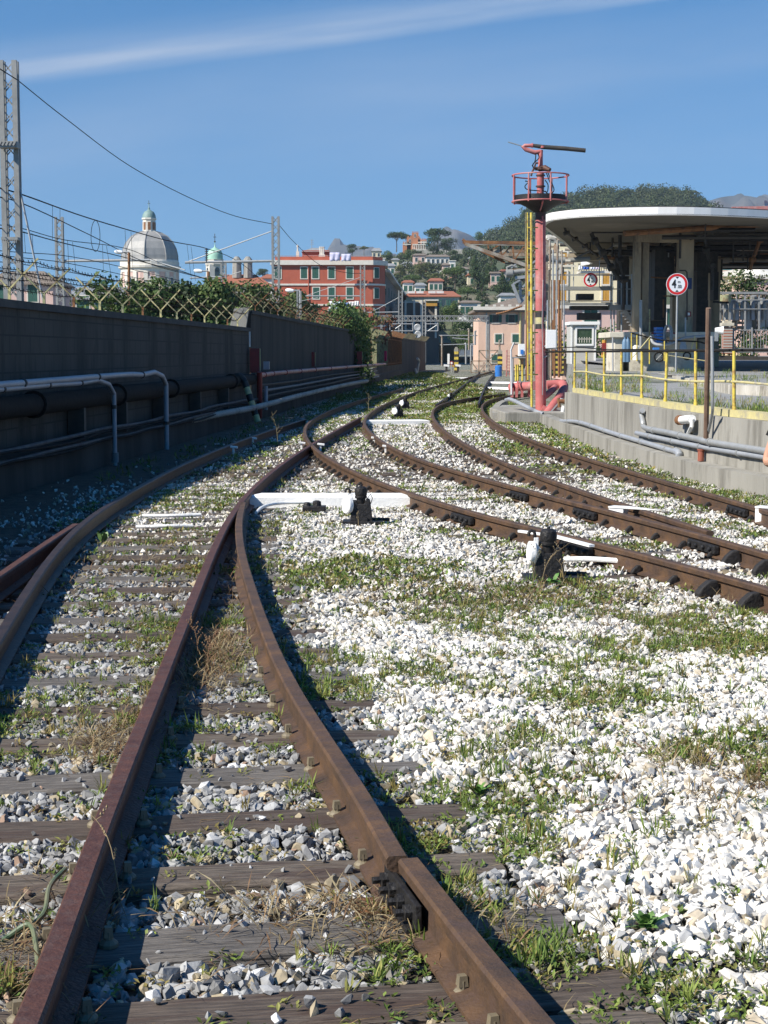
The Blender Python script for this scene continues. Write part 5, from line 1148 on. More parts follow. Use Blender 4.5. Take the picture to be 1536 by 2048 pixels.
# generic block building --------------------------------------------------
def block(name, x0, x1, ytop, Y, depth, wm, label, roof=None, rm='slate', wrows=(), wcols=(), ww=1.1, wh=1.9, sh='shutter', zb=0, rz=0, eave=.4, ridge=None, closed=True, cornice=True, th=.06, cat='building'):
    s = Y/F; c = at((x0+x1)/2, 708, Y); ztop = EYE+(708-ytop)*s; o = thing(name, label, cat, (c.x, Y, zb), rz); hw = (x1-x0)*s/2; z1 = ztop-zb
    mb = MB(); mb.box((0, depth/2, z1/2), (2*hw, depth, z1)); mb.build('wall', M[wm], o, world=False)
    if cornice and not roof: mb = MB(); mb.box((0, depth/2, z1+.12), (2*hw+.5, depth+.5, .25)); mb.build('cornice', M['trim'], o, world=False)
    if roof:
        rh = (ytop-roof)*s; e = eave; r0 = ridge if ridge is not None else .5
        mb = MB(); mb.add([(-hw-e, -e, z1), (hw+e, -e, z1), (hw+e, depth+e, z1), (-hw-e, depth+e, z1), (-hw*r0, depth/2, z1+rh), (hw*r0, depth/2, z1+rh), (-hw-e, -e, z1-.18), (hw+e, -e, z1-.18), (hw+e, depth+e, z1-.18), (-hw-e, depth+e, z1-.18)], [(0, 1, 5, 4), (1, 2, 5), (2, 3, 4, 5), (3, 0, 4), (6, 7, 1, 0), (7, 8, 2, 1), (8, 9, 3, 2), (9, 6, 0, 3), (9, 8, 7, 6)]); mb.build('roof', M[rm], o, world=False)
    for yy in wrows:
        for xx in wcols: window(o, (xx-(x0+x1)/2)*s, EYE+(708-yy)*s-zb, ww, wh, 0, sh, closed=closed, th=th)
    return o
# church dome
Yd = 420; s = Yd/F; c = at(302, 708, Yd); o = thing('church_dome', 'big grey ribbed church dome on a pink and white drum', 'church', (c.x, Yd, 0))
def dz(py): return EYE+(708-py)*s
mb = MB(); Rd = 57*s; mb.lathe([(Rd*.985, 8), (Rd*.985, dz(541))], (0, 0, 0), 16, a0=math.pi/16); mb.build('drum', M['palepink'], o, world=False)
mb = MB(); mb.lathe([(Rd*1.0, dz(548)), (Rd*1.0, dz(542)), (Rd*1.07, dz(540)), (Rd*1.08, dz(536)), (Rd*1.02, dz(535)), (Rd*1.02, dz(528)), (Rd*.99, dz(524))], (0, 0, 0), 32); mb.build('cornice', M['trim'], o, world=False)
prof = [(Rd*.985, dz(526)), (Rd*.98, dz(515)), (Rd*.93, dz(502)), (Rd*.82, dz(489)), (Rd*.64, dz(477)), (Rd*.42, dz(470)), (Rd*.22, dz(467))]
mb = MB(); mb.lathe(prof, (0, 0, 0), 8, a0=math.pi/8+.35); mb.build('dome', M['lead'], o, world=False)
for k in range(8):
    a = math.pi/8+.35+k*math.pi/4; mb = MB(); mb.tube([(r_*1.006*math.cos(a), r_*1.006*math.sin(a), z_) for r_, z_ in prof], .14, 5); mb.build('rib', M['lead'], o, world=False)
for k in range(16):
    a = -math.pi/2+k*math.pi/8; ca, sa = math.cos(a), math.sin(a); mb = MB(); mb.box((Rd*.99*ca, Rd*.99*sa, (dz(580)+dz(548))/2), (.35, 1.1, dz(548)-dz(580)), rz=a); mb.build('pilaster', M['trim'], o, world=False)
    if k % 2 == 0:
        b_ = a+math.pi/16; mb = MB(); mb.box((Rd*.985*math.cos(b_), Rd*.985*math.sin(b_), dz(566)), (.3, 1.3, 2.4), rz=b_); f = mb.build('window', M['trim'], o, world=False); mb = MB(); mb.box((Rd*.995*math.cos(b_), Rd*.995*math.sin(b_), dz(567)), (.25, .9, 2.0), rz=b_); mb.build('pane', M['glass'], f, world=False)
rl_ = 13.5*s
mb = MB(); mb.lathe([(rl_*1.15, dz(475)), (rl_*1.15, dz(470)), (rl_, dz(469)), (rl_*.95, dz(445)), (rl_*1.1, dz(444)), (rl_*1.1, dz(441))], (0, 0, 0), 8, a0=math.pi/8); lt = mb.build('lantern', M['trim'], o, world=False)
for k in range(8):
    a = -math.pi/2+k*math.pi/4+.15; mb = MB(); mb.box((rl_*.90*math.cos(a), rl_*.90*math.sin(a), dz(457)), (.25, .75, 15*s), rz=a); mb.build('opening', M['rust'], lt, world=False)
mb = MB(); mb.lathe([(rl_*1.0, dz(441)), (rl_*.95, dz(435)), (rl_*.7, dz(429)), (rl_*.3, dz(426)), (.25, dz(424)), (.3, dz(422)), (.1, dz(420)), (.12, dz(412))], (0, 0, 0), 16); mb.build('cupola', M['copper_d'], o, world=False, smooth=True)
mb = MB(); mb.box((0, 0, dz(413)), (.12, .12, 1.6)); mb.box((0, 0, dz(412.5)), (.7, .12, .12)); mb.build('cross', M['dark_steel'], o, world=False)
# bell tower
Yb = 410; s = Yb/F; c = at(432, 708, Yb); o = thing('bell_tower', 'cream bell tower with a bright green dome', 'bell tower', (c.x, Yb, 0)); dz = lambda py: EYE+(708-py)*s
mb = MB(); mb.box((0, 0, (dz(532))/2), (30*s, 30*s, dz(532)), rz=.35); mb.build('shaft', M['trim'], o, world=False)
mb = MB(); mb.lathe([(18.5*s, dz(534)), (20*s, dz(531)), (19*s, dz(529)), (17*s, dz(527)), (17*s, dz(523)), (18*s, dz(522))], (0, 0, 0), 8, a0=.35+math.pi/8); mb.build('cornice', M['trim'], o, world=False)
for a in (-1.22, .35, -2.8): mb = MB(); mb.box((15.2*s*math.cos(a), 15.2*s*math.sin(a), dz(552)), (.2, 1.2, 2.4), rz=a); mb.lathe([(0, -.1), (.6, -.1), (.6, .1), (0, .1)], (15.2*s*math.cos(a), 15.2*s*math.sin(a), dz(552)+1.2), 14, (math.cos(a), math.sin(a), 0)); mb.build('opening', M['glass'], o, world=False)
mb = MB(); mb.lathe([(15.5*s, dz(523)), (15.5*s, dz(515)), (14*s, dz(507)), (10*s, dz(502)), (4*s, dz(499.5)), (1.5*s, dz(497)), (.6*s, dz(492)), (.5*s, dz(480))], (0, 0, 0), 16); mb.build('green_dome', M['copper_g'], o, world=False, smooth=True)
mb = MB(); mb.box((0, 0, dz(480)), (.14, .14, 2.2)); mb.box((0, 0, dz(478)), (.7, .14, .14)); mb.lathe([(0, -.3), (.3, 0), (0, .3)], (0, 0, dz(487)), 10); mb.build('cross', M['dark_steel'], o, world=False)
mb = MB(); mb.box((0, 14, (dz(562))/2), (36, 14, dz(562))); 
# left and middle background houses
block('pink_house', -40, 108, 568, 170, 10, 'palepink', 'pale pink house at the left edge behind the big mast', 540, 'brownroof', (588,), (10, 68), 1.0, 1.8)
block('pink_house', 132, 300, 598, 190, 11, 'pinkwall', 'long pink house with a grey slate roof and attic windows', 572, 'slate', (607,), (168, 205, 247), 1.5, 1.6, ridge=.9)
o = block('dormer', 200, 216, 580, 186, 3, 'slate', 'small attic dormer on the grey slate roof', None, zb=9.3, cornice=False, cat='dormer'); window(o, 0, -.0+.6, .55, .8, 0, 'shutter')
block('brown_roof_house', 272, 420, 592, 240, 12, 'creamwall', 'house with a wide brown roof below the dome', 572, 'brownroof', (), (), ridge=.95)
block('cream_attic', 290, 326, 562, 300, 6, 'yelwall', 'small yellow attic storey in front of the dome drum', None, zb=4)
block('chapel_roof', 405, 545, 574, 330, 14, 'trim', 'reddish brown church nave roof right of the bell tower', 548, 'tile', (), (), ridge=.45)
block('white_house', 524, 556, 558, 350, 8, 'white_wall', 'small white house with a red roof behind the left end of the red building', 549, 'tile')
block('low_terrace', 425, 545, 606, 200, 8, 'creamwall', 'low cream terrace behind the hedge', None)
mb = MB(); 
for q in (474, 496): mb.lathe([(1.0, 0), (.9, 3), (1.2, 3.4), (.4, 4.4)], at(q, 556, 335), 8)
single(mb, 'statue_pinnacle', M['concrete'], 'two dark stone pinnacles on the church roof', 'pinnacles')
# dark long flats right of the red building
Yf = 330
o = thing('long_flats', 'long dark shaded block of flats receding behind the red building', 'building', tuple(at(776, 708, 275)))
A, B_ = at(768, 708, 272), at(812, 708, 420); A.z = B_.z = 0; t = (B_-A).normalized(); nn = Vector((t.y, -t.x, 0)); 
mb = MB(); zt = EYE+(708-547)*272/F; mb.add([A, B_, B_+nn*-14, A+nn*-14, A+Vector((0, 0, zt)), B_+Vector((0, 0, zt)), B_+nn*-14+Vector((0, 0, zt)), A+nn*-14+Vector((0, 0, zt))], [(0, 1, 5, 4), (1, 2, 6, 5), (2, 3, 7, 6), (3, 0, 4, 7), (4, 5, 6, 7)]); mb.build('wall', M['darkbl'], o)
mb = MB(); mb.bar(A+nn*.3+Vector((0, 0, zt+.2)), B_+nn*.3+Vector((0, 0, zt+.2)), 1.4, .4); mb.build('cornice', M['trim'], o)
for i in range(10):
    for k in range(3):
        q = A.lerp(B_, (i+.5)/10)+nn*.05+Vector((0, 0, zt-2.6-k*3.4)); mb = MB(); mb.bar(q-t*.7, q+t*.7, .12, 1.8); mb.build('window', M['shutter'], o)
mb = MB(); mb.add([at(757, 545, 270), at(766, 545, 270), at(768, 575, 270), at(757, 577, 270), at(757, 545, 272), at(766, 545, 272), at(768, 575, 272), at(757, 577, 272)], [(0, 1, 2, 3), (7, 6, 5, 4), (0, 4, 5, 1), (1, 5, 6, 2), (2, 6, 7, 3), (3, 7, 4, 0)]); mb.build('end_pier', M['white_wall'], o)
block('ochre_annex', 757, 768, 584, 268, 3, 'creamwall', 'narrow annex with an ochre shutter at the right of the red building', None, wrows=(592,), wcols=(762,), ww=.8, wh=1.5, sh='ochre')
# colonnade building
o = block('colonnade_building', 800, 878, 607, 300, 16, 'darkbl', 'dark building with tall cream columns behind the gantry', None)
for q in (811, 828, 842, 871): mb = MB(); mb.box(((q-839)*300/F, -.5, 8.2), (.38, .4, 7.0)); mb.build('column', M['trim'], o, world=False)
for q in (818, 835, 855): window(o, (q-839)*300/F, 7.5, .9, 2.2, 0, 'dark_steel')
o = block('apartment_house', 812, 918, 594, 380, 12, 'creamwall', 'cream apartment house with a terracotta roof and blue-green shutters', 582, 'tile', (610,), (869, 887, 905), 1.0, 2.3, ridge=.8, closed=False)
mb = MB()
for k, q in enumerate((823, 840, 864, 880)): mb.box((((q-865)*380/F), 1.6, EYE+(708-592)*380/F+.75), (1.7, .8, .5))
mb.build('skylight', M['white_wall'], o, world=False)
block('ochre_terrace', 852, 874, 603, 299, 3, 'ochre', 'ochre terrace with plants above the dark building', None, zb=10.6)
# castle villa
Yv = 745; s = Yv/F; c = at(830, 503, Yv); o = thing('castle_villa', 'orange brick castle villa with a square tower on the hilltop', 'villa', tuple(c-Vector((0, 0, 2)))); g_ = lambda py: (503-py)*s+2; f_ = lambda px: (px-830)*s
for (x0, x1, y0, d, nm) in ((806, 822, 486, 8, 'wing'), (814, 840, 475, 7, 'wing'), (836, 853, 480, 8, 'wing'), (824, 837, 466, 5, 'tower')):
    mb = MB(); mb.box((f_((x0+x1)/2), d/2+(1 if nm == 'tower' else 0), g_(y0)/2), ((x1-x0)*s, d, g_(y0)))
    for k in range(5): mb.box((f_(x0)+(x1-x0)*s*(k+.5)/5, .15+(1 if nm == 'tower' else 0), g_(y0)+.3), ((x1-x0)*s/9, .3, .6))
    wq = mb.build(nm, M['villa'], o, world=False)
mb = MB(); mb.box((f_(838), -1.5, g_(499)/2), (26*s, 3, g_(499))); mb.box((f_(838), -1.5, g_(490)), (26*s, 3, .4)); 
for k in range(8): mb.lathe([(.18, 0), (.18, g_(490)-g_(499))], (f_(826)+k*25*s/7.2, -2.8, g_(499)), 8)
mb.build('loggia', M['trim'], o, world=False)
for (x, y) in ((812, 488), (820, 482), (845, 486), (850, 486), (830, 472)): window(o, f_(x), g_(y), .7, 1.4, -.05, 'glass')
for (x0, x1, y) in ((806, 822, 489), (836, 853, 485)): mb = MB(); mb.box((f_((x0+x1)/2), -.1, g_(y)), ((x1-x0)*s, .2, .4)); mb.build('string_course', M['trim'], o, world=False)
# hillside houses
hh = [(744, 762, 505, 498, 640, 'creamwall', 'slate', 'cream house with a grey hip roof at the left of the hill'), (852, 898, 516, 511, 620, 'white_wall', 'brownroof', 'long white villa with dark windows on the upper slope'), (826, 852, 513, 509, 640, 'palepink', 'brownroof', 'flat pale house left of the long white villa'),
      (784, 797, 522, 518, 560, 'yelwall', 'slate', 'small yellow house with a grey roof on the left slope'), (754, 770, 520, None, 540, 'white_wall', 'slate', 'white flat-roofed house beside the dark flats'), (770, 790, 534, 528, 540, 'white_wall', 'slate', 'white house below the small yellow one'),
      (858, 885, 563, 557, 470, 'pinkwall', 'tile', 'peach house with a tiled roof low on the slope'), (885, 898, 532, 527, 560, 'palepink', 'brownroof', 'pink house with a white balcony in the middle of the slope'), (898, 910, 525, None, 570, 'white_wall', 'slate', 'narrow white house beside the pink one'),
      (806, 826, 566, 561, 470, 'white_wall', 'tile', 'white house at the foot of the slope, leftmost'), (830, 850, 572, 566, 460, 'white_wall', 'slate', 'white house at the foot of the slope with a grey roof'), (975, 1012, 474, 471, 900, 'slate', 'concrete', 'grey flat-roofed house on the upper right ridge'), (966, 978, 477, None, 900, 'white_wall', 'slate', 'little white house at the end of the ridge'),
      (980, 1000, 548, 543, 520, 'palepink', 'brownroof', 'pale pink house half hidden by cedars'), (1000, 1018, 545, 540, 500, 'palepink', 'tile', 'pink house right below the steel gangway'), (935, 952, 552, 547, 530, 'creamwall', 'tile', 'cream house between the green pines'), (920, 960, 606, 601, 330, 'white_wall', 'brownroof', 'low white house behind the trees left of the pink house'), (1000, 1030, 592, 586, 350, 'white_wall', 'slate', 'low white house just above the pink house roof')]
for x0, x1, yt, yr_, Y, wm, rm, lb in hh:
    Y = fitY((x0+x1)/2, yt+4.5*F/Y, Y)-6; zt = EYE+(708-yt)*Y/F; hgt = 9; nw = max(1, int((x1-x0)/9)); cols_ = [x0+(x1-x0)*(i+.5)/nw for i in range(nw)]
    block('hillside_house', x0, x1, yt, Y, 8, wm, lb, yr_, rm, (yt+1.7*F/Y, ), cols_, .9, 1.5, 'shutter' if Y < 560 else 'glass', zb=zt-hgt, ridge=.7, cat='house')
for k, (px, py, wm, rm) in enumerate(((760, 545, 'white_wall', 'slate'), (778, 562, 'creamwall', 'tile'), (795, 548, 'palepink', 'brownroof'), (815, 530, 'white_wall', 'slate'), (845, 545, 'creamwall', 'tile'), (872, 532, 'yelwall', 'brownroof'), (905, 560, 'pinkwall', 'tile'), (925, 540, 'white_wall', 'brownroof'), (945, 520, 'palepink', 'slate'), (840, 588, 'white_wall', 'tile'), (890, 590, 'palepink', 'tile'), (965, 590, 'creamwall', 'brownroof'), (860, 520, 'white_wall', 'slate'), (790, 582, 'white_wall', 'tile'))):
    w2_ = 14+(k*5) % 9; Y = hillY(px, py+5, RA, 330, 760, 4)-7; zt = EYE+(708-py)*Y/F
    block('hillside_house', px-w2_/2, px+w2_/2, py, Y, 8, wm, 'small %s house with a %s roof among the trees, %s of the extra hillside houses from the left of the slope' % ({'white_wall': 'white', 'creamwall': 'cream', 'palepink': 'pale pink', 'yelwall': 'yellow', 'pinkwall': 'peach'}[wm], {'slate': 'grey', 'tile': 'red tiled', 'brownroof': 'brown'}[rm], ordn(k)) if False else '%s house with %s roof on the castle hill, %s' % ({'white_wall': 'white', 'creamwall': 'cream', 'palepink': 'pale pink', 'yelwall': 'yellow', 'pinkwall': 'peach'}[wm], {'slate': 'grey', 'tile': 'red tiled', 'brownroof': 'brown'}[rm], ['high at the far left', 'low on the left', 'left of centre', 'upper left below the pines', 'in the middle', 'below the long villa', 'lower right of centre', 'right between cedars', 'upper right', 'at the foot left', 'at the foot centre', 'at the foot right', 'just under the terrace wall', 'low behind the dark flats'][k]), py-5, rm, (py+1.7*F/Y,), (px-w2_/4, px+w2_/4), .9, 1.5, 'glass', zb=zt-9, ridge=.6, cat='house')
mb = MB(); mb.box(at(880, 501, 742)-Vector((0, 0, 1)), (110*742/F, .6, 3)); single(mb, 'terrace_wall', M['concrete2'], 'long pale retaining wall under the hilltop villa', 'wall')
# pink house at the end of the yard
Yp = 172; s = Yp/F; x0, x1 = 957, 1085; c = at((x0+x1)/2, 708, Yp); o = thing('pink_house', 'two-storey pink house with green shutters beyond the far gate', 'house', (c.x, Yp, 0)); fx2 = lambda px: (px-(x0+x1)/2)*s; fz2 = lambda py: EYE+(708-py)*s; hw = (x1-x0)*s/2
mb = MB(); mb.box((0, 5, fz2(622)/2), (2*hw, 10, fz2(622))); mb.build('wall', M['pinkwall'], o, world=False)
mb = MB(); e = .6; z1 = fz2(621); mb.add([(-hw-e, -e, z1), (hw+e, -e, z1), (hw+e, 10+e, z1), (-hw-e, 10+e, z1), (fx2(1035), 5, fz2(594)), (fx2(1050), 5, fz2(594)), (-hw-e, -e, z1-.25), (hw+e, -e, z1-.25), (hw+e, 10+e, z1-.25), (-hw-e, 10+e, z1-.25)], [(0, 1, 5, 4), (1, 2, 5), (2, 3, 4, 5), (3, 0, 4), (6, 7, 1, 0), (7, 8, 2, 1), (8, 9, 3, 2), (9, 6, 0, 3), (9, 8, 7, 6)]); mb.build('roof', M['brownroof'], o, world=False)
mb = MB(); mb.box((fx2(960)+hw*.95, -e-.1, z1+.15), (2*hw+e*2, .35, .35)); 
for k in range(9): mb.box((-hw+k*hw/4.2, -e-.12, z1+.45), (.3, .3, .2))
mb.build('gutter', M['trim'], o, world=False)
for (x, y, wpx, hpx) in ((986, 637, 0, 0), (1018, 637, 0, 0)):
    f = window(o, fx2(x+5), fz2(638), 12*s, 15*s, 0, 'shutter', closed=False)
for x, y in ((997, 677), (1031, 677), (990, 717)): window(o, fx2(x), fz2(y), 13*s, 16*s, 0, 'shutter')
mb = MB(); mb.tube([(fx2(973), -.12, fz2(622)), (fx2(973), -.12, 0)], .09, 8); mb.build('downpipe', M['galv'], o, world=False)
mb = MB(); mb.tube([(fx2(1040), -.12, fz2(622)), (fx2(1040), -.12, 0)], .12, 8); mb.build('downpipe', M['yellow_pale'], o, world=False)
# hedge and trees behind the wall
h1 = tree('hedge', 3.4, 5.0, at(378, 660, 78)-Vector((0, 0, 1.2)), 'dense green hedge behind the block wall', 'hedge', seed=21, n=16000, cols=DG+MG, leaf=.20, name='hedge'); 
tree('bush', 2.4, 2.6, at(228, 640, 50)-Vector((0, 0, .9)), 'small leafy bush behind the wall below the slate roof', 'bush', seed=22, n=900, cols=MG, leaf=.16, name='bush')
tree('bush', 3.0, 4.5, at(500, 640, 85)-Vector((0, 0, 1.2)), 'yellowish green shrubs behind the wall end', 'shrubs', seed=23, n=3500, cols=OG+MG, leaf=.2, name='shrub')
tree('round_tree', 6.8, 5.6, at(600, 708, 150)-Vector((0, 0, .8)), 'yellow-green tree in front of the red facade', 'tree', seed=24, n=3800, cols=OG+MG, leaf=.32)
tree('hedge', 3.0, 9, at(620, 655, 95)-Vector((0, 0, 1.4)), 'scrubby shrubs behind the tall concrete wall', 'shrubs', seed=25, n=3500, cols=OG, leaf=.2, name='shrub')
tree('hedge', 2.4, 7, at(680, 655, 110)-Vector((0, 0, 1.4)), 'reddish brown dry shrubs in front of the red building', 'shrubs', seed=26, n=2500, cols=[(.20, .08, .05), (.16, .09, .05), (.12, .12, .05)], leaf=.22, name='shrub')
# ivy bush spilling over the wall end
ivc = []; ivr = []; r = random.Random(4)
for k in range(60):
    f = r.random(); Y = 84+6*f; zz = r.uniform(.2, 3.5); ivc.append((wall_x(Y)+r.uniform(-.5, .25)+(.15 if zz > 2.6 else 0), Y, zz)); ivr.append(r.uniform(.3, .62))
for k in range(26): ivc.append((wall_x(82)+r.uniform(-.7, .1), r.uniform(80, 90), r.uniform(2.9, 4.0))); ivr.append(r.uniform(.35, .7))
V, T, cc = blob_leaves(ivc, ivr, 9000, .17, MG+[(.10, .18, .04)], 1, 30)
o = thing('ivy_bush', 'bright green ivy bush spilling over the end of the tall wall', 'ivy', tuple(wp(87))); q = npmesh('foliage', V-np.array(tuple(wp(87))), T, cc, M['fol']); q.parent = o
mb = MB(); [mb.tube(spline([wp(86+k*.6, .02, 0), wp(86.5+k*.5, .05, 1.2), wp(86+k*.7, 0, 2.8)], n=3), .04, 5) for k in range(5)]; mb.build('stem', M['bark'], o)
# ================================================================ RIGHT: RETAINING WALL, KERB, RAILING
def rp(P, off=0, z=0): return [Vector((x+off, y, z)) for x, y in P]
mb = MB(); mb.sweep(rp(RET), [(0, -.3), (0, .24), (.21, .25), (.21, -.3)]); single(mb, 'kerb_ledge', M['concrete'], 'low concrete ledge at the foot of the retaining wall', 'kerb')
o = thing('retaining_wall', 'stained concrete retaining wall below the yellow railing', 'wall', (WTOP[0][0], WTOP[0][1], 0))
P = [Vector((x, y, 0)) for x, y in WTOP]; mb = MB(); mb.sweep(P, [(0, -.2), (0, .90), (.42, .90), (.42, -.2)]); mb.build('wall', M['concrete'], o)
mb = MB(); mb.sweep(P, [(.10, .903), (.10, 1.0), (.26, 1.0), (.26, .903)]); mb.build('kerb_strip', M['yellow_pale'], o)
q = Vector((4.47, 39.4, 0)); mb = MB(); mb.box((4.7, 36.0, .38), (1.25, .3, 1.02)); mb.build('end_face', M['concrete'], o)
rail_o = thing('railing', 'yellow tube railing along the top of the retaining wall', 'railing', (4.7, 22, .9))
posts = [(1149, 786), (1174, 787), (1209, 789), (1243, 792), (1284, 799), (1331, 809), (1392, 823), (1469, 837), (1580, 858), (1760, 890)]
def wY(px, off):
    return min(np.arange(6, 36.4, .02), key=lambda Y: abs(768+F*1.003*(interp(WTOP, Y)+off)/Y-px))
PB = []
for x, y in posts: Y_ = wY(x, .14); PB.append(Vector((interp(WTOP, Y_)+.14, Y_, .92)))
PB.sort(key=lambda v: -v.y)
for p in PB:
    mb = MB(); l = random.uniform(-.02, .02); mb.tube([p+Vector((0, 0, -.05)), p+Vector((l, 0, .87))], .024, 10); mb.tube([p+Vector((0, 0, 0)), p+Vector((0, 0, .13))], .031, 10); mb.build('post', M['yellow'], rail_o, smooth=True)
mb = MB(); mb.tube(spline([p+Vector((0, 0, .88)) for p in [PB[0]+Vector((-.5, 1.5, 0))]+PB], n=4), .021, 8); mb.build('top_rail', M['cable'], rail_o, smooth=True)
mb = MB(); mb.tube(spline([p+Vector((-.02, 0, .44+.02*math.sin(i*2))) for i, p in enumerate(PB)], n=4), .017, 8); mb.build('mid_rail', M['yellow_pale'], rail_o, smooth=True)
mb = MB(); mb.tube(spline([PB[0]+Vector((-.5, 2, .95)), PB[0]+Vector((0, 0, .98)), PB[2]+Vector((0, 0, .92)), PB[4]+Vector((.1, 0, .91))], n=4), .012, 6); mb.build('hand_cable', M['cable'], rail_o)
# pipes clipped on the wall
wf = lambda x, y, z, d=.10: gp(x, y, z)
def on_wall(px, py, off=.10):   # pixel on the face of the retaining wall
    best = None
    for Y in np.arange(8, 36, .05):
        X = interp(WTOP, Y)-off; 
        e = abs((X/Y*1.005*F*(1.0)+768) - px)
        if best is None or e < best[0]: best = (e, Y)
    return at(px, py, best[1])
def wpipe(pts, r, m, label, clamps=1.5, n=4, name='pipe'): return tube_thing(name, [on_wall(x, y, r+.03) for x, y in pts], r, m, label, 'pipe', n, 10, cl=clamps, clm='galv')
wpipe([(1122, 842), (1150, 843), (1172, 848), (1225, 866), (1300, 888), (1340, 900), (1356, 904)], .040, 'pvc_light', 'long grey pipe at the foot of the retaining wall, ending in a downward elbow', 1.3)
mb = MB(); mb.tube(spline([on_wall(1352, 902, .09), on_wall(1358, 906, .09), on_wall(1358, 912, .09)], n=3), .055, 12); single(mb, 'pipe_elbow', M['pvc_light'], 'grey elbow at the end of the lowest wall pipe', 'elbow', smooth=True)
wpipe([(1285, 821), (1283, 828), (1286, 845), (1291, 856), (1330, 864), (1390, 877), (1420, 884), (1536, 903), (1640, 920)], .045, 'rusty_grey' if False else 'galv', 'upper grey pipe on the retaining wall, rising in a bend at its left end', 1.6)
wpipe([(1273, 866), (1300, 872), (1360, 885), (1400, 893), (1460, 903), (1536, 915), (1640, 932)], .038, 'pvc_light', 'middle grey pipe on the retaining wall with a red stub below it', 1.4)
mb = MB(); a = on_wall(1402, 898, .10); mb.tube([a, a-Vector((0, 0, .17))], .045, 12); mb.tube([a-Vector((0, 0, .0)), a-Vector((0, 0, .02))], .055, 12); single(mb, 'red_stub', mat('terracotta_pipe', (.33, .10, .06), (.25, .08, .05), 5), 'short red-brown pipe stub under the grey wall pipe', 'pipe stub', smooth=True)
o = thing('valve', 'white and brass valve sticking out of the retaining wall', 'valve', tuple(on_wall(1372, 845, .1))); a, b = on_wall(1361, 840, .12), on_wall(1384, 838, .12)
mb = MB(); mb.tube([a, b], .06, 12); mb.tube([b, b+Vector((0, 0, -.10)), on_wall(1377, 866, .06)], .03, 10); mb.build('body', M['white_paint'], o, smooth=True)
mb = MB(); mb.tube([a-(b-a)*.12, a+(b-a)*.12], .075, 10); mb.tube([a-(b-a)*.3, a], .03, 8); mb.build('collar', M['rust'], o, smooth=True)
mb = MB(); mb.tube([on_wall(1417, 616, .25), on_wall(1412, 876, .12)], .036, 8); single(mb, 'brown_pole', mat('brown_pole', (.13, .075, .05), (.2, .13, .09), 9, .8), 'brown wooden-looking pole in front of the yellow railing', 'pole', smooth=True)
tube_thing('conduit_pole', [on_wall(1424, 672, .2), on_wall(1425, 800, .2), on_wall(1424, 830, .14), on_wall(1416, 866, .10)], .022, 'galv', 'thin grey conduit just right of the brown pole', 'conduit', 4, 8)
c = on_wall(1430, 661, .3)+Vector((0.05, 0, 0)); o = thing('floodlight', 'white floodlight on the thin conduit pole', 'lamp', tuple(c)); mb = MB(); mb.lathe([(0, -.05), (.035, -.05), (.045, .01), (.06, .06), (0, .06)], c, 14, (1, -.2, 0)); mb.build('lamp_housing', M['white_paint'], o, smooth=True); mb = MB(); mb.box(c+Vector((-.03, 0, -.07)), (.04, .04, .14)); mb.build('bracket', M['galv'], o)
# ================================================================ PINK FIRE-MONITOR TOWER
YT = 42.0; sT = YT/F
def tp(px, py, dy=0): return at(px, py, YT+dy)
o = thing('monitor_tower', 'tall pink steel column with a round platform and a water cannon', 'tower', tuple(tp(1082, 832)))
def tw(name, pts, r, m='pink', seg=16, par=None, sm=True, curve=False):
    mb = MB(); P = spline(pts, n=4) if curve else pts; mb.tube(P, r, seg); return mb.build(name, M[m], par or o, smooth=sm)
tw('column', [tp(1081.5, 834), tp(1081.5, 690)], 10.6*sT, seg=24); 
for (a, b, m) in ((690, 658, 'pink'), (658, 648, 'stripe_b'), (648, 635, 'yellow_pale'), (635, 622, 'stripe_b'), (622, 440, 'pink'), (440, 415, 'rail_red')):
    tw('column_band', [tp(1081.2, a), tp(1081.2, b)], (10.4 if m != 'pink' else 10.2)*sT, m, 24)
tw('side_pipe', [tp(1087, 800, -.10), tp(1086, 700, -.13), tp(1085, 432, -.14)], 1.6*sT, 'pink', 10); tw('rear_pipe', [tp(1091, 760, .18), tp(1091, 660, .18)], 5*sT, 'rail_red')
pc = tp(1080.5, 402); Rp = 53*sT
mb = MB(); mb.lathe([(.16, -22*sT), (Rp*.5, -12*sT), (Rp*.98, 0), (Rp, 0), (Rp, 10*sT), (Rp*.97, 10*sT), (Rp*.97, 1*sT), (.1, 1*sT)], pc, 36); pf = mb.build('platform', M['black_iron'], o, smooth=True)
mb = MB(); n = 40; ring = [pc+Vector((Rp*1.05*math.cos(k*2*math.pi/n), Rp*1.05*math.sin(k*2*math.pi/n), -.02)) for k in range(n+1)]; mb.tube(ring, 1.5*sT, 6, False)
ringt = [p+Vector((0, 0, 51*sT)) for p in ring]; mb.tube(ringt, 1.5*sT, 6, False); mb.build('hoop', M['pink'], pf, smooth=True)
for k in range(8):
    a = k*math.pi/4+.27; p = pc+Vector((Rp*1.05*math.cos(a), Rp*1.05*math.sin(a), -.06)); mb = MB(); mb.tube([p, p+Vector((0, 0, 54*sT))], 1.6*sT, 8); mb.build('stanchion', M['pink'], pf, smooth=True)
mb = MB(); mb.tube([pc+Vector((0, -Rp*1.02, -.05)), pc+Vector((0, -Rp*.9, -8*sT)), pc+Vector((-.02, -.2, -20*sT))], 1.6*sT, 6); mb.build('brace', M['pink'], pf)
tw('riser', [tp(1080, 395), tp(1081, 376), tp(1081, 372), tp(1081, 345)], 7*sT, seg=18)
for y, r in ((374, 9.5), (352, 9), (340, 12), (337, 12)):
    mb = MB(); mb.lathe([(0, 0), (r*sT, 0), (r*sT, 2.5*sT), (0, 2.5*sT)], tp(1081, y), 20); mb.build('flange', M['rail_red'], o)
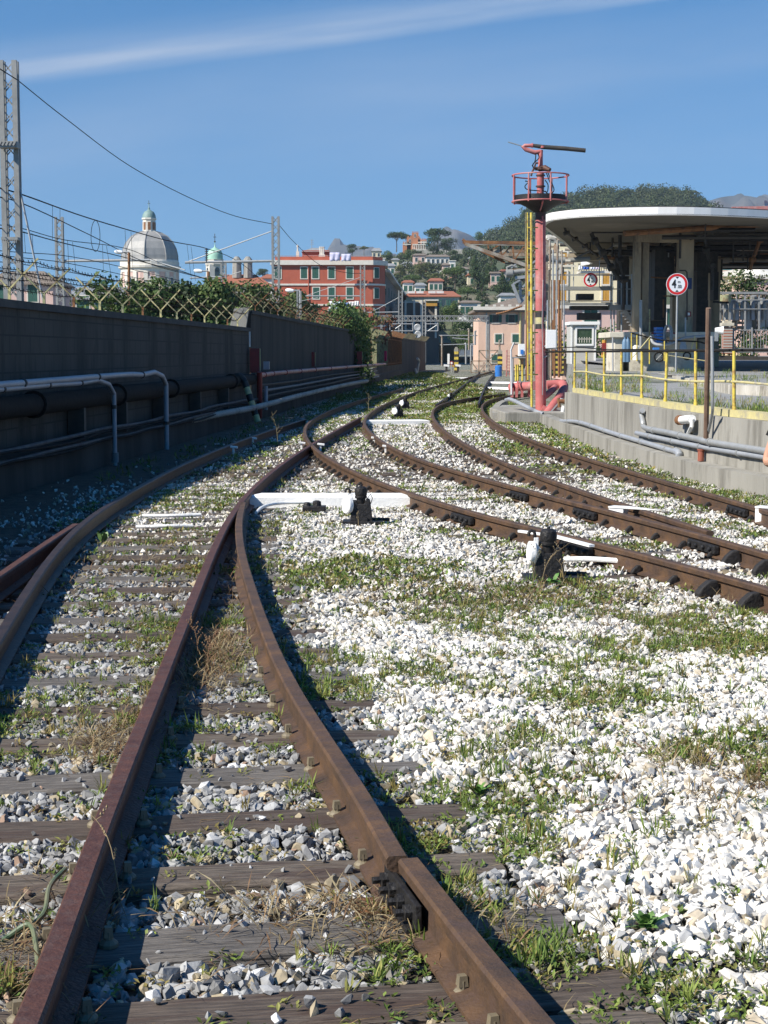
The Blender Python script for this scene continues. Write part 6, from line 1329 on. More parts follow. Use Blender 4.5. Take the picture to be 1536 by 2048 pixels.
tw('slew_drive', [tp(1078, 338), tp(1090, 336, -.1), tp(1100, 340, -.2)], [5*sT, 6*sT, 4*sT], 'rail_red'); tw('upper_riser', [tp(1081, 340), tp(1081, 318), tp(1082, 300)], [5*sT, 4.5*sT, 4*sT])
tw('elbow', [tp(1081, 303), tp(1070, 305, .0), tp(1052, 299), tp(1046, 294), tp(1050, 291), tp(1066, 291)], [4*sT, 4.5*sT, 4.4*sT, 4*sT, 3.6*sT, 3.4*sT], 'pink', 14, None, True, False)
tw('lever_bar', [tp(1047, 293), tp(1016, 284)], 1.1*sT, 'galv', 8)
cn = tw('cannon_barrel', [tp(1066, 291), tp(1086, 294), tp(1130, 297), tp(1171, 301)], [3.6*sT, 4.3*sT, 4.3*sT, 4.2*sT], 'gunm' if 'gunm' in M else 'dark_steel')
mb = MB(); mb.tube([tp(1085, 292), tp(1085, 296)], 5.4*sT, 14); mb.tube([tp(1063, 291), tp(1066, 291)], 4.6*sT, 14); mb.build('collar', M['pink'], cn)
tw('hand_lever', [tp(1080, 326), tp(1072, 326), tp(1064, 345), tp(1062, 352)], 2*sT, 'rail_red', 8)
for k, pts in enumerate(([(1075, 306), (1078, 316), (1066, 328), (1068, 336), (1079, 337)], [(1072, 306), (1070, 322), (1064, 332)], [(1092, 344), (1098, 360), (1104, 376), (1098, 388), (1090, 382)], [(1096, 345), (1102, 362), (1108, 380), (1100, 390)], [(1090, 360), (1096, 370), (1094, 384), (1084, 380)], [(1050, 362), (1057, 364), (1050, 372), (1055, 379), (1080, 382)])):
    tw('hose', [tp(x, y, -.12-.02*k) for x, y in pts], 1.1*sT, 'cable', 6, curve=True)
mb = MB(); c = tp(1101, 679, -.1); mb.box(c, (20*sT, .25, 38*sT)); cb = mb.build('control_cabinet', M['white_paint'], o, bevel=.01)
for y in (640, 690, 712): mb = MB(); mb.tube([tp(1088, y+3, -.14), tp(1094, y, -.1)], 1.4*sT, 6); mb.build('clip', M['galv'], o)
tw('conduit', [tp(1086, 560, -.17), tp(1084, 650, -.17), tp(1086, 720, -.17), tp(1085, 790, -.17)], .8*sT, 'galv', 6)
mb = MB(); mb.lathe([(.34, 0), (.34, .03), (0, .03)], tp(1081, 833), 20); mb.build('base_flange', M['pink'], o)
# pink feed pipes
def pk(name, pts, r, label, cat='pipe', m='pink'):
    mb = MB(); mb.tube(spline(pts, n=5), r, 18); return single(mb, name, M[m], label, cat, smooth=True)
pk('feed_pipe', [at(1022, 775, 44), at(1060, 772, 43.5), at(1070, 771, 43.2)], 9*sT, 'fat pink horizontal pipe left of the tower')
mb = MB(); [mb.lathe([(0, 0), (13*sT, 0), (13*sT, .035), (0, .035)], at(x, 774, 43.8), 20, (1, 0, 0)) for x in (1020, 1034)]; single(mb, 'pipe_flange', M['pink'], 'pair of pink flanges at the left end of the fat pipe', 'flange')
pk('feed_pipe', [at(1094, 770, 43), at(1120, 768, 43), at(1128, 772, 42.8), at(1122, 790, 42.3), at(1104, 815, 41.8), at(1087, 838, 41.5)], 9*sT, 'fat pink pipe bending down to the right of the tower')
pk('feed_pipe', [at(1110, 775, 42.6), at(1098, 786, 42.2), at(1085, 796, 42)], 6.5*sT, 'thinner pink pipe branching off the tower foot')
pk('feed_pipe', [at(1084, 816, 41.8), at(1100, 824, 41.8), at(1116, 826, 41.9)], 7*sT, 'short pink pipe at the ground right of the tower foot')
for k, x in enumerate((1024, 1033, 1044, 1058)): mb = MB(); mb.box(at(x, 785, 43.7), (5*sT, .12, 20*sT)); single(mb, 'pipe_saddle', M['pink'], '%s pink saddle under the fat horizontal pipe, from the left' % ordn(k), 'saddle', 'saddles of the pink pipe')
mb = MB(); mb.bar(at(1118, 805, 41.2), at(1092, 835, 41.2), .05, .03); single(mb, 'steel_strap', M['galv'], 'pale steel strap beside the sloping pink pipe', 'strap')
mb = MB(); mb.tube([at(1128, 812, 41), at(1126, 822, 41), at(1122, 842, 41)], .055, 10); mb.lathe([(.07, 0), (.07, .12)], at(1121, 806, 41), 10); single(mb, 'white_elbow', M['white_paint'], 'white pipe elbow at the corner of the retaining wall', 'pipe', smooth=True)
mb = MB(); mb.tube([at(1117, 796, 40.8), at(1119, 815, 40.8)], .04, 8); mb.tube([at(1118, 802, 40.8), at(1134, 804, 40.8)], .06, 10); single(mb, 'rusty_valve', M['rust'], 'rusty valve beside the white elbow', 'valve', smooth=True)
# tower plinth and kerb around it
mb = MB(); mb.prism([(3.05, 40.6), (5.6, 40.6), (5.6, 46.5), (3.3, 46.5), (2.9, 44)], -.2, .28); single(mb, 'plinth', M['concrete'], 'low concrete plinth under the pink tower', 'plinth', bevel=.03)
mb = MB(); mb.sweep([at(x, y, Y) * 1.0 for x, y, Y in ((1010, 800, 50), (998, 806, 47), (990, 815, 44.5), (992, 826, 42))], [(-.09, -.5), (-.09, .0), (.09, .0), (.09, -.5)]); single(mb, 'kerb', M['concrete'], 'small curved concrete kerb left of the tower plinth', 'kerb')
mb = MB(); mb.tube(spline([at(1012, 800, 43), at(1022, 799, 42.5), at(1050, 812, 41), at(1070, 822, 40.8), at(1086, 828, 40.6)], n=5), .05, 8); single(mb, 'drain_pipe', M['pvc_light'], 'wavy grey drain pipe across the tower plinth', 'pipe', smooth=True)
mb = MB(); mb.tube([at(1028, 685, 44), at(1022, 700, 44), at(1023, 790, 43)], .03, 6); single(mb, 'ladder_stringer', M['galv'], 'thin grey bent pole at the left end of the pink pipe', 'pole')
# yellow ladder and rusty standpipes behind the tower
o = thing('ladder', 'tall yellow ladder standing left of the pink tower', 'ladder', tuple(at(1064, 828, 41)))
for x, r in ((1063.5, 2.4), (1056, 1.3)):
    mb = MB(); mb.tube([at(x, 826 if r > 2 else 760, 41.2), at(x-1, 425, 41.2)], r*sT, 8); mb.build('stile', M['yellow'], o, smooth=True)
for y in range(455, 760, 42): mb = MB(); mb.bar(at(1056, y, 41.3), at(1076, y, 41.3), .025, .03); mb.build('rung', M['yellow'], o)
for k, (x, y0, y1, r, m) in enumerate(((1053.5, 478, 762, 1.6, 'rust'), (1051, 425, 640, .7, 'yellow_green'), (1102, 560, 760, 1.5, 'rusty_grey'), (1109, 560, 756, 1.8, 'rust'), (1118, 560, 755, 2.0, 'rust'), (1098, 540, 760, 1.2, 'dark_steel'), (1113, 520, 700, 1.2, 'galv'), (1106, 500, 640, 1.4, 'galv'), (1124, 500, 640, 1.2, 'rusty_grey'))):
    mb = MB(); mb.tube([at(x, y1, 46+k*.3), at(x, y0, 46+k*.3)], r*sT*1.35, 8); single(mb, 'standpipe', M[m], '%s thin vertical standpipe around the pink tower, in order of building from the left' % ordn(k) if False else ['rusty vertical pipe left of the yellow ladder', 'thin yellowish pole left of the rusty pipe', 'mottled vertical pipe just right of the tower', 'rusty vertical pipe second right of the tower', 'thickest rusty vertical pipe right of the white cabinet', 'dark vertical pipe touching the tower on its right', 'grey vertical pipe high between the rusty ones', 'upper grey vertical pipe close to the tower', 'mottled vertical pipe farthest right of the tower'][k], 'pipe', smooth=True)
for k, (x, y0, y1, r_, m) in enumerate(((1095, 600, 758, 1.4, 'pvc_light'), (1100, 480, 600, 2.0, 'rusty_grey'), (1105, 600, 740, 1.8, 'rust'), (1115, 480, 600, 2.2, 'rusty_grey'), (1122, 620, 745, 1.6, 'rust'), (1128, 560, 700, 1.5, 'galv'))):
    mb = MB(); mb.tube([at(x, y1, 50), at(x, y0, 50)], r_*50/F, 8); mb.lathe([(r_*85/F, 0), (r_*85/F, .06)], at(x, (y0+y1)/2, 50), 10); single(mb, 'process_pipe', M[m], 'vertical %s process pipe behind the rusty standpipes, %s' % ({'pvc_light': 'grey', 'rusty_grey': 'mottled', 'rust': 'rusty', 'galv': 'steel'}[m], ['nearest the tower', 'upper one nearest the tower', 'in the middle of the lower row', 'thick one in the upper row', 'right one of the lower row', 'rightmost and thin'][k]), 'pipe', smooth=True)
def striped(px, y0, y1, Y, wpx, n, label, cap=True):
    s = Y/F; o = thing('striped_pillar', label, 'pillar', tuple(at(px, y1, Y)), group='black and yellow striped pillars')
    for k in range(n):
        a = y1+(y0-y1)*k/n; b = y1+(y0-y1)*(k+1)/n; mb = MB(); mb.box(at(px, (a+b)/2, Y), (wpx*s, wpx*s*.8, (a-b)*s)); mb.build('band', M['yellow'] if k % 2 else M['stripe_b'], o)
    if cap: mb = MB(); mb.box(at(px, y0-3, Y), (wpx*s, wpx*s*.8, 6*s)); mb.box(at(px, y0-7.5, Y), (wpx*s*.6, wpx*s*.5, 3*s)); mb.build('cap', M['concrete'], o)
    return o
striped(1118, 682, 752, 56, 17, 14, 'wide striped pillar behind the rusty pipes'); striped(1105, 700, 752, 54, 6, 10, 'narrow striped pillar right behind the pink tower', False)
striped(912.5, 703, 746, 140, 8, 8, 'striped gate pillar left of the far gate'); striped(1000, 708, 752, 138, 9, 9, 'striped gate pillar right of the far gate')
# cluster of small yellow railings left of the tower
for k, x in enumerate((1032, 1036, 1045, 1055)): mb = MB(); mb.tube([at(x, 762, 50), at(x, 729, 50)], .04, 6); single(mb, 'yellow_post', M['yellow'], '%s short yellow post left of the pink tower, from the left' % ordn(k), 'post', 'short yellow posts')
mb = MB(); mb.tube([at(1028, 735, 50), at(1062, 730, 50)], .02, 6); mb.tube([at(1028, 752, 50), at(1072, 748, 50)], .02, 6); single(mb, 'rope', M['cable'], 'two dark ropes between the short yellow posts', 'rope')
# control booth on stilts, ladder
o = thing('control_stand', 'small white control box on a stand left of the tower', 'stand', tuple(at(1042, 740, 60))); s = 60/F
mb = MB(); mb.box(at(1043, 700, 60), (13*s, .3, 24*s)); mb.build('box', M['white_paint'], o, bevel=.01); mb = MB(); mb.box(at(1044, 704, 59.8), (6*s, .05, 9*s)); mb.build('panel', M['cyl_blue'], o)
mb = MB(); mb.box(at(1037, 715, 60), (26*s, .5, 2*s)); [mb.tube([at(x, 715, 60), at(x, 770, 60)], .03, 6) for x in (1026, 1049)]; mb.build('frame', M['galv'], o)
o = thing('red_ladder', 'short red ladder beside the far striped pillar', 'ladder', tuple(at(1018, 752, 110)))
for x in (1013, 1020): mb = MB(); mb.tube([at(x, 753, 110), at(x+1, 700, 110)], .05, 5); mb.build('stile', M['redpipe'], o)
for y in range(712, 752, 6): mb = MB(); mb.bar(at(1013, y, 110), at(1020, y, 110), .05); mb.build('rung', M['redpipe'], o)
mb = MB(); mb.lathe([(.28, 0), (.28, .8), (.2, .86), (0, .86)], gp(997, 753)+Vector((0, 0, .0)), 14); single(mb, 'blue_barrel', M['cyl_blue'], 'small blue barrel by the far striped pillar', 'barrel', smooth=True)
# far gate
Yg = 148; s = Yg/F; o = thing('far_gate', 'wide steel gate with diagonal braces at the end of the tracks', 'gate', tuple(gp(970, 746)))
g_ = lambda x, y: at(x, y, Yg)
mb = MB(); [mb.bar(g_(*a), g_(*b), .09) for a, b in (((958, 701), (996, 701)), ((942, 722), (996, 722)), ((942, 745), (996, 745)), ((942, 722), (942, 745)), ((958, 701), (958, 745)), ((976, 701), (976, 745)), ((996, 701), (996, 745)), ((958, 701), (976, 722)), ((976, 722), (996, 701)), ((942, 722), (958, 745)), ((976, 722), (958, 745)), ((976, 722), (996, 745)))]; mb.build('frame', M['rusty_grey'], o)
mb = MB(); 
for i in range(24): mb.bar(g_(943+i*2.25, 724)+Vector((0, .3, 0)), g_(943+i*2.25, 744)+Vector((0, .3, 0)), .045)
mb.build('pickets', M['trim'], o)
for k, (x, y0, y1, m) in enumerate(((932, 687, 728, 'galv'), (942, 690, 728, 'galv'), (938, 658, 700, 'rusty_grey'), (999, 680, 706, 'rusty_grey'), (884, 672, 732, 'rusty_grey'), (950, 662, 690, 'galv'))):
    mb = MB(); mb.tube([at(x, y1, 150), at(x, y0, 150)], .10, 6); mb.tube([at(x, y0, 150), at(x+(3 if k % 2 else -3), y0+1, 150)], .09, 6); single(mb, 'far_pole', M[m], ['pale pole left of the far gate', 'pale pole touching the far gate on its left', 'taller grey pole behind the far gate', 'thick pale pole above the right striped pillar', 'grey pole at the end of the dark wall', 'short far pole under the gantry end'][k], 'pole')
for k, (a, b) in enumerate((((878, 671), (955, 671)), ((880, 690), (950, 688)), ((905, 676), (940, 679)))): wire([at(*a, 155), at(*b, 155)], .05, ['upper grey tube across the trees below the gantry', 'lower grey tube across the trees below the gantry', 'short grey tube left of the far poles'][k], 'galv')
o = thing('round_sign', 'tiny red and white round sign near the end of the dark wall', 'sign', tuple(at(903, 745, 135))); mb = MB(); mb.lathe([(0, 0), (.17, 0), (.17, .03), (0, .03)], at(903, 726, 135), 18, (0, -1, 0)); mb.build('disc', M['red'], o); mb = MB(); mb.lathe([(0, .032), (.09, .032), (.09, .04), (0, .04)], at(903, 726, 135), 18, (0, -1, 0)); mb.build('centre', M['white_paint'], o); mb = MB(); mb.tube([at(903, 745, 135), at(903, 729, 135)], .05, 6); mb.build('pole', M['galv'], o)
mb = MB(); mb.box(at(905, 732, 136), (.38, .1, .12)); single(mb, 'yellow_plate', M['ochre'], 'tiny orange plate under the round sign', 'plate')
for k, (x, y) in enumerate(((893, 731), (916, 731))):
    o = thing('white_box', ['far white switch box on a stem, left of the tiny sign', 'far white switch box on a stem, right of the tiny sign'][k], 'box', tuple(at(x, 745, 130))); mb = MB(); mb.box(at(x, y, 130), (.42, .3, .16), ry=.1); mb.build('lid', M['white_paint'], o); mb = MB(); mb.box(at(x, y+7, 130), (.18, .15, .42)); mb.build('stem', M['dark_steel'], o)
mb = MB(); mb.box(at(897, 718, 139), (.18, .18, .9)); single(mb, 'white_bollard', M['white_paint'], 'white post left of the far striped pillar', 'bollard')
# ================================================================ STEEL LOADING GANGWAY LEFT OF THE TOWER
Yk = 52; k_ = lambda x, y, d=0: at(x, y, Yk+d)
o = thing('loading_gangway', 'rusty steel loading gangway reaching out left of the pink tower', 'gangway', tuple(k_(1075, 760)))
for (a, b, wd, m, d) in (((925, 484), (1092, 487), .10, 'rust', 0), ((928, 487), (1092, 490), .08, 'rusty_grey', 0), ((930, 488), (1062, 534), .11, 'rusty_grey', 0), ((955, 497), (1070, 540), .09, 'rust', .6), ((980, 502), (1092, 503), .10, 'rusty_grey', .3), ((985, 509), (1092, 510), .10, 'rusty_grey', .9), ((1000, 518), (1092, 519), .07, 'rust', .3), ((1010, 527), (1070, 528), .06, 'rusty_grey', .5), ((1020, 540), (1092, 536), .07, 'rusty_grey', 1), ((1030, 556), (1070, 551), .10, 'galv', 0), ((925, 479), (940, 492), .09, 'rust', 0), ((926, 484), (1010, 525), .07, 'rust', 1.0), ((1040, 548), (1072, 520), .05, 'galv', .1), ((1022, 536), (1036, 524), .05, 'galv', 0), ((1045, 574), (1075, 545), .06, 'galv', 0), ((1025, 568), (1040, 606), .10, 'galv', .0), ((1040, 560), (1041, 604), .09, 'galv', .2), ((1040, 606), (1074, 570), .09, 'galv', .1), ((1026, 568), (1040, 560), .06, 'galv', 0), ((1040, 592), (1072, 590), .07, 'galv', .3), ((1038, 578), (1074, 575), .05, 'rusty_grey', .5), ((1060, 545), (1060, 780), .10, 'rusty_grey', 1.5), ((1072, 520), (1072, 780), .12, 'rusty_grey', 1.8), ((1093, 480), (1093, 640), .10, 'rusty_grey', 1.0)):
    mb = MB(); mb.bar(k_(*a, d), k_(*b, d), wd, wd*.8, up=(0, 1, 0)); mb.build('beam', M[m], o)
for (x, d) in ((945, 0), (975, .2), (1000, .1), (1025, 0), (1050, .2)):
    yb = 488+(x-930)*46/132; mb = MB(); mb.bar(k_(x, 486, d), k_(x+3, yb, d), .05, .04, up=(0, 1, 0)); mb.bar(k_(x+3, yb, d), k_(x+26, 488, d), .04, .03, up=(0, 1, 0)); mb.build('strut', M['rust'], o)
mb = MB(); mb.tube([k_(1024, 545), k_(1036, 543), k_(1070, 541)], .075, 14); mb.lathe([(0, 0), (.13, .0), (.13, .22), (0, .22)], k_(1012, 547), 14, (1, 0, .05)); mb.build('loading_arm', M['mast'], o, smooth=True)
mb = MB(); mb.tube([k_(1016, 547), k_(1014, 535), k_(1024, 531), k_(1034, 535)], .04, 8); mb.build('swivel', M['mast'], o, smooth=True)
mb = MB(); P = [k_(1044, 612, -.2), k_(1030, 617, -.2), k_(1010, 624, -.2), k_(992, 628, -.2)]; P = spline(P, n=8); mb.tube(P, [.03+.012*(i % 2) for i in range(len(P))], 6); single(mb, 'chain', M['rust'], 'heavy rusty chain hanging in front of the pink house roof', 'chain')
# ================================================================ CANOPY
zc = 6.4
def canopy_poly():
    pts = [(5.72, 59), (5.7, 57.4), (5.95, 56.2), (7.0, 55.0), (9.8, 54.3), (13.2, 55.6), (19, 59), (27, 66), (30, 76), (29, 86), (12.2, 87), (10.6, 83), (9.2, 77), (7.3, 66.7)]
    q = spline([Vector((x, y, 0)) for x, y in pts], n=5); return [(p.x, p.y) for p in q]
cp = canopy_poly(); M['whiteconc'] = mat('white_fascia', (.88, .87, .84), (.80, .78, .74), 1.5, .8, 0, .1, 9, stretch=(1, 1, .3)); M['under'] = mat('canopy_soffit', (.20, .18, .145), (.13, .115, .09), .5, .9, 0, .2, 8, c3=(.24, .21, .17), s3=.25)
can = thing('canopy', 'large white curved concrete canopy roof on square columns', 'canopy', (12, 60, .9))
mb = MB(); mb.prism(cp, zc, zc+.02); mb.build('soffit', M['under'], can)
mb = MB(); n = len(cp); cxm, cym = 17, 70
inner = [(cxm+(x-cxm)*.985, cym+(y-cym)*.985) for x, y in cp]
vs = [(x, y, zc-.015) for x, y in cp]+[(x, y, zc+.25) for x, y in cp]+[(x, y, zc-.015) for x, y in inner]
mb.add(vs, [(i, (i+1) % n, n+(i+1) % n, n+i) for i in range(n)]+[(i, 2*n+i, 2*n+(i+1) % n, (i+1) % n) for i in range(n)]); mb.build('fascia', M['whiteconc'], can, fix=False)
mb = MB(); mb.prism([(cxm+(x-cxm)*.997, cym+(y-cym)*.997) for x, y in cp], zc+.25, zc+.28); mb.build('roof_edge', M['dark_steel'], can)
def col(px0, px1, Y, ytop=None, zt=zc-.0, z0=2.5, nm='column', m='shade_col', d=.6):
    s = Y/F; a = at(px0, 600, Y).x; b = at(px1, 600, Y).x; mb = MB(); mb.box(((a+b)/2, Y+d/2, (z0+zt)/2), (b-a, d, zt-z0)); return mb.build(nm, M[m], can)
col(1268, 1281, 60.8, d=.5); col(1284, 1297, 61.0, d=.5); col(1357, 1386, 60.8); col(1262, 1297, 73, d=.7); col(1345, 1380, 76, d=.7); col(1420, 1440, 72, d=.7, z0=.8)
mb = MB(); mb.box(((at(1268, 470, 60.8).x+at(1386, 470, 60.8).x)/2, 60.9, 6.1), (at(1386, 470, 60.8).x-at(1268, 470, 60.8).x-.004, .42, .34)); mb.build('beam', M['shade_col'], can)
for yy in (68, 75): mb = MB(); mb.box((13, yy, 6.22), (9, .45, .30)); mb.build('beam', M['shade_col'], can)
# dark pipework hung under the canopy
r = random.Random(12)
def upipe(pts, rr, m, label, name='overhead_pipe'):
    mb = MB(); mb.tube(spline(pts, n=3), rr, 8); return single(mb, name, M[m], label, 'pipe', smooth=True)
upipe([at(1248, 467, 57.6), at(1700, 437, 61)], .10, 'rust', 'long rusty pipe hung under the front of the canopy')
for k, (y, x0, x1, Y, m, rr) in enumerate(((468, 1103, 1262, 66, 'dark_steel', .06), (480, 1112, 1265, 68, 'rusty_grey', .06), (490, 1120, 1262, 71, 'dark_steel', .07), (499, 1130, 1262, 73, 'rusty_grey', .06), (507, 1140, 1262, 75, 'dark_steel', .08), (478, 1390, 1600, 63, 'dark_steel', .05), (487, 1395, 1600, 66, 'rust', .05), (466, 1460, 1600, 61, 'dark_steel', .05), (500, 1390, 1600, 70, 'dark_steel', .07), (512, 1400, 1536, 74, 'dark_steel', .06))):
    upipe([at(x0, y, Y), at(x1, y+1, Y)], rr, m, '%s straight pipe under the canopy, %s' % (ordn(k if k < 5 else k-5), 'left of the columns' if k < 5 else 'right of the columns'))
def hanger(pts, label, m='dark_steel', rr=.10):
    o = thing('hanging_pipe_arm', label, 'loading arm', tuple(at(*pts[0])), group='folded loading arms under the canopy')
    P = [at(*p) for p in pts]
    for a, b in zip(P, P[1:]): mb = MB(); mb.tube([a, b], rr, 10); mb.build('arm_pipe', M[m], o, smooth=True)
    for a in P[1:-1]: mb = MB(); mb.lathe([(0, -.12), (rr*1.7, -.11), (rr*1.7, .11), (0, .12)], a, 12, (1, .2, .3)); mb.build('joint', M[m], o, smooth=True)
hanger([(1128, 450, 60), (1133, 466, 60), (1150, 478, 62), (1170, 492, 64), (1195, 512, 66)], 'folded dark loading arm hanging nearest the left edge of the canopy', 'dark_steel', .045)
hanger([(1182, 466, 62), (1190, 482, 62), (1205, 505, 62), (1222, 535, 62), (1240, 560, 62)], 'thick grey sloping loading arm left of the columns', 'dark_steel', .08)
hanger([(1240, 470, 62), (1240, 520, 62), (1248, 560, 62), (1246, 620, 62)], 'vertical dark loading arm beside the left column', 'dark_steel', .07)
hanger([(1410, 462, 62), (1412, 500, 62), (1424, 530, 62), (1424, 580, 62)], 'dark loading arm right of the right column', 'dark_steel', .07)
hanger([(1528, 455, 62), (1520, 480, 62), (1505, 520, 62), (1500, 540, 62)], 'rusty loading arm hanging at the right edge', 'rust', .07)
# dark machinery core between the columns
o = thing('pump_frame', 'dark steel machinery frame with added dark filler boxes between the canopy columns', 'machinery', tuple(at(1327, 665, 66)))
for (x0, x1, y0, y1, Y) in ((1299, 1330, 480, 664, 66), (1330, 1345, 480, 560, 68), (1306, 1328, 500, 640, 64.5), (1390, 1412, 470, 690, 67), (1412, 1432, 470, 545, 68), (1424, 1433, 545, 600, 68)):
    mb = MB(); s = Y/F; mb.box(at((x0+x1)/2, (y0+y1)/2, Y+.5), ((x1-x0)*s, .8, (y1-y0)*s)); mb.build('dark_fill_casing', M['dark_steel'], o)
for k in range(26):
    x = r.uniform(1225, 1440); y = r.uniform(500, 650); mb = MB(); L = r.uniform(10, 50); v = r.random() < .5; Y = r.uniform(63, 72)
    if 1330 < x < 1400 and y > 540: continue
    mb.tube([at(x, y, Y), at(x+(0 if v else L), y+(L if v else 2), Y)], r.uniform(.02, .06), 6); mb.build('pipe', M[r.choice(['dark_steel', 'galv', 'rust', 'dark_steel'])], o)
for (x0, x1, y0, y1, Y) in ((1228, 1262, 498, 560, 74), (1236, 1258, 560, 660, 70), (1299, 1356, 484, 500, 70), (1388, 1440, 470, 482, 70), (1436, 1442, 480, 560, 74)):  # dark boxes added to make the space under the canopy look shaded
    mb = MB(); s = Y/F; mb.box(at((x0+x1)/2, (y0+y1)/2, Y+.5), ((x1-x0)*s, .8, (y1-y0)*s)); mb.build('dark_fill_casing', M['dark_steel'], o)
o = thing('ceiling_pipework', 'dense rusty pipework hung under the whole canopy', 'pipework', tuple(at(1300, 470, 64)))
for k in range(46):
    Y = r.uniform(58, 80); zt_ = zc-r.uniform(.12, .5); xa = r.uniform(max(6.6, Y*.118), 18); L = r.uniform(2, 9); mb = MB(); mb.tube([(xa, Y, zt_), (xa+L, Y+r.uniform(-.4, .4), zt_)], r.choice([.03, .045, .06, .09]), 6); mb.build('pipe', M[r.choice(['dark_steel', 'dark_steel', 'rust', 'rusty_grey', 'black_iron'])], o)
for k in range(22):
    Y = r.uniform(58, 70); xa = r.uniform(max(6.8, Y*.12), 16); mb = MB(); mb.tube([(xa, Y, zc), (xa, Y, zc-r.uniform(.3, 1.3))], r.choice([.03, .05]), 6); mb.tube([(xa, Y, zc-.35), (xa+r.uniform(-.1, .1), Y+r.uniform(2, 7), zc-.4)], .04, 6); mb.build('hanger', M['dark_steel'], o)
# gallery left of the canopy
o = thing('gallery', 'grey steel gallery with handrails under the left side of the canopy', 'gallery', tuple(at(1160, 640, 64)))
g2 = lambda x, y, d=0: at(x, y, 64+d)
for (x0, x1, y, h, m) in ((1093, 1222, 577, 7, 'mast'), (1093, 1220, 550, 2.5, 'galv'), (1120, 1222, 608, 4, 'mast'), (1120, 1225, 602, 2, 'dark_steel'), (1093, 1135, 572, 3, 'galv'), (1224, 1264, 551, 2, 'galv'), (1222, 1264, 578, 2, 'mast'), (1218, 1262, 615, 10, 'mast')):
    mb = MB(); mb.box(g2((x0+x1)/2, y), ((x1-x0)*64/F, .5 if h > 3 else .06, h*64/F)); mb.build('girder', M[m], o)
for x, y0, y1 in ((1147, 520, 578), (1199, 520, 578), (1222, 548, 668), (1264, 548, 640), (1228, 620, 668), (1243, 560, 665), (1254, 560, 610)): mb = MB(); mb.tube([g2(x, y0, .1), g2(x, y1, .1)], .035 if x > 1200 else .02, 6); mb.build('stanchion', M['galv'], o)
mb = MB(); mb.tube(spline([g2(1123, 548), g2(1124, 530), g2(1130, 522), g2(1145, 520), g2(1180, 518)], n=4), .10, 12); mb.build('duct', M['mast'], o, smooth=True)
for x, y in ((1097, 498), (1113, 498), (1112, 505), (1098, 508)): mb = MB(); mb.lathe([(0, 0), (.10, 0), (.10, .14), (.06, .16), (.06, .3), (0, .3)], g2(x, y, -6), 12); mb.build('valve', M['rusty_grey'], o, smooth=True)
mb = MB(); mb.tube(spline([g2(1094, 484, -6), g2(1100, 478, -6), g2(1110, 480, -6), g2(1112, 486, -6)], n=4), .07, 10); mb.tube([g2(1094, 514, -6), g2(1104, 518, -6), g2(1130, 520, -6)], .12, 12); mb.build('vent', M['mast'], o, smooth=True)
for k in range(9): y = 488+k*5.5; mb = MB(); mb.bar(g2(1093, y, -3), g2(1108+k*5.5, y, -3), .06, .07); mb.build('purlin', M['rusty_grey' if k % 2 else 'trim'], o)
for k, (x0, x1, y0, y1) in enumerate(((1153, 1186, 588, 600), (1155, 1200, 626, 640), (1140, 1225, 612, 620))): mb = MB(); mb.box(g2((x0+x1)/2, (y0+y1)/2, .5), ((x1-x0)*64/F, .6, (y1-y0)*64/F)); mb.build('machine_box', M['dark_steel'], o)
# stair
o = thing('steel_stair', 'grey steel stair and landing left of the columns', 'stair', tuple(at(1235, 690, 62.5)))
for d in (0, .8): mb = MB(); mb.bar(at(1248, 620, 62.5+d), at(1276, 662, 62.5+d), .04, .16); mb.build('stringer', M['mast'], o)
for k in range(7): p = at(1248+k*4, 620+k*6, 62.9); mb = MB(); mb.box(p, (.3, .8, .03)); mb.build('tread', M['galv'], o)
# background buildings seen under the canopy
block('cream_house', 1098, 1300, 480, 130, 10, 'yelwall', 'cream house with ochre shutters behind the steel gallery', None, wrows=(520, 558, 590), wcols=(1125, 1210, 1250), ww=.55, wh=1.0, sh='ochre', th=.1, cat='house')
o = block('pink_annex', 1125, 1440, 618, 110, 8, 'palepink', 'low pink house behind the guard booth', None, wrows=(637,), wcols=(1181, 1345), ww=.9, wh=1.3, sh='shutter', th=.1, cat='house')
block('orange_house', 1395, 1560, 512, 150, 10, 'pinkwall', 'peach house with ochre shutters beyond the right end of the canopy', None, wrows=(528,), wcols=(1420, 1493, 1530), ww=1.1, wh=1.4, sh='ochre', cat='house')
o = block('cream_shed', 1432, 1516, 555, 125, 8, 'creamwall', 'cream building with a low curved roof at the right', None, cat='building', cornice=False)
s = 125/F; mb = MB(); pts = [(-42*s*1.03, 0)]+[(-42*s+84*s*i/12, .2+.35*math.sin(math.pi*i/12)) for i in range(13)]+[(42*s*1.03, 0)]; mb.xprism(pts[::-1], -.3, 8, (0, 0, EYE+(708-555)*s)); mb.build('roof', M['white_wall'], o, world=False)
block('white_block', 1500, 1600, 560, 118, 8, 'palepink', 'pale block at the right edge behind the trees', None, cat='building')
block('white_block', 1517, 1640, 522, 119, 8, 'white_wall', 'taller white block at the right edge', None, cat='building')
mb = MB(); a = at(1460, 421, 120); mb.box(a+Vector((3.4, 0, 0)), (7.5, 5, .25), ry=-.02); single(mb, 'far_roof', M['redpipe'], 'faded red roof edge just above the right end of the canopy', 'roof')
mb = MB(); mb.box(at(1533, 417, 119), (.6, .5, .35)); mb.tube([at(1530, 415, 119), at(1530, 404, 119)], .03, 5); mb.lathe([(0, 0), (.25, .1), (.3, .12), (0, .05)], at(1530, 409, 119), 10, (1, -1, .3)); single(mb, 'roof_aerial', M['galv'], 'small dish aerial on the roof at the right edge', 'aerial')
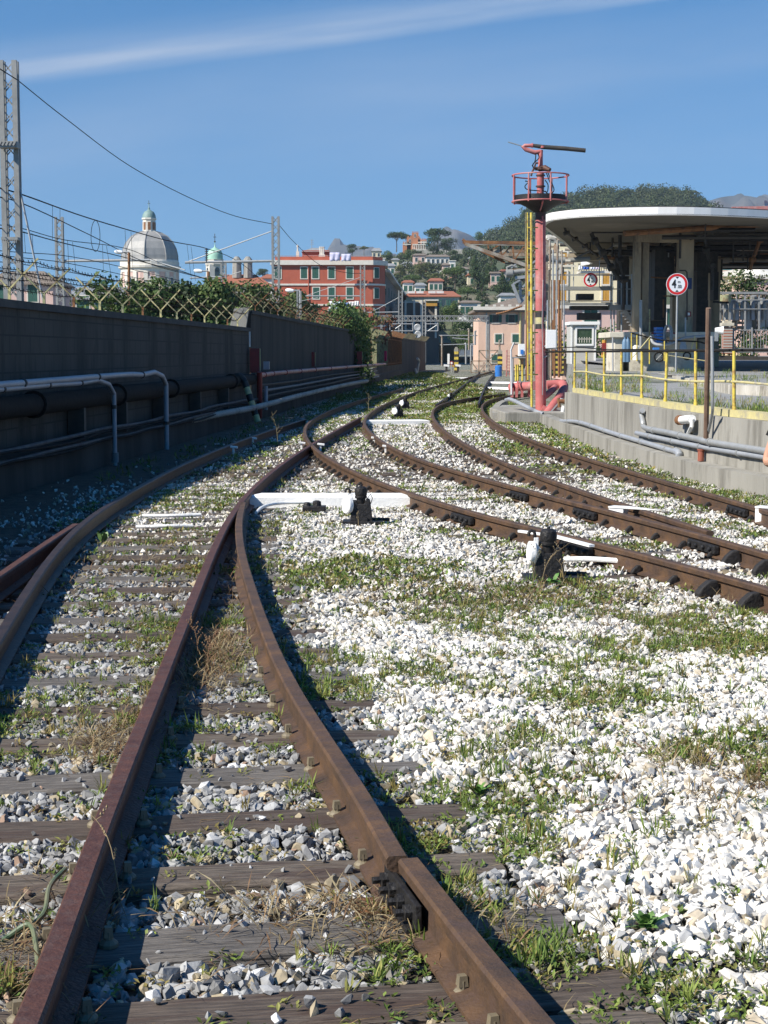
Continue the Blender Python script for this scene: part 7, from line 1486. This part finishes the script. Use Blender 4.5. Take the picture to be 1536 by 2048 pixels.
tree('hedge', 3.4, 4.6, at(1478, 600, 112)-Vector((0, 0, 1.2)), 'round dark bush in front of the cream building with a curved roof', 'bush', seed=41, n=3000, cols=OG+DG, leaf=.22, name='bush')
tree('hedge', 2.2, 5, at(1150, 690, 100)-Vector((0, 0, 1.0)), 'bright green bush behind the guard booth', 'bush', seed=42, n=1800, cols=MG, leaf=.2, name='bush')
tree('hedge', 2.0, 5, at(1490, 700, 100)-Vector((0, 0, .6)), 'green bush behind the grey fence at the right', 'bush', seed=43, n=2200, cols=MG, leaf=.2, name='bush')
for k, (x0, x1, y, Y, c, l) in enumerate(((1157, 1165, 531, 126, (.8, .8, .8), 'white laundry at the left of the cream house balcony'), (1166, 1178, 530, 126, (.05, .14, .5), 'bright blue laundry on the cream house balcony'), (1181, 1190, 530, 126, (.75, .78, .9), 'pale laundry in the middle of the cream house balcony'), (1191, 1200, 530, 126, (.75, .65, .75), 'lilac laundry on the cream house balcony'))): cloth('laundry', x0, x1, y, y+9, Y, c, l, k+20)
o = thing('balcony', 'balcony with a white edge on the cream house', 'balcony', tuple(at(1185, 545, 127))); mb = MB(); mb.box(at(1186, 545, 127), (60*127/F, 1.6, .18)); mb.build('slab', M['trim'], o); mb = MB(); [mb.tube([at(x, 544, 126.3), at(x, 528, 126.3)], .03, 4) for x in range(1158, 1217, 5)]; mb.tube([at(1156, 528, 126.3), at(1216, 528, 126.3)], .03, 4); mb.build('railing', M['dark_steel'], o)
mb = MB(); mb.box(at(1450, 531, 140), (26*140/F, 1.2, .5), rx=.3); single(mb, 'awning', M['teal'], 'teal awning on the peach house beyond the canopy', 'awning')
mb = MB(); mb.box(at(1343, 551, 140), (20*140/F, 1.2, .5), rx=.3); single(mb, 'awning', M['teal'], 'teal awning glimpsed left of the height sign', 'awning')
# ================================================================ DOCK UNDER THE CANOPY
Yd_ = 60; s = Yd_/F; D_ = lambda x, y, d=0: at(x, y, Yd_+d)
dock = thing('loading_dock', 'cream concrete loading dock below the canopy', 'dock', tuple(at(1320, 735, Yd_)))
def dbx(nm, x0, x1, y0, y1, d0, d1, m): 
    a = D_(x0, y1); b = D_(x1, y0); mb = MB(); mb.box(((a.x+b.x)/2, Yd_+(d0+d1)/2, (a.z+b.z)/2), (b.x-a.x, d1-d0, b.z-a.z)); return mb.build(nm, M[m], dock, bevel=.02)
dbx('top_slab', 1218, 1437, 664, 675, -.15, 3, 'cream_conc'); dbx('wall', 1228, 1247, 675.3, 760, 0, 2.2, 'cream_conc'); dbx('wall', 1258, 1300, 675.3, 760, .15, 2.2, 'cream_conc'); dbx('wall', 1300.3, 1400, 675.3, 760, .5, 2.6, 'cream_conc'); dbx('drum', 1400.3, 1424, 678, 722, .4, 3, 'concrete')
for k, x0 in enumerate((1301, 1339)): dbx('warning_strip', x0, x0+10, 664.5, 668, -.17, -.152, 'red')
mb = MB(); mb.box(D_(1307.5, 667, 0)-Vector((0, .17, 0)), (.3, .03, .12)); 
for k, (x, l) in enumerate(((1249, 'blue gas cylinder leaning against the dock, left'), (1255, 'blue gas cylinder leaning against the dock, right'))):
    mb = MB(); b_ = D_(x, 724, -.5); mb.lathe([(0, 0), (.10, 0), (.10, .72), (.06, .84), (.035, .86), (.035, .93), (0, .93)], b_, 14); single(mb, 'gas_cylinder', mat('blue_steel', (.10, .19, .30), (.14, .24, .36), 5, .5), l, 'cylinder', smooth=True)
mb = MB(); mb.lathe([(0, 0), (.13, 0), (.13, .5), (.05, .55), (0, .55)], D_(1272, 720, -.5), 14); single(mb, 'white_drum', M['white_paint'], 'white and blue canister standing by the dock', 'canister', smooth=True)
o = thing('blue_hose_box', 'bright blue plastic crate rack standing at the dock edge', 'crate', tuple(D_(1317, 690, -.4)))
for k in range(5): mb = MB(); mb.box(D_(1317, 657+k*6.5, -.4), (14*s, .3, 5*s), rz=.2); mb.build('tray', M['cyl_blue'], o, bevel=.01)
mb = MB(); 
for k in range(7): P = [D_(1333+1.0*k, 670, -.5+.02*k)+Vector((.13*math.cos(a), .03*k-.1, .36*math.sin(a))) for a in np.linspace(0, 2*math.pi, 21)]; mb.tube(P, .022, 6, False)
single(mb, 'hose_coil', M['pvc'], 'coil of grey hose hanging beside the blue crates', 'hose')
mb = MB(); mb.tube(spline([D_(1302, 672, -.8), D_(1306, 685, -.9), D_(1320, 690, -1), D_(1345, 687, -1), D_(1365, 677, -1), D_(1385, 674, -.9), D_(1412, 672, -.8)], n=5), .055, 10); single(mb, 'thick_hose', M['pvc'], 'thick grey hose drooping in front of the dock', 'hose', smooth=True)
o = thing('handcart', 'small wheeled cart with a pump in front of the dock', 'cart', tuple(D_(1340, 725, -1.2)))
for x, y, rr in ((1318, 714, 9), (1374, 712, 7)): 
    mb = MB(); c = D_(x, y, -1.3); mb.tube([c+Vector((rr*s*math.cos(a), 0, rr*s*math.sin(a))) for a in np.linspace(0, 2*math.pi, 21)], .028, 8, False); wq = mb.build('wheel', M['cable'], o, smooth=True)
    mb = MB(); [mb.tube([c, c+Vector((rr*s*math.cos(a), 0, rr*s*math.sin(a)))], .008, 4) for a in np.linspace(0, 2*math.pi, 9)]; mb.build('spokes', M['galv'], wq)
mb = MB(); mb.bar(D_(1312, 702, -1.2), D_(1380, 706, -1.2), .05, .04); mb.bar(D_(1380, 706, -1.2), D_(1390, 672, -1.2), .04); mb.build('chassis', M['yellow_pale'], o)
mb = MB(); mb.lathe([(0, 0), (.14, 0), (.14, .2), (.10, .26), (.10, .34), (0, .34)], D_(1366, 702, -1.2), 14); mb.build('pump', M['galv'], o, smooth=True)
mb = MB(); mb.box(D_(1312, 699, -1.2), (.22, .2, .14)); mb.build('blue_box', M['cyl_blue'], o, bevel=.01)
for k, (x, y0, y1, m, l) in enumerate(((1281.5, 600, 720, 'galv', 'thick grey standpipe in front of the left column'), (1299, 618, 705, 'yellow_green', 'thin yellow pole right of the left column'), (1225.5, 675, 760, 'pvc', 'grey pipe down the left corner of the dock'), (1371, 635, 672, 'galv', 'grey pipe in front of the right column'))): mb = MB(); mb.tube([D_(x, y1, -.6), D_(x, y0, -.6)], (.055 if k in (0,) else .03), 8); single(mb, 'standpipe', M[m], l, 'pipe', smooth=True)
mb = MB(); mb.tube([D_(1359, 541, -.3), D_(1371, 541, -.3), D_(1374, 545, -.3), D_(1374, 640, -.3)], .03, 6); single(mb, 'column_conduit', M['dark_steel'], 'dark conduit bent over the front of the right column', 'conduit')
o = thing('fire_sign', 'small red and white fire notice on the right column', 'sign', tuple(D_(1377, 637, .7))); c = at(1377, 628, 60.75); mb = MB(); mb.box(c, (10*s, .02, 10*s)); mb.build('plate', M['red'], o); mb = MB(); mb.box(c-Vector((0, .013, 0)), (5*s, .01, 5.5*s)); mb.build('symbol', M['white_paint'], o)
mb = MB(); mb.box(at(1379, 567, 60.72), (9*s, .03, 22*s)); single(mb, 'blue_notice', mat('navy_plate', (.03, .06, .18), (.03, .06, .16), 3), 'dark blue plate on the right column behind the height sign', 'sign')
# white guard booth
Yh = 90; s = Yh/F; c = at(1166, 728, Yh); bo = thing('guard_booth', 'small white guard booth with a square window', 'booth', (c.x, Yh, c.z)); W_ = 50*s; H_ = 78*s
mb = MB(); mb.box((0, 1.0, H_/2), (W_, 2.0, H_)); mb.build('cabin', mat('booth_panel', (.52, .51, .47), (.47, .46, .42), 1, .7), bo, world=False, bevel=.02)
mb = MB(); mb.box((.05, .95, H_+.07), (W_+.3, 2.3, .18)); mb.build('roof', M['white_paint'], bo, world=False, bevel=.02)
for x in (-W_/2+.04, W_/2-.04): mb = MB(); mb.box((x, -.01, H_/2), (.10, .06, H_)); mb.build('corner_trim', M['white_paint'], bo, world=False)
wz = EYE+(708-673)*s-c.z; wx = (1168-1166)*s; ws = .42; 
mb = MB(); e = .10; [mb.box(q, z) for q, z in (((wx, -.04, wz+ws+e/2), (2*ws+2*e, .08, e)), ((wx, -.04, wz-ws-e/2), (2*ws+2*e, .08, e)), ((wx-ws-e/2, -.04, wz), (e, .08, 2*ws)), ((wx+ws+e/2, -.04, wz), (e, .08, 2*ws)))]; f = mb.build('window_frame', M['white_paint'], bo, world=False)
mb = MB(); mb.box((wx, -.012, wz), (2*ws, .02, 2*ws)); mb.build('pane', mat('booth_glass', (.03, .06, .03), (.06, .09, .05), 2, .15), f, world=False)
mb = MB(); [mb.box((wx-ws+2*ws*i/6, -.03, wz-.2), (.035, .012, .3)) for i in range(1, 6)]; mb.box((wx, -.03, wz-.15), (2*ws, .012, .035)); mb.build('fence_behind_glass', M['trim'], f, world=False)
mb = MB(); mb.tube([at(1207, 715, 85), at(1209, 680, 85)], .12, 8); single(mb, 'orange_marker', M['ochre'], 'orange and red marker beside the guard booth', 'marker')
mb = MB(); mb.box(at(1208, 697, 84.8), (8*85/F, .2, 22*85/F), bevel if False else 0); single(mb, 'fire_box', M['red'], 'red box with yellow front beside the guard booth', 'box')
# island with gravel top
isl = [(8.2, 31), (7.35, 34), (7.85, 40), (8.55, 47), (9.15, 52), (9.5, 57), (9.2, 59.2), (16, 59.2), (20, 50), (18, 34)]
M['island'] = mat('island_concrete', (.40, .37, .31), (.56, .53, .47), 1.5, .9, 0, .4, 8, stretch=(2, 2, .5), c3=(.22, .20, .16), s3=1.2)
io = thing('traffic_island', 'broken concrete island with a gravel top and weeds', 'island', (10, 45, .7)); mb = MB(); mb.prism(isl[::-1], .5, 1.10); mb.build('kerb', M['island'], io)
mb = MB(); mb.prism([(12.5+(x-12.5)*.97, 45+(y-45)*.97) for x, y in isl][::-1], 1.08, 1.125); mb.build('gravel_top', M['yard'], io)
mb = MB(); mb.box((8.9, 49.3, .86), (.25, 1.0, .50)); mb.build('recess_shade_block', M['dark_steel'], io)  # solid dark block standing in for the shade inside a recess
# tarmac of the yard behind
mb = MB(); mb.add([(11, 70, 1.16), (60, 70, 1.16), (60, 111, 1.62), (11, 111, 1.62)], [(0, 1, 2, 3)]); tag(mb.build('road', mat('tarmac', (.20, .20, .20), (.27, .265, .26), 3, .9), None, fix=False), kind='structure')
# railings of the dock steps
o = thing('dock_railing', 'thin yellow and black railing sloping down in front of the dock', 'railing', tuple(D_(1280, 725, -2)))
P1 = [(1263, 666, 720), (1274, 669, 722), (1299, 675, 728), (1329, 681, 722), (1393, 683, 722)]
for x, a, b in P1: mb = MB(); mb.tube([D_(x, b, -2), D_(x, a, -2)], .025, 6); mb.build('post', M['yellow'], o)
mb = MB(); mb.tube(spline([D_(x, a, -2) for x, a, b in P1]+[D_(1412, 688, -2)], n=3), .03, 6); mb.build('top_rail', M['cable'], o)
mb = MB(); mb.tube([D_(1265, 715, -2.02), D_(1299, 675, -2.02)], .02, 5); mb.tube([D_(1330, 710, -2.02), D_(1412, 722, -2.02)], .02, 5); mb.build('brace', M['yellow_pale'], o)
# height limit signs ---------------------------------------------------------
def text_mesh(txt, size, bold, loc, rz, m, parent, nm, sx=1.0):
    cu = bpy.data.curves.new('t', 'FONT'); cu.body = txt; cu.size = size; cu.align_x = 'CENTER'; cu.align_y = 'CENTER'; cu.extrude = .002; cu.offset = bold
    to = bpy.data.objects.new('t', cu); COL.objects.link(to); bpy.context.view_layer.update(); me = bpy.data.meshes.new_from_object(to.evaluated_get(bpy.context.evaluated_depsgraph_get())); bpy.data.objects.remove(to); bpy.data.curves.remove(cu)
    me.name = nm; me.materials.clear(); me.materials.append(m); o_ = bpy.data.objects.new(nm, me); COL.objects.link(o_); o_.parent = parent; o_.location = loc; o_.rotation_euler = (R(90), 0, rz); o_.scale = (sx, 1, 1); return o_
M['sign_red'] = mat('sign_red', (.62, .02, .02), (.55, .02, .02), 3, .4); M['sign_white'] = mat('sign_white', (.80, .82, .84), (.76, .78, .80), 2, .4); M['ink'] = mat('sign_black', (.012, .012, .012), (.02, .02, .02), 3, .5)
def hsign(px, py, Y, rpx, ybase, label):
    s = Y/F; c = at(px, py, Y); b = at(px+1, ybase, Y); o = thing('height_limit_sign', label, 'road sign', (c.x, Y, b.z)); cz = c.z-b.z; r_ = rpx*s
    mb = MB(); mb.lathe([(0, 0), (r_, 0), (r_, .012), (0, .012)], (0, 0, cz), 40, (0, -1, 0)); d = mb.build('sign_disc', M['sign_white'], o, world=False)
    mb = MB(); n = 44; A = [(r_*.955, -.0155), (r_*.73, -.0155)]; vs = []
    for k in range(n): g = 2*math.pi*k/n; vs += [(A[0][0]*math.cos(g), A[0][1], cz+A[0][0]*math.sin(g)), (A[1][0]*math.cos(g), A[1][1], cz+A[1][0]*math.sin(g))]
    mb.add(vs, [(2*k, 2*((k+1) % n), 2*((k+1) % n)+1, 2*k+1) for k in range(n)]); mb.build('red_ring', M['sign_red'], d, world=False, fix=False)
    text_mesh('4', r_*1.05, r_*.03, (-r_*.28, -.018, cz-.0*r_), 0, M['ink'], d, 'figure', .74); text_mesh('m', r_*.36, .0, (r_*.18, -.018, cz+r_*.22), 0, M['ink'], d, 'letter'); text_mesh('.00', r_*.44, r_*.004, (r_*.22, -.018, cz-r_*.22), 0, M['ink'], d, 'figure', .78)
    for sg in (1, -1): mb = MB(); mb.add([(-r_*.16, -.018, cz+sg*r_*.68), (r_*.16, -.018, cz+sg*r_*.68), (0, -.018, cz+sg*r_*.50)], [(0, 1, 2)]); mb.build('arrow', M['ink'], d, world=False, fix=False)
    if ybase > py+30: mb = MB(); mb.tube([(0.02, .04, 0), (0.02, .04, cz-r_*.3)], .032, 10); mb.build('pole', M['galv'], o, world=False, smooth=True)
    else: mb = MB(); mb.box((0, .12, cz), (.05, .24, .05)); mb.build('bracket', M['redpipe'], o, world=False)
    return o
hsign(1354, 568.5, 55, 21.5, 744, 'round height limit sign reading 4 m .00 on a grey pole')
hsign(1181, 560, 63.2, 14.5, 578, 'round height limit sign half in shade under the left of the canopy')
mb = MB(); mb.lathe([(0, 0), (.20, 0), (.20, .02), (0, .02)], at(1347, 596, 90), 20, (0, -1, 0)); single(mb, 'far_sign', M['red'], 'tiny red round sign glimpsed below the height sign', 'sign')
# far right: fence, brick pillar, pipe racks
Yq = 92; s = Yq/F; Q = lambda x, y, d=0: at(x, y, Yq+d)
o = thing('brick_pillar', 'red brick gate pillar with a stone cap at the right', 'pillar', tuple(Q(1454, 708))); mb = MB(); mb.box(Q(1454, 681), (18*s, .5, 52*s)); mb.build('shaft', brickmat('red_brick', (.42, .13, .07), (.34, .10, .05), (.45, .42, .38), 1, .25, .08, .012), o); mb = MB(); mb.box(Q(1454, 649), (24*s, .7, 6*s)); mb.box(Q(1454, 644), (16*s, .45, 5*s)); mb.build('cap', M['cream_conc'], o, bevel=.01)
o = thing('steel_fence', 'grey steel fence with vertical bars at the right edge', 'fence', tuple(Q(1500, 710)))
for y in (660, 697, 704): mb = MB(); mb.bar(Q(1440, y), Q(1600, y), .05); mb.build('rail', M['galv'], o)
mb = MB(); 
for i in range(28): mb.bar(Q(1443+i*5.6, 658, .02), Q(1443+i*5.6, 706, .02), .03)
mb.build('bars', M['galv'], o)
for x in (1467, 1504, 1545): mb = MB(); mb.bar(Q(x, 655, -.05), Q(x, 710, -.05), .09); mb.build('post', M['galv'], o)
mb = MB(); mb.sweep([Q(1425, 712), Q(1640, 718)], [(-.2, -.4), (-.2, .05), (.2, .05), (.2, -.4)]); single(mb, 'fence_base', M['dark_steel'], 'dark kerb below the grey steel fence', 'kerb')
o = thing('pipe_rack', 'dense rack of grey process pipes behind the fence at the right', 'pipe rack', tuple(Q(1485, 660, 8)))
r = random.Random(77)
for k in range(16): x = 1400+k*9.5+r.uniform(-3, 3); mb = MB(); mb.tube([Q(x, 660, 8+r.random()), Q(x, r.uniform(585, 615), 8)], r.choice([.05, .08, .14, .2]), 8); mb.build('vertical_pipe', M[r.choice(['galv', 'mast', 'pvc_light'])], o, smooth=True)
for k in range(16): y = r.uniform(585, 655); x = r.uniform(1400, 1520); mb = MB(); mb.tube([Q(x, y, 8.5), Q(x+r.uniform(25, 90), y, 8.5)], r.choice([.04, .06, .1]), 8); mb.build('horizontal_pipe', M[r.choice(['galv', 'mast', 'rusty_grey'])], o, smooth=True)
for k in range(5): x = 1440+k*22; mb = MB(); P = spline([Q(x, 640, 7.6), Q(x, 612, 7.6), Q(x+5, 604, 7.6), Q(x+12, 612, 7.6), Q(x+12, 640, 7.6)], n=4); mb.tube(P, .13, 10); mb.build('pipe_loop', M[('mast', 'pvc_light')[k % 2]], o, smooth=True)
for y, h in ((586, 5), (618, 2), (600, 2)): mb = MB(); mb.box(Q(1485, y, 7.2), (104*s, .4, h*s)); mb.build('walkway', M['mast'], o)
for x in (1437, 1460, 1490, 1518): mb = MB(); mb.bar(Q(x, 588, 7.1), Q(x, 662, 7.1), .10); mb.build('upright', M['mast'], o)
mb = MB(); mb.lathe([(0, 0), (.38, .02), (.38, .42), (0, .45)], Q(1450, 604, 6.9), 16); mb.build('tank', M['yellow_green'], o, smooth=True)
# weeds on the raised yard
def ystrip(n, px0, px1, py0, py1, z):
    a = rng.uniform(px0, px1, n); b = rng.uniform(py0, py1, n); P = [gp(u, v, z) for u, v in zip(a, b)]; return np.array([p.x for p in P]), np.array([p.y for p in P])
X, Yy = [], []
for n, a, b, c, d in ((170, 1140, 1300, 762, 788), (40, 1300, 1420, 790, 812), (30, 1400, 1536, 800, 830), (90, 1440, 1560, 822, 850), (60, 1360, 1470, 760, 780)):
    u, v = ystrip(n, a, b, c, d, .9); X.append(u); Yy.append(v)
x = np.concatenate(X); y = np.concatenate(Yy); k = x > np.interp(y, [p[1] for p in WTOP], [p[0] for p in WTOP])+.35; x, y = x[k], y[k]
leaves('tall_grass', x, y, np.array([yard_z(v) for v in y]), 14, .17, .011, .12, (.4, 1.5), np.concatenate([GREENS*1.2, GREENS*1.3, STRAW[:1]*.9]), 'tall green and dry grass behind the yellow railing', 'grass')
x = rng.uniform(7.5, 17, 300); y = rng.uniform(33, 58, 300); k = x > np.interp(y, [31, 34, 40, 47, 52, 57], [8.3, 7.5, 8.0, 8.7, 9.3, 9.6]); k &= fbm(x, y, .5, 60) > .47; x, y = x[k], y[k]
leaves('tall_grass', x, y, np.full(len(x), 1.12), 14, .18, .014, .16, (.5, 1.5), GREENS, 'green weeds growing on the concrete island', 'grass')
X = np.array([rng.normal(wall_x(Y_)+1.2, .25) for Y_ in np.linspace(22, 80, 140)]); leaves('weeds', X, np.linspace(22, 80, 140), np.zeros(140), 10, .12, .03, .15, (.3, 1.4), GREENS*.7, 'dark weeds along the foot of the left wall')
# ================================================================ PERSON standing just outside, elbow reaching into the picture
def person(loc, rz, label):
    o = thing('person', label, 'person', tuple(loc), rz)
    V_ = [(0, 0, .95), (0, 0, 1.12), (0, 0, 1.32), (0, 0, 1.46), (0, 0, 1.55), (0, 0, 1.64), (0, -.01, 1.74),
          (.18, 0, 1.41), (.235, .03, 1.14), (.13, -.24, 1.20), (.05, -.29, 1.25),
          (-.18, 0, 1.41), (-.30, .02, 1.105), (-.14, -.20, 1.24), (-.05, -.25, 1.28),
          (.10, 0, .88), (.11, -.01, .48), (.11, .02, .08), (.11, -.14, .035), (-.10, 0, .88), (-.11, -.01, .48), (-.11, .02, .08), (-.11, -.14, .035)]
    E = [(0, 1), (1, 2), (2, 3), (3, 4), (4, 5), (5, 6), (2, 7), (7, 8), (8, 9), (9, 10), (2, 11), (11, 12), (12, 13), (13, 14), (0, 15), (15, 16), (16, 17), (17, 18), (0, 19), (19, 20), (20, 21), (21, 22)]
    Rd = [.15, .13, .16, .07, .055, .085, .07, .07, .048, .034, .03, .07, .048, .034, .03, .09, .06, .045, .04, .09, .06, .045, .04]
    me = bpy.data.meshes.new('body'); me.from_pydata(V_, E, []); me.materials.append(M['skin']); b = bpy.data.objects.new('body', me); COL.objects.link(b); b.parent = o
    b.modifiers.new('skin', 'SKIN'); sv = me.skin_vertices[0].data
    for i, r_ in enumerate(Rd): sv[i].radius = (r_, r_*(.75 if i in (0, 1, 2) else 1))
    sv[0].use_root = True; m2 = b.modifiers.new('sub', 'SUBSURF'); m2.levels = 2; m2.render_levels = 2
    # hands: palm with five fingers each
    for sx, (hx, hy, hz) in ((1, (.05, -.29, 1.25)), (-1, (-.05, -.25, 1.28))):
        vs = [(hx, hy, hz), (hx-sx*.05, hy-.05, hz+.02)]; es = [(0, 1)]; rr = [.03, .032]
        for k, L in enumerate((.065, .075, .07, .055)):
            i0_ = len(vs); bx = hx-sx*.06; by = hy-.055; bz = hz+.045-.024*k; vs += [(bx, by, bz), (bx-sx*L*.5, by-.02, bz-.004), (bx-sx*L*.75, by+.01, bz-.01)]; es += [(1, i0_), (i0_, i0_+1), (i0_+1, i0_+2)]; rr += [.010, .009, .008]
        i0_ = len(vs); vs += [(hx-sx*.02, hy-.03, hz+.055), (hx-sx*.045, hy-.05, hz+.075)]; es += [(0, i0_), (i0_, i0_+1)]; rr += [.012, .010]
        mh = bpy.data.meshes.new('hand'); mh.from_pydata(vs, es, []); mh.materials.append(M['skin']); h_ = bpy.data.objects.new('hand', mh); COL.objects.link(h_); h_.parent = o; h_.modifiers.new('skin', 'SKIN')
        for i, r_ in enumerate(rr): mh.skin_vertices[0].data[i].radius = (r_, r_)
        mh.skin_vertices[0].data[0].use_root = True; q_ = h_.modifiers.new('sub', 'SUBSURF'); q_.levels = 1; q_.render_levels = 1
    def lathe_part(nm, prof, c, m, sx=1, sy=.72):
        mb = MB(); mb.lathe(prof, (0, 0, 0), 24); mb.v = [(v[0]*sx+c[0], v[1]*sy+c[1], v[2]+c[2]) for v in mb.v]; mb.build(nm, m, o, world=False, smooth=True)
    lathe_part('shirt', [(.175, .92), (.165, 1.05), (.185, 1.25), (.20, 1.38), (.12, 1.46), (.075, 1.48)], (0, 0, 0), mat('shirt_blue', (.10, .14, .24), (.08, .12, .2), 6))
    for sx, (ax, ay) in ((1, (.235, .03)), (-1, (-.30, .02))): mb = MB(); a = Vector((sx*.17, 0, 1.41)); e = Vector((ax, ay, 1.12)); mb.tube([a, a.lerp(e, .3), a.lerp(e, .55)], [.085, .08, .078], 14); mb.build('sleeve', M['cable'], o, world=False, smooth=True)
    for sx in (1, -1): mb = MB(); mb.tube([(sx*.09, 0, .95), (sx*.10, -.01, .5), (sx*.11, .02, .08)], [.115, .085, .075], 14); mb.build('trouser_leg', mat('trousers', (.05, .055, .07), (.07, .07, .08), 8), o, world=False, smooth=True)
    lathe_part('hair', [(.098, 1.69), (.108, 1.75), (.09, 1.82), (.04, 1.85), (0, 1.855)], (0, .015, 0), mat('hair', (.03, .02, .015), (.05, .035, .02), 30), 1, 1.1)
    return o
el = at(1529, 932, 9.3)     # where the elbow is
person((el.x+.315, el.y-.02, 0), 0, 'person standing at the right edge, only a bare bent elbow in view')
# ================================================================ HAZE
hz = MB(); hz.box((0, 2750, 349), (9200, 6100, 702))
hm = bpy.data.materials.new('haze_air'); hm.use_nodes = True; t = hm.node_tree; t.nodes.remove(t.nodes['Principled BSDF']); pv = t.nodes.new('ShaderNodeVolumePrincipled'); pv.inputs['Color'].default_value = (.66, .80, 1.0, 1); pv.inputs['Density'].default_value = 0.00010; t.links.new(pv.outputs[0], t.nodes['Material Output'].inputs['Volume'])
ho = hz.build('haze', hm); tag(ho, 'thin pale haze in the air', 'haze', kind='stuff')
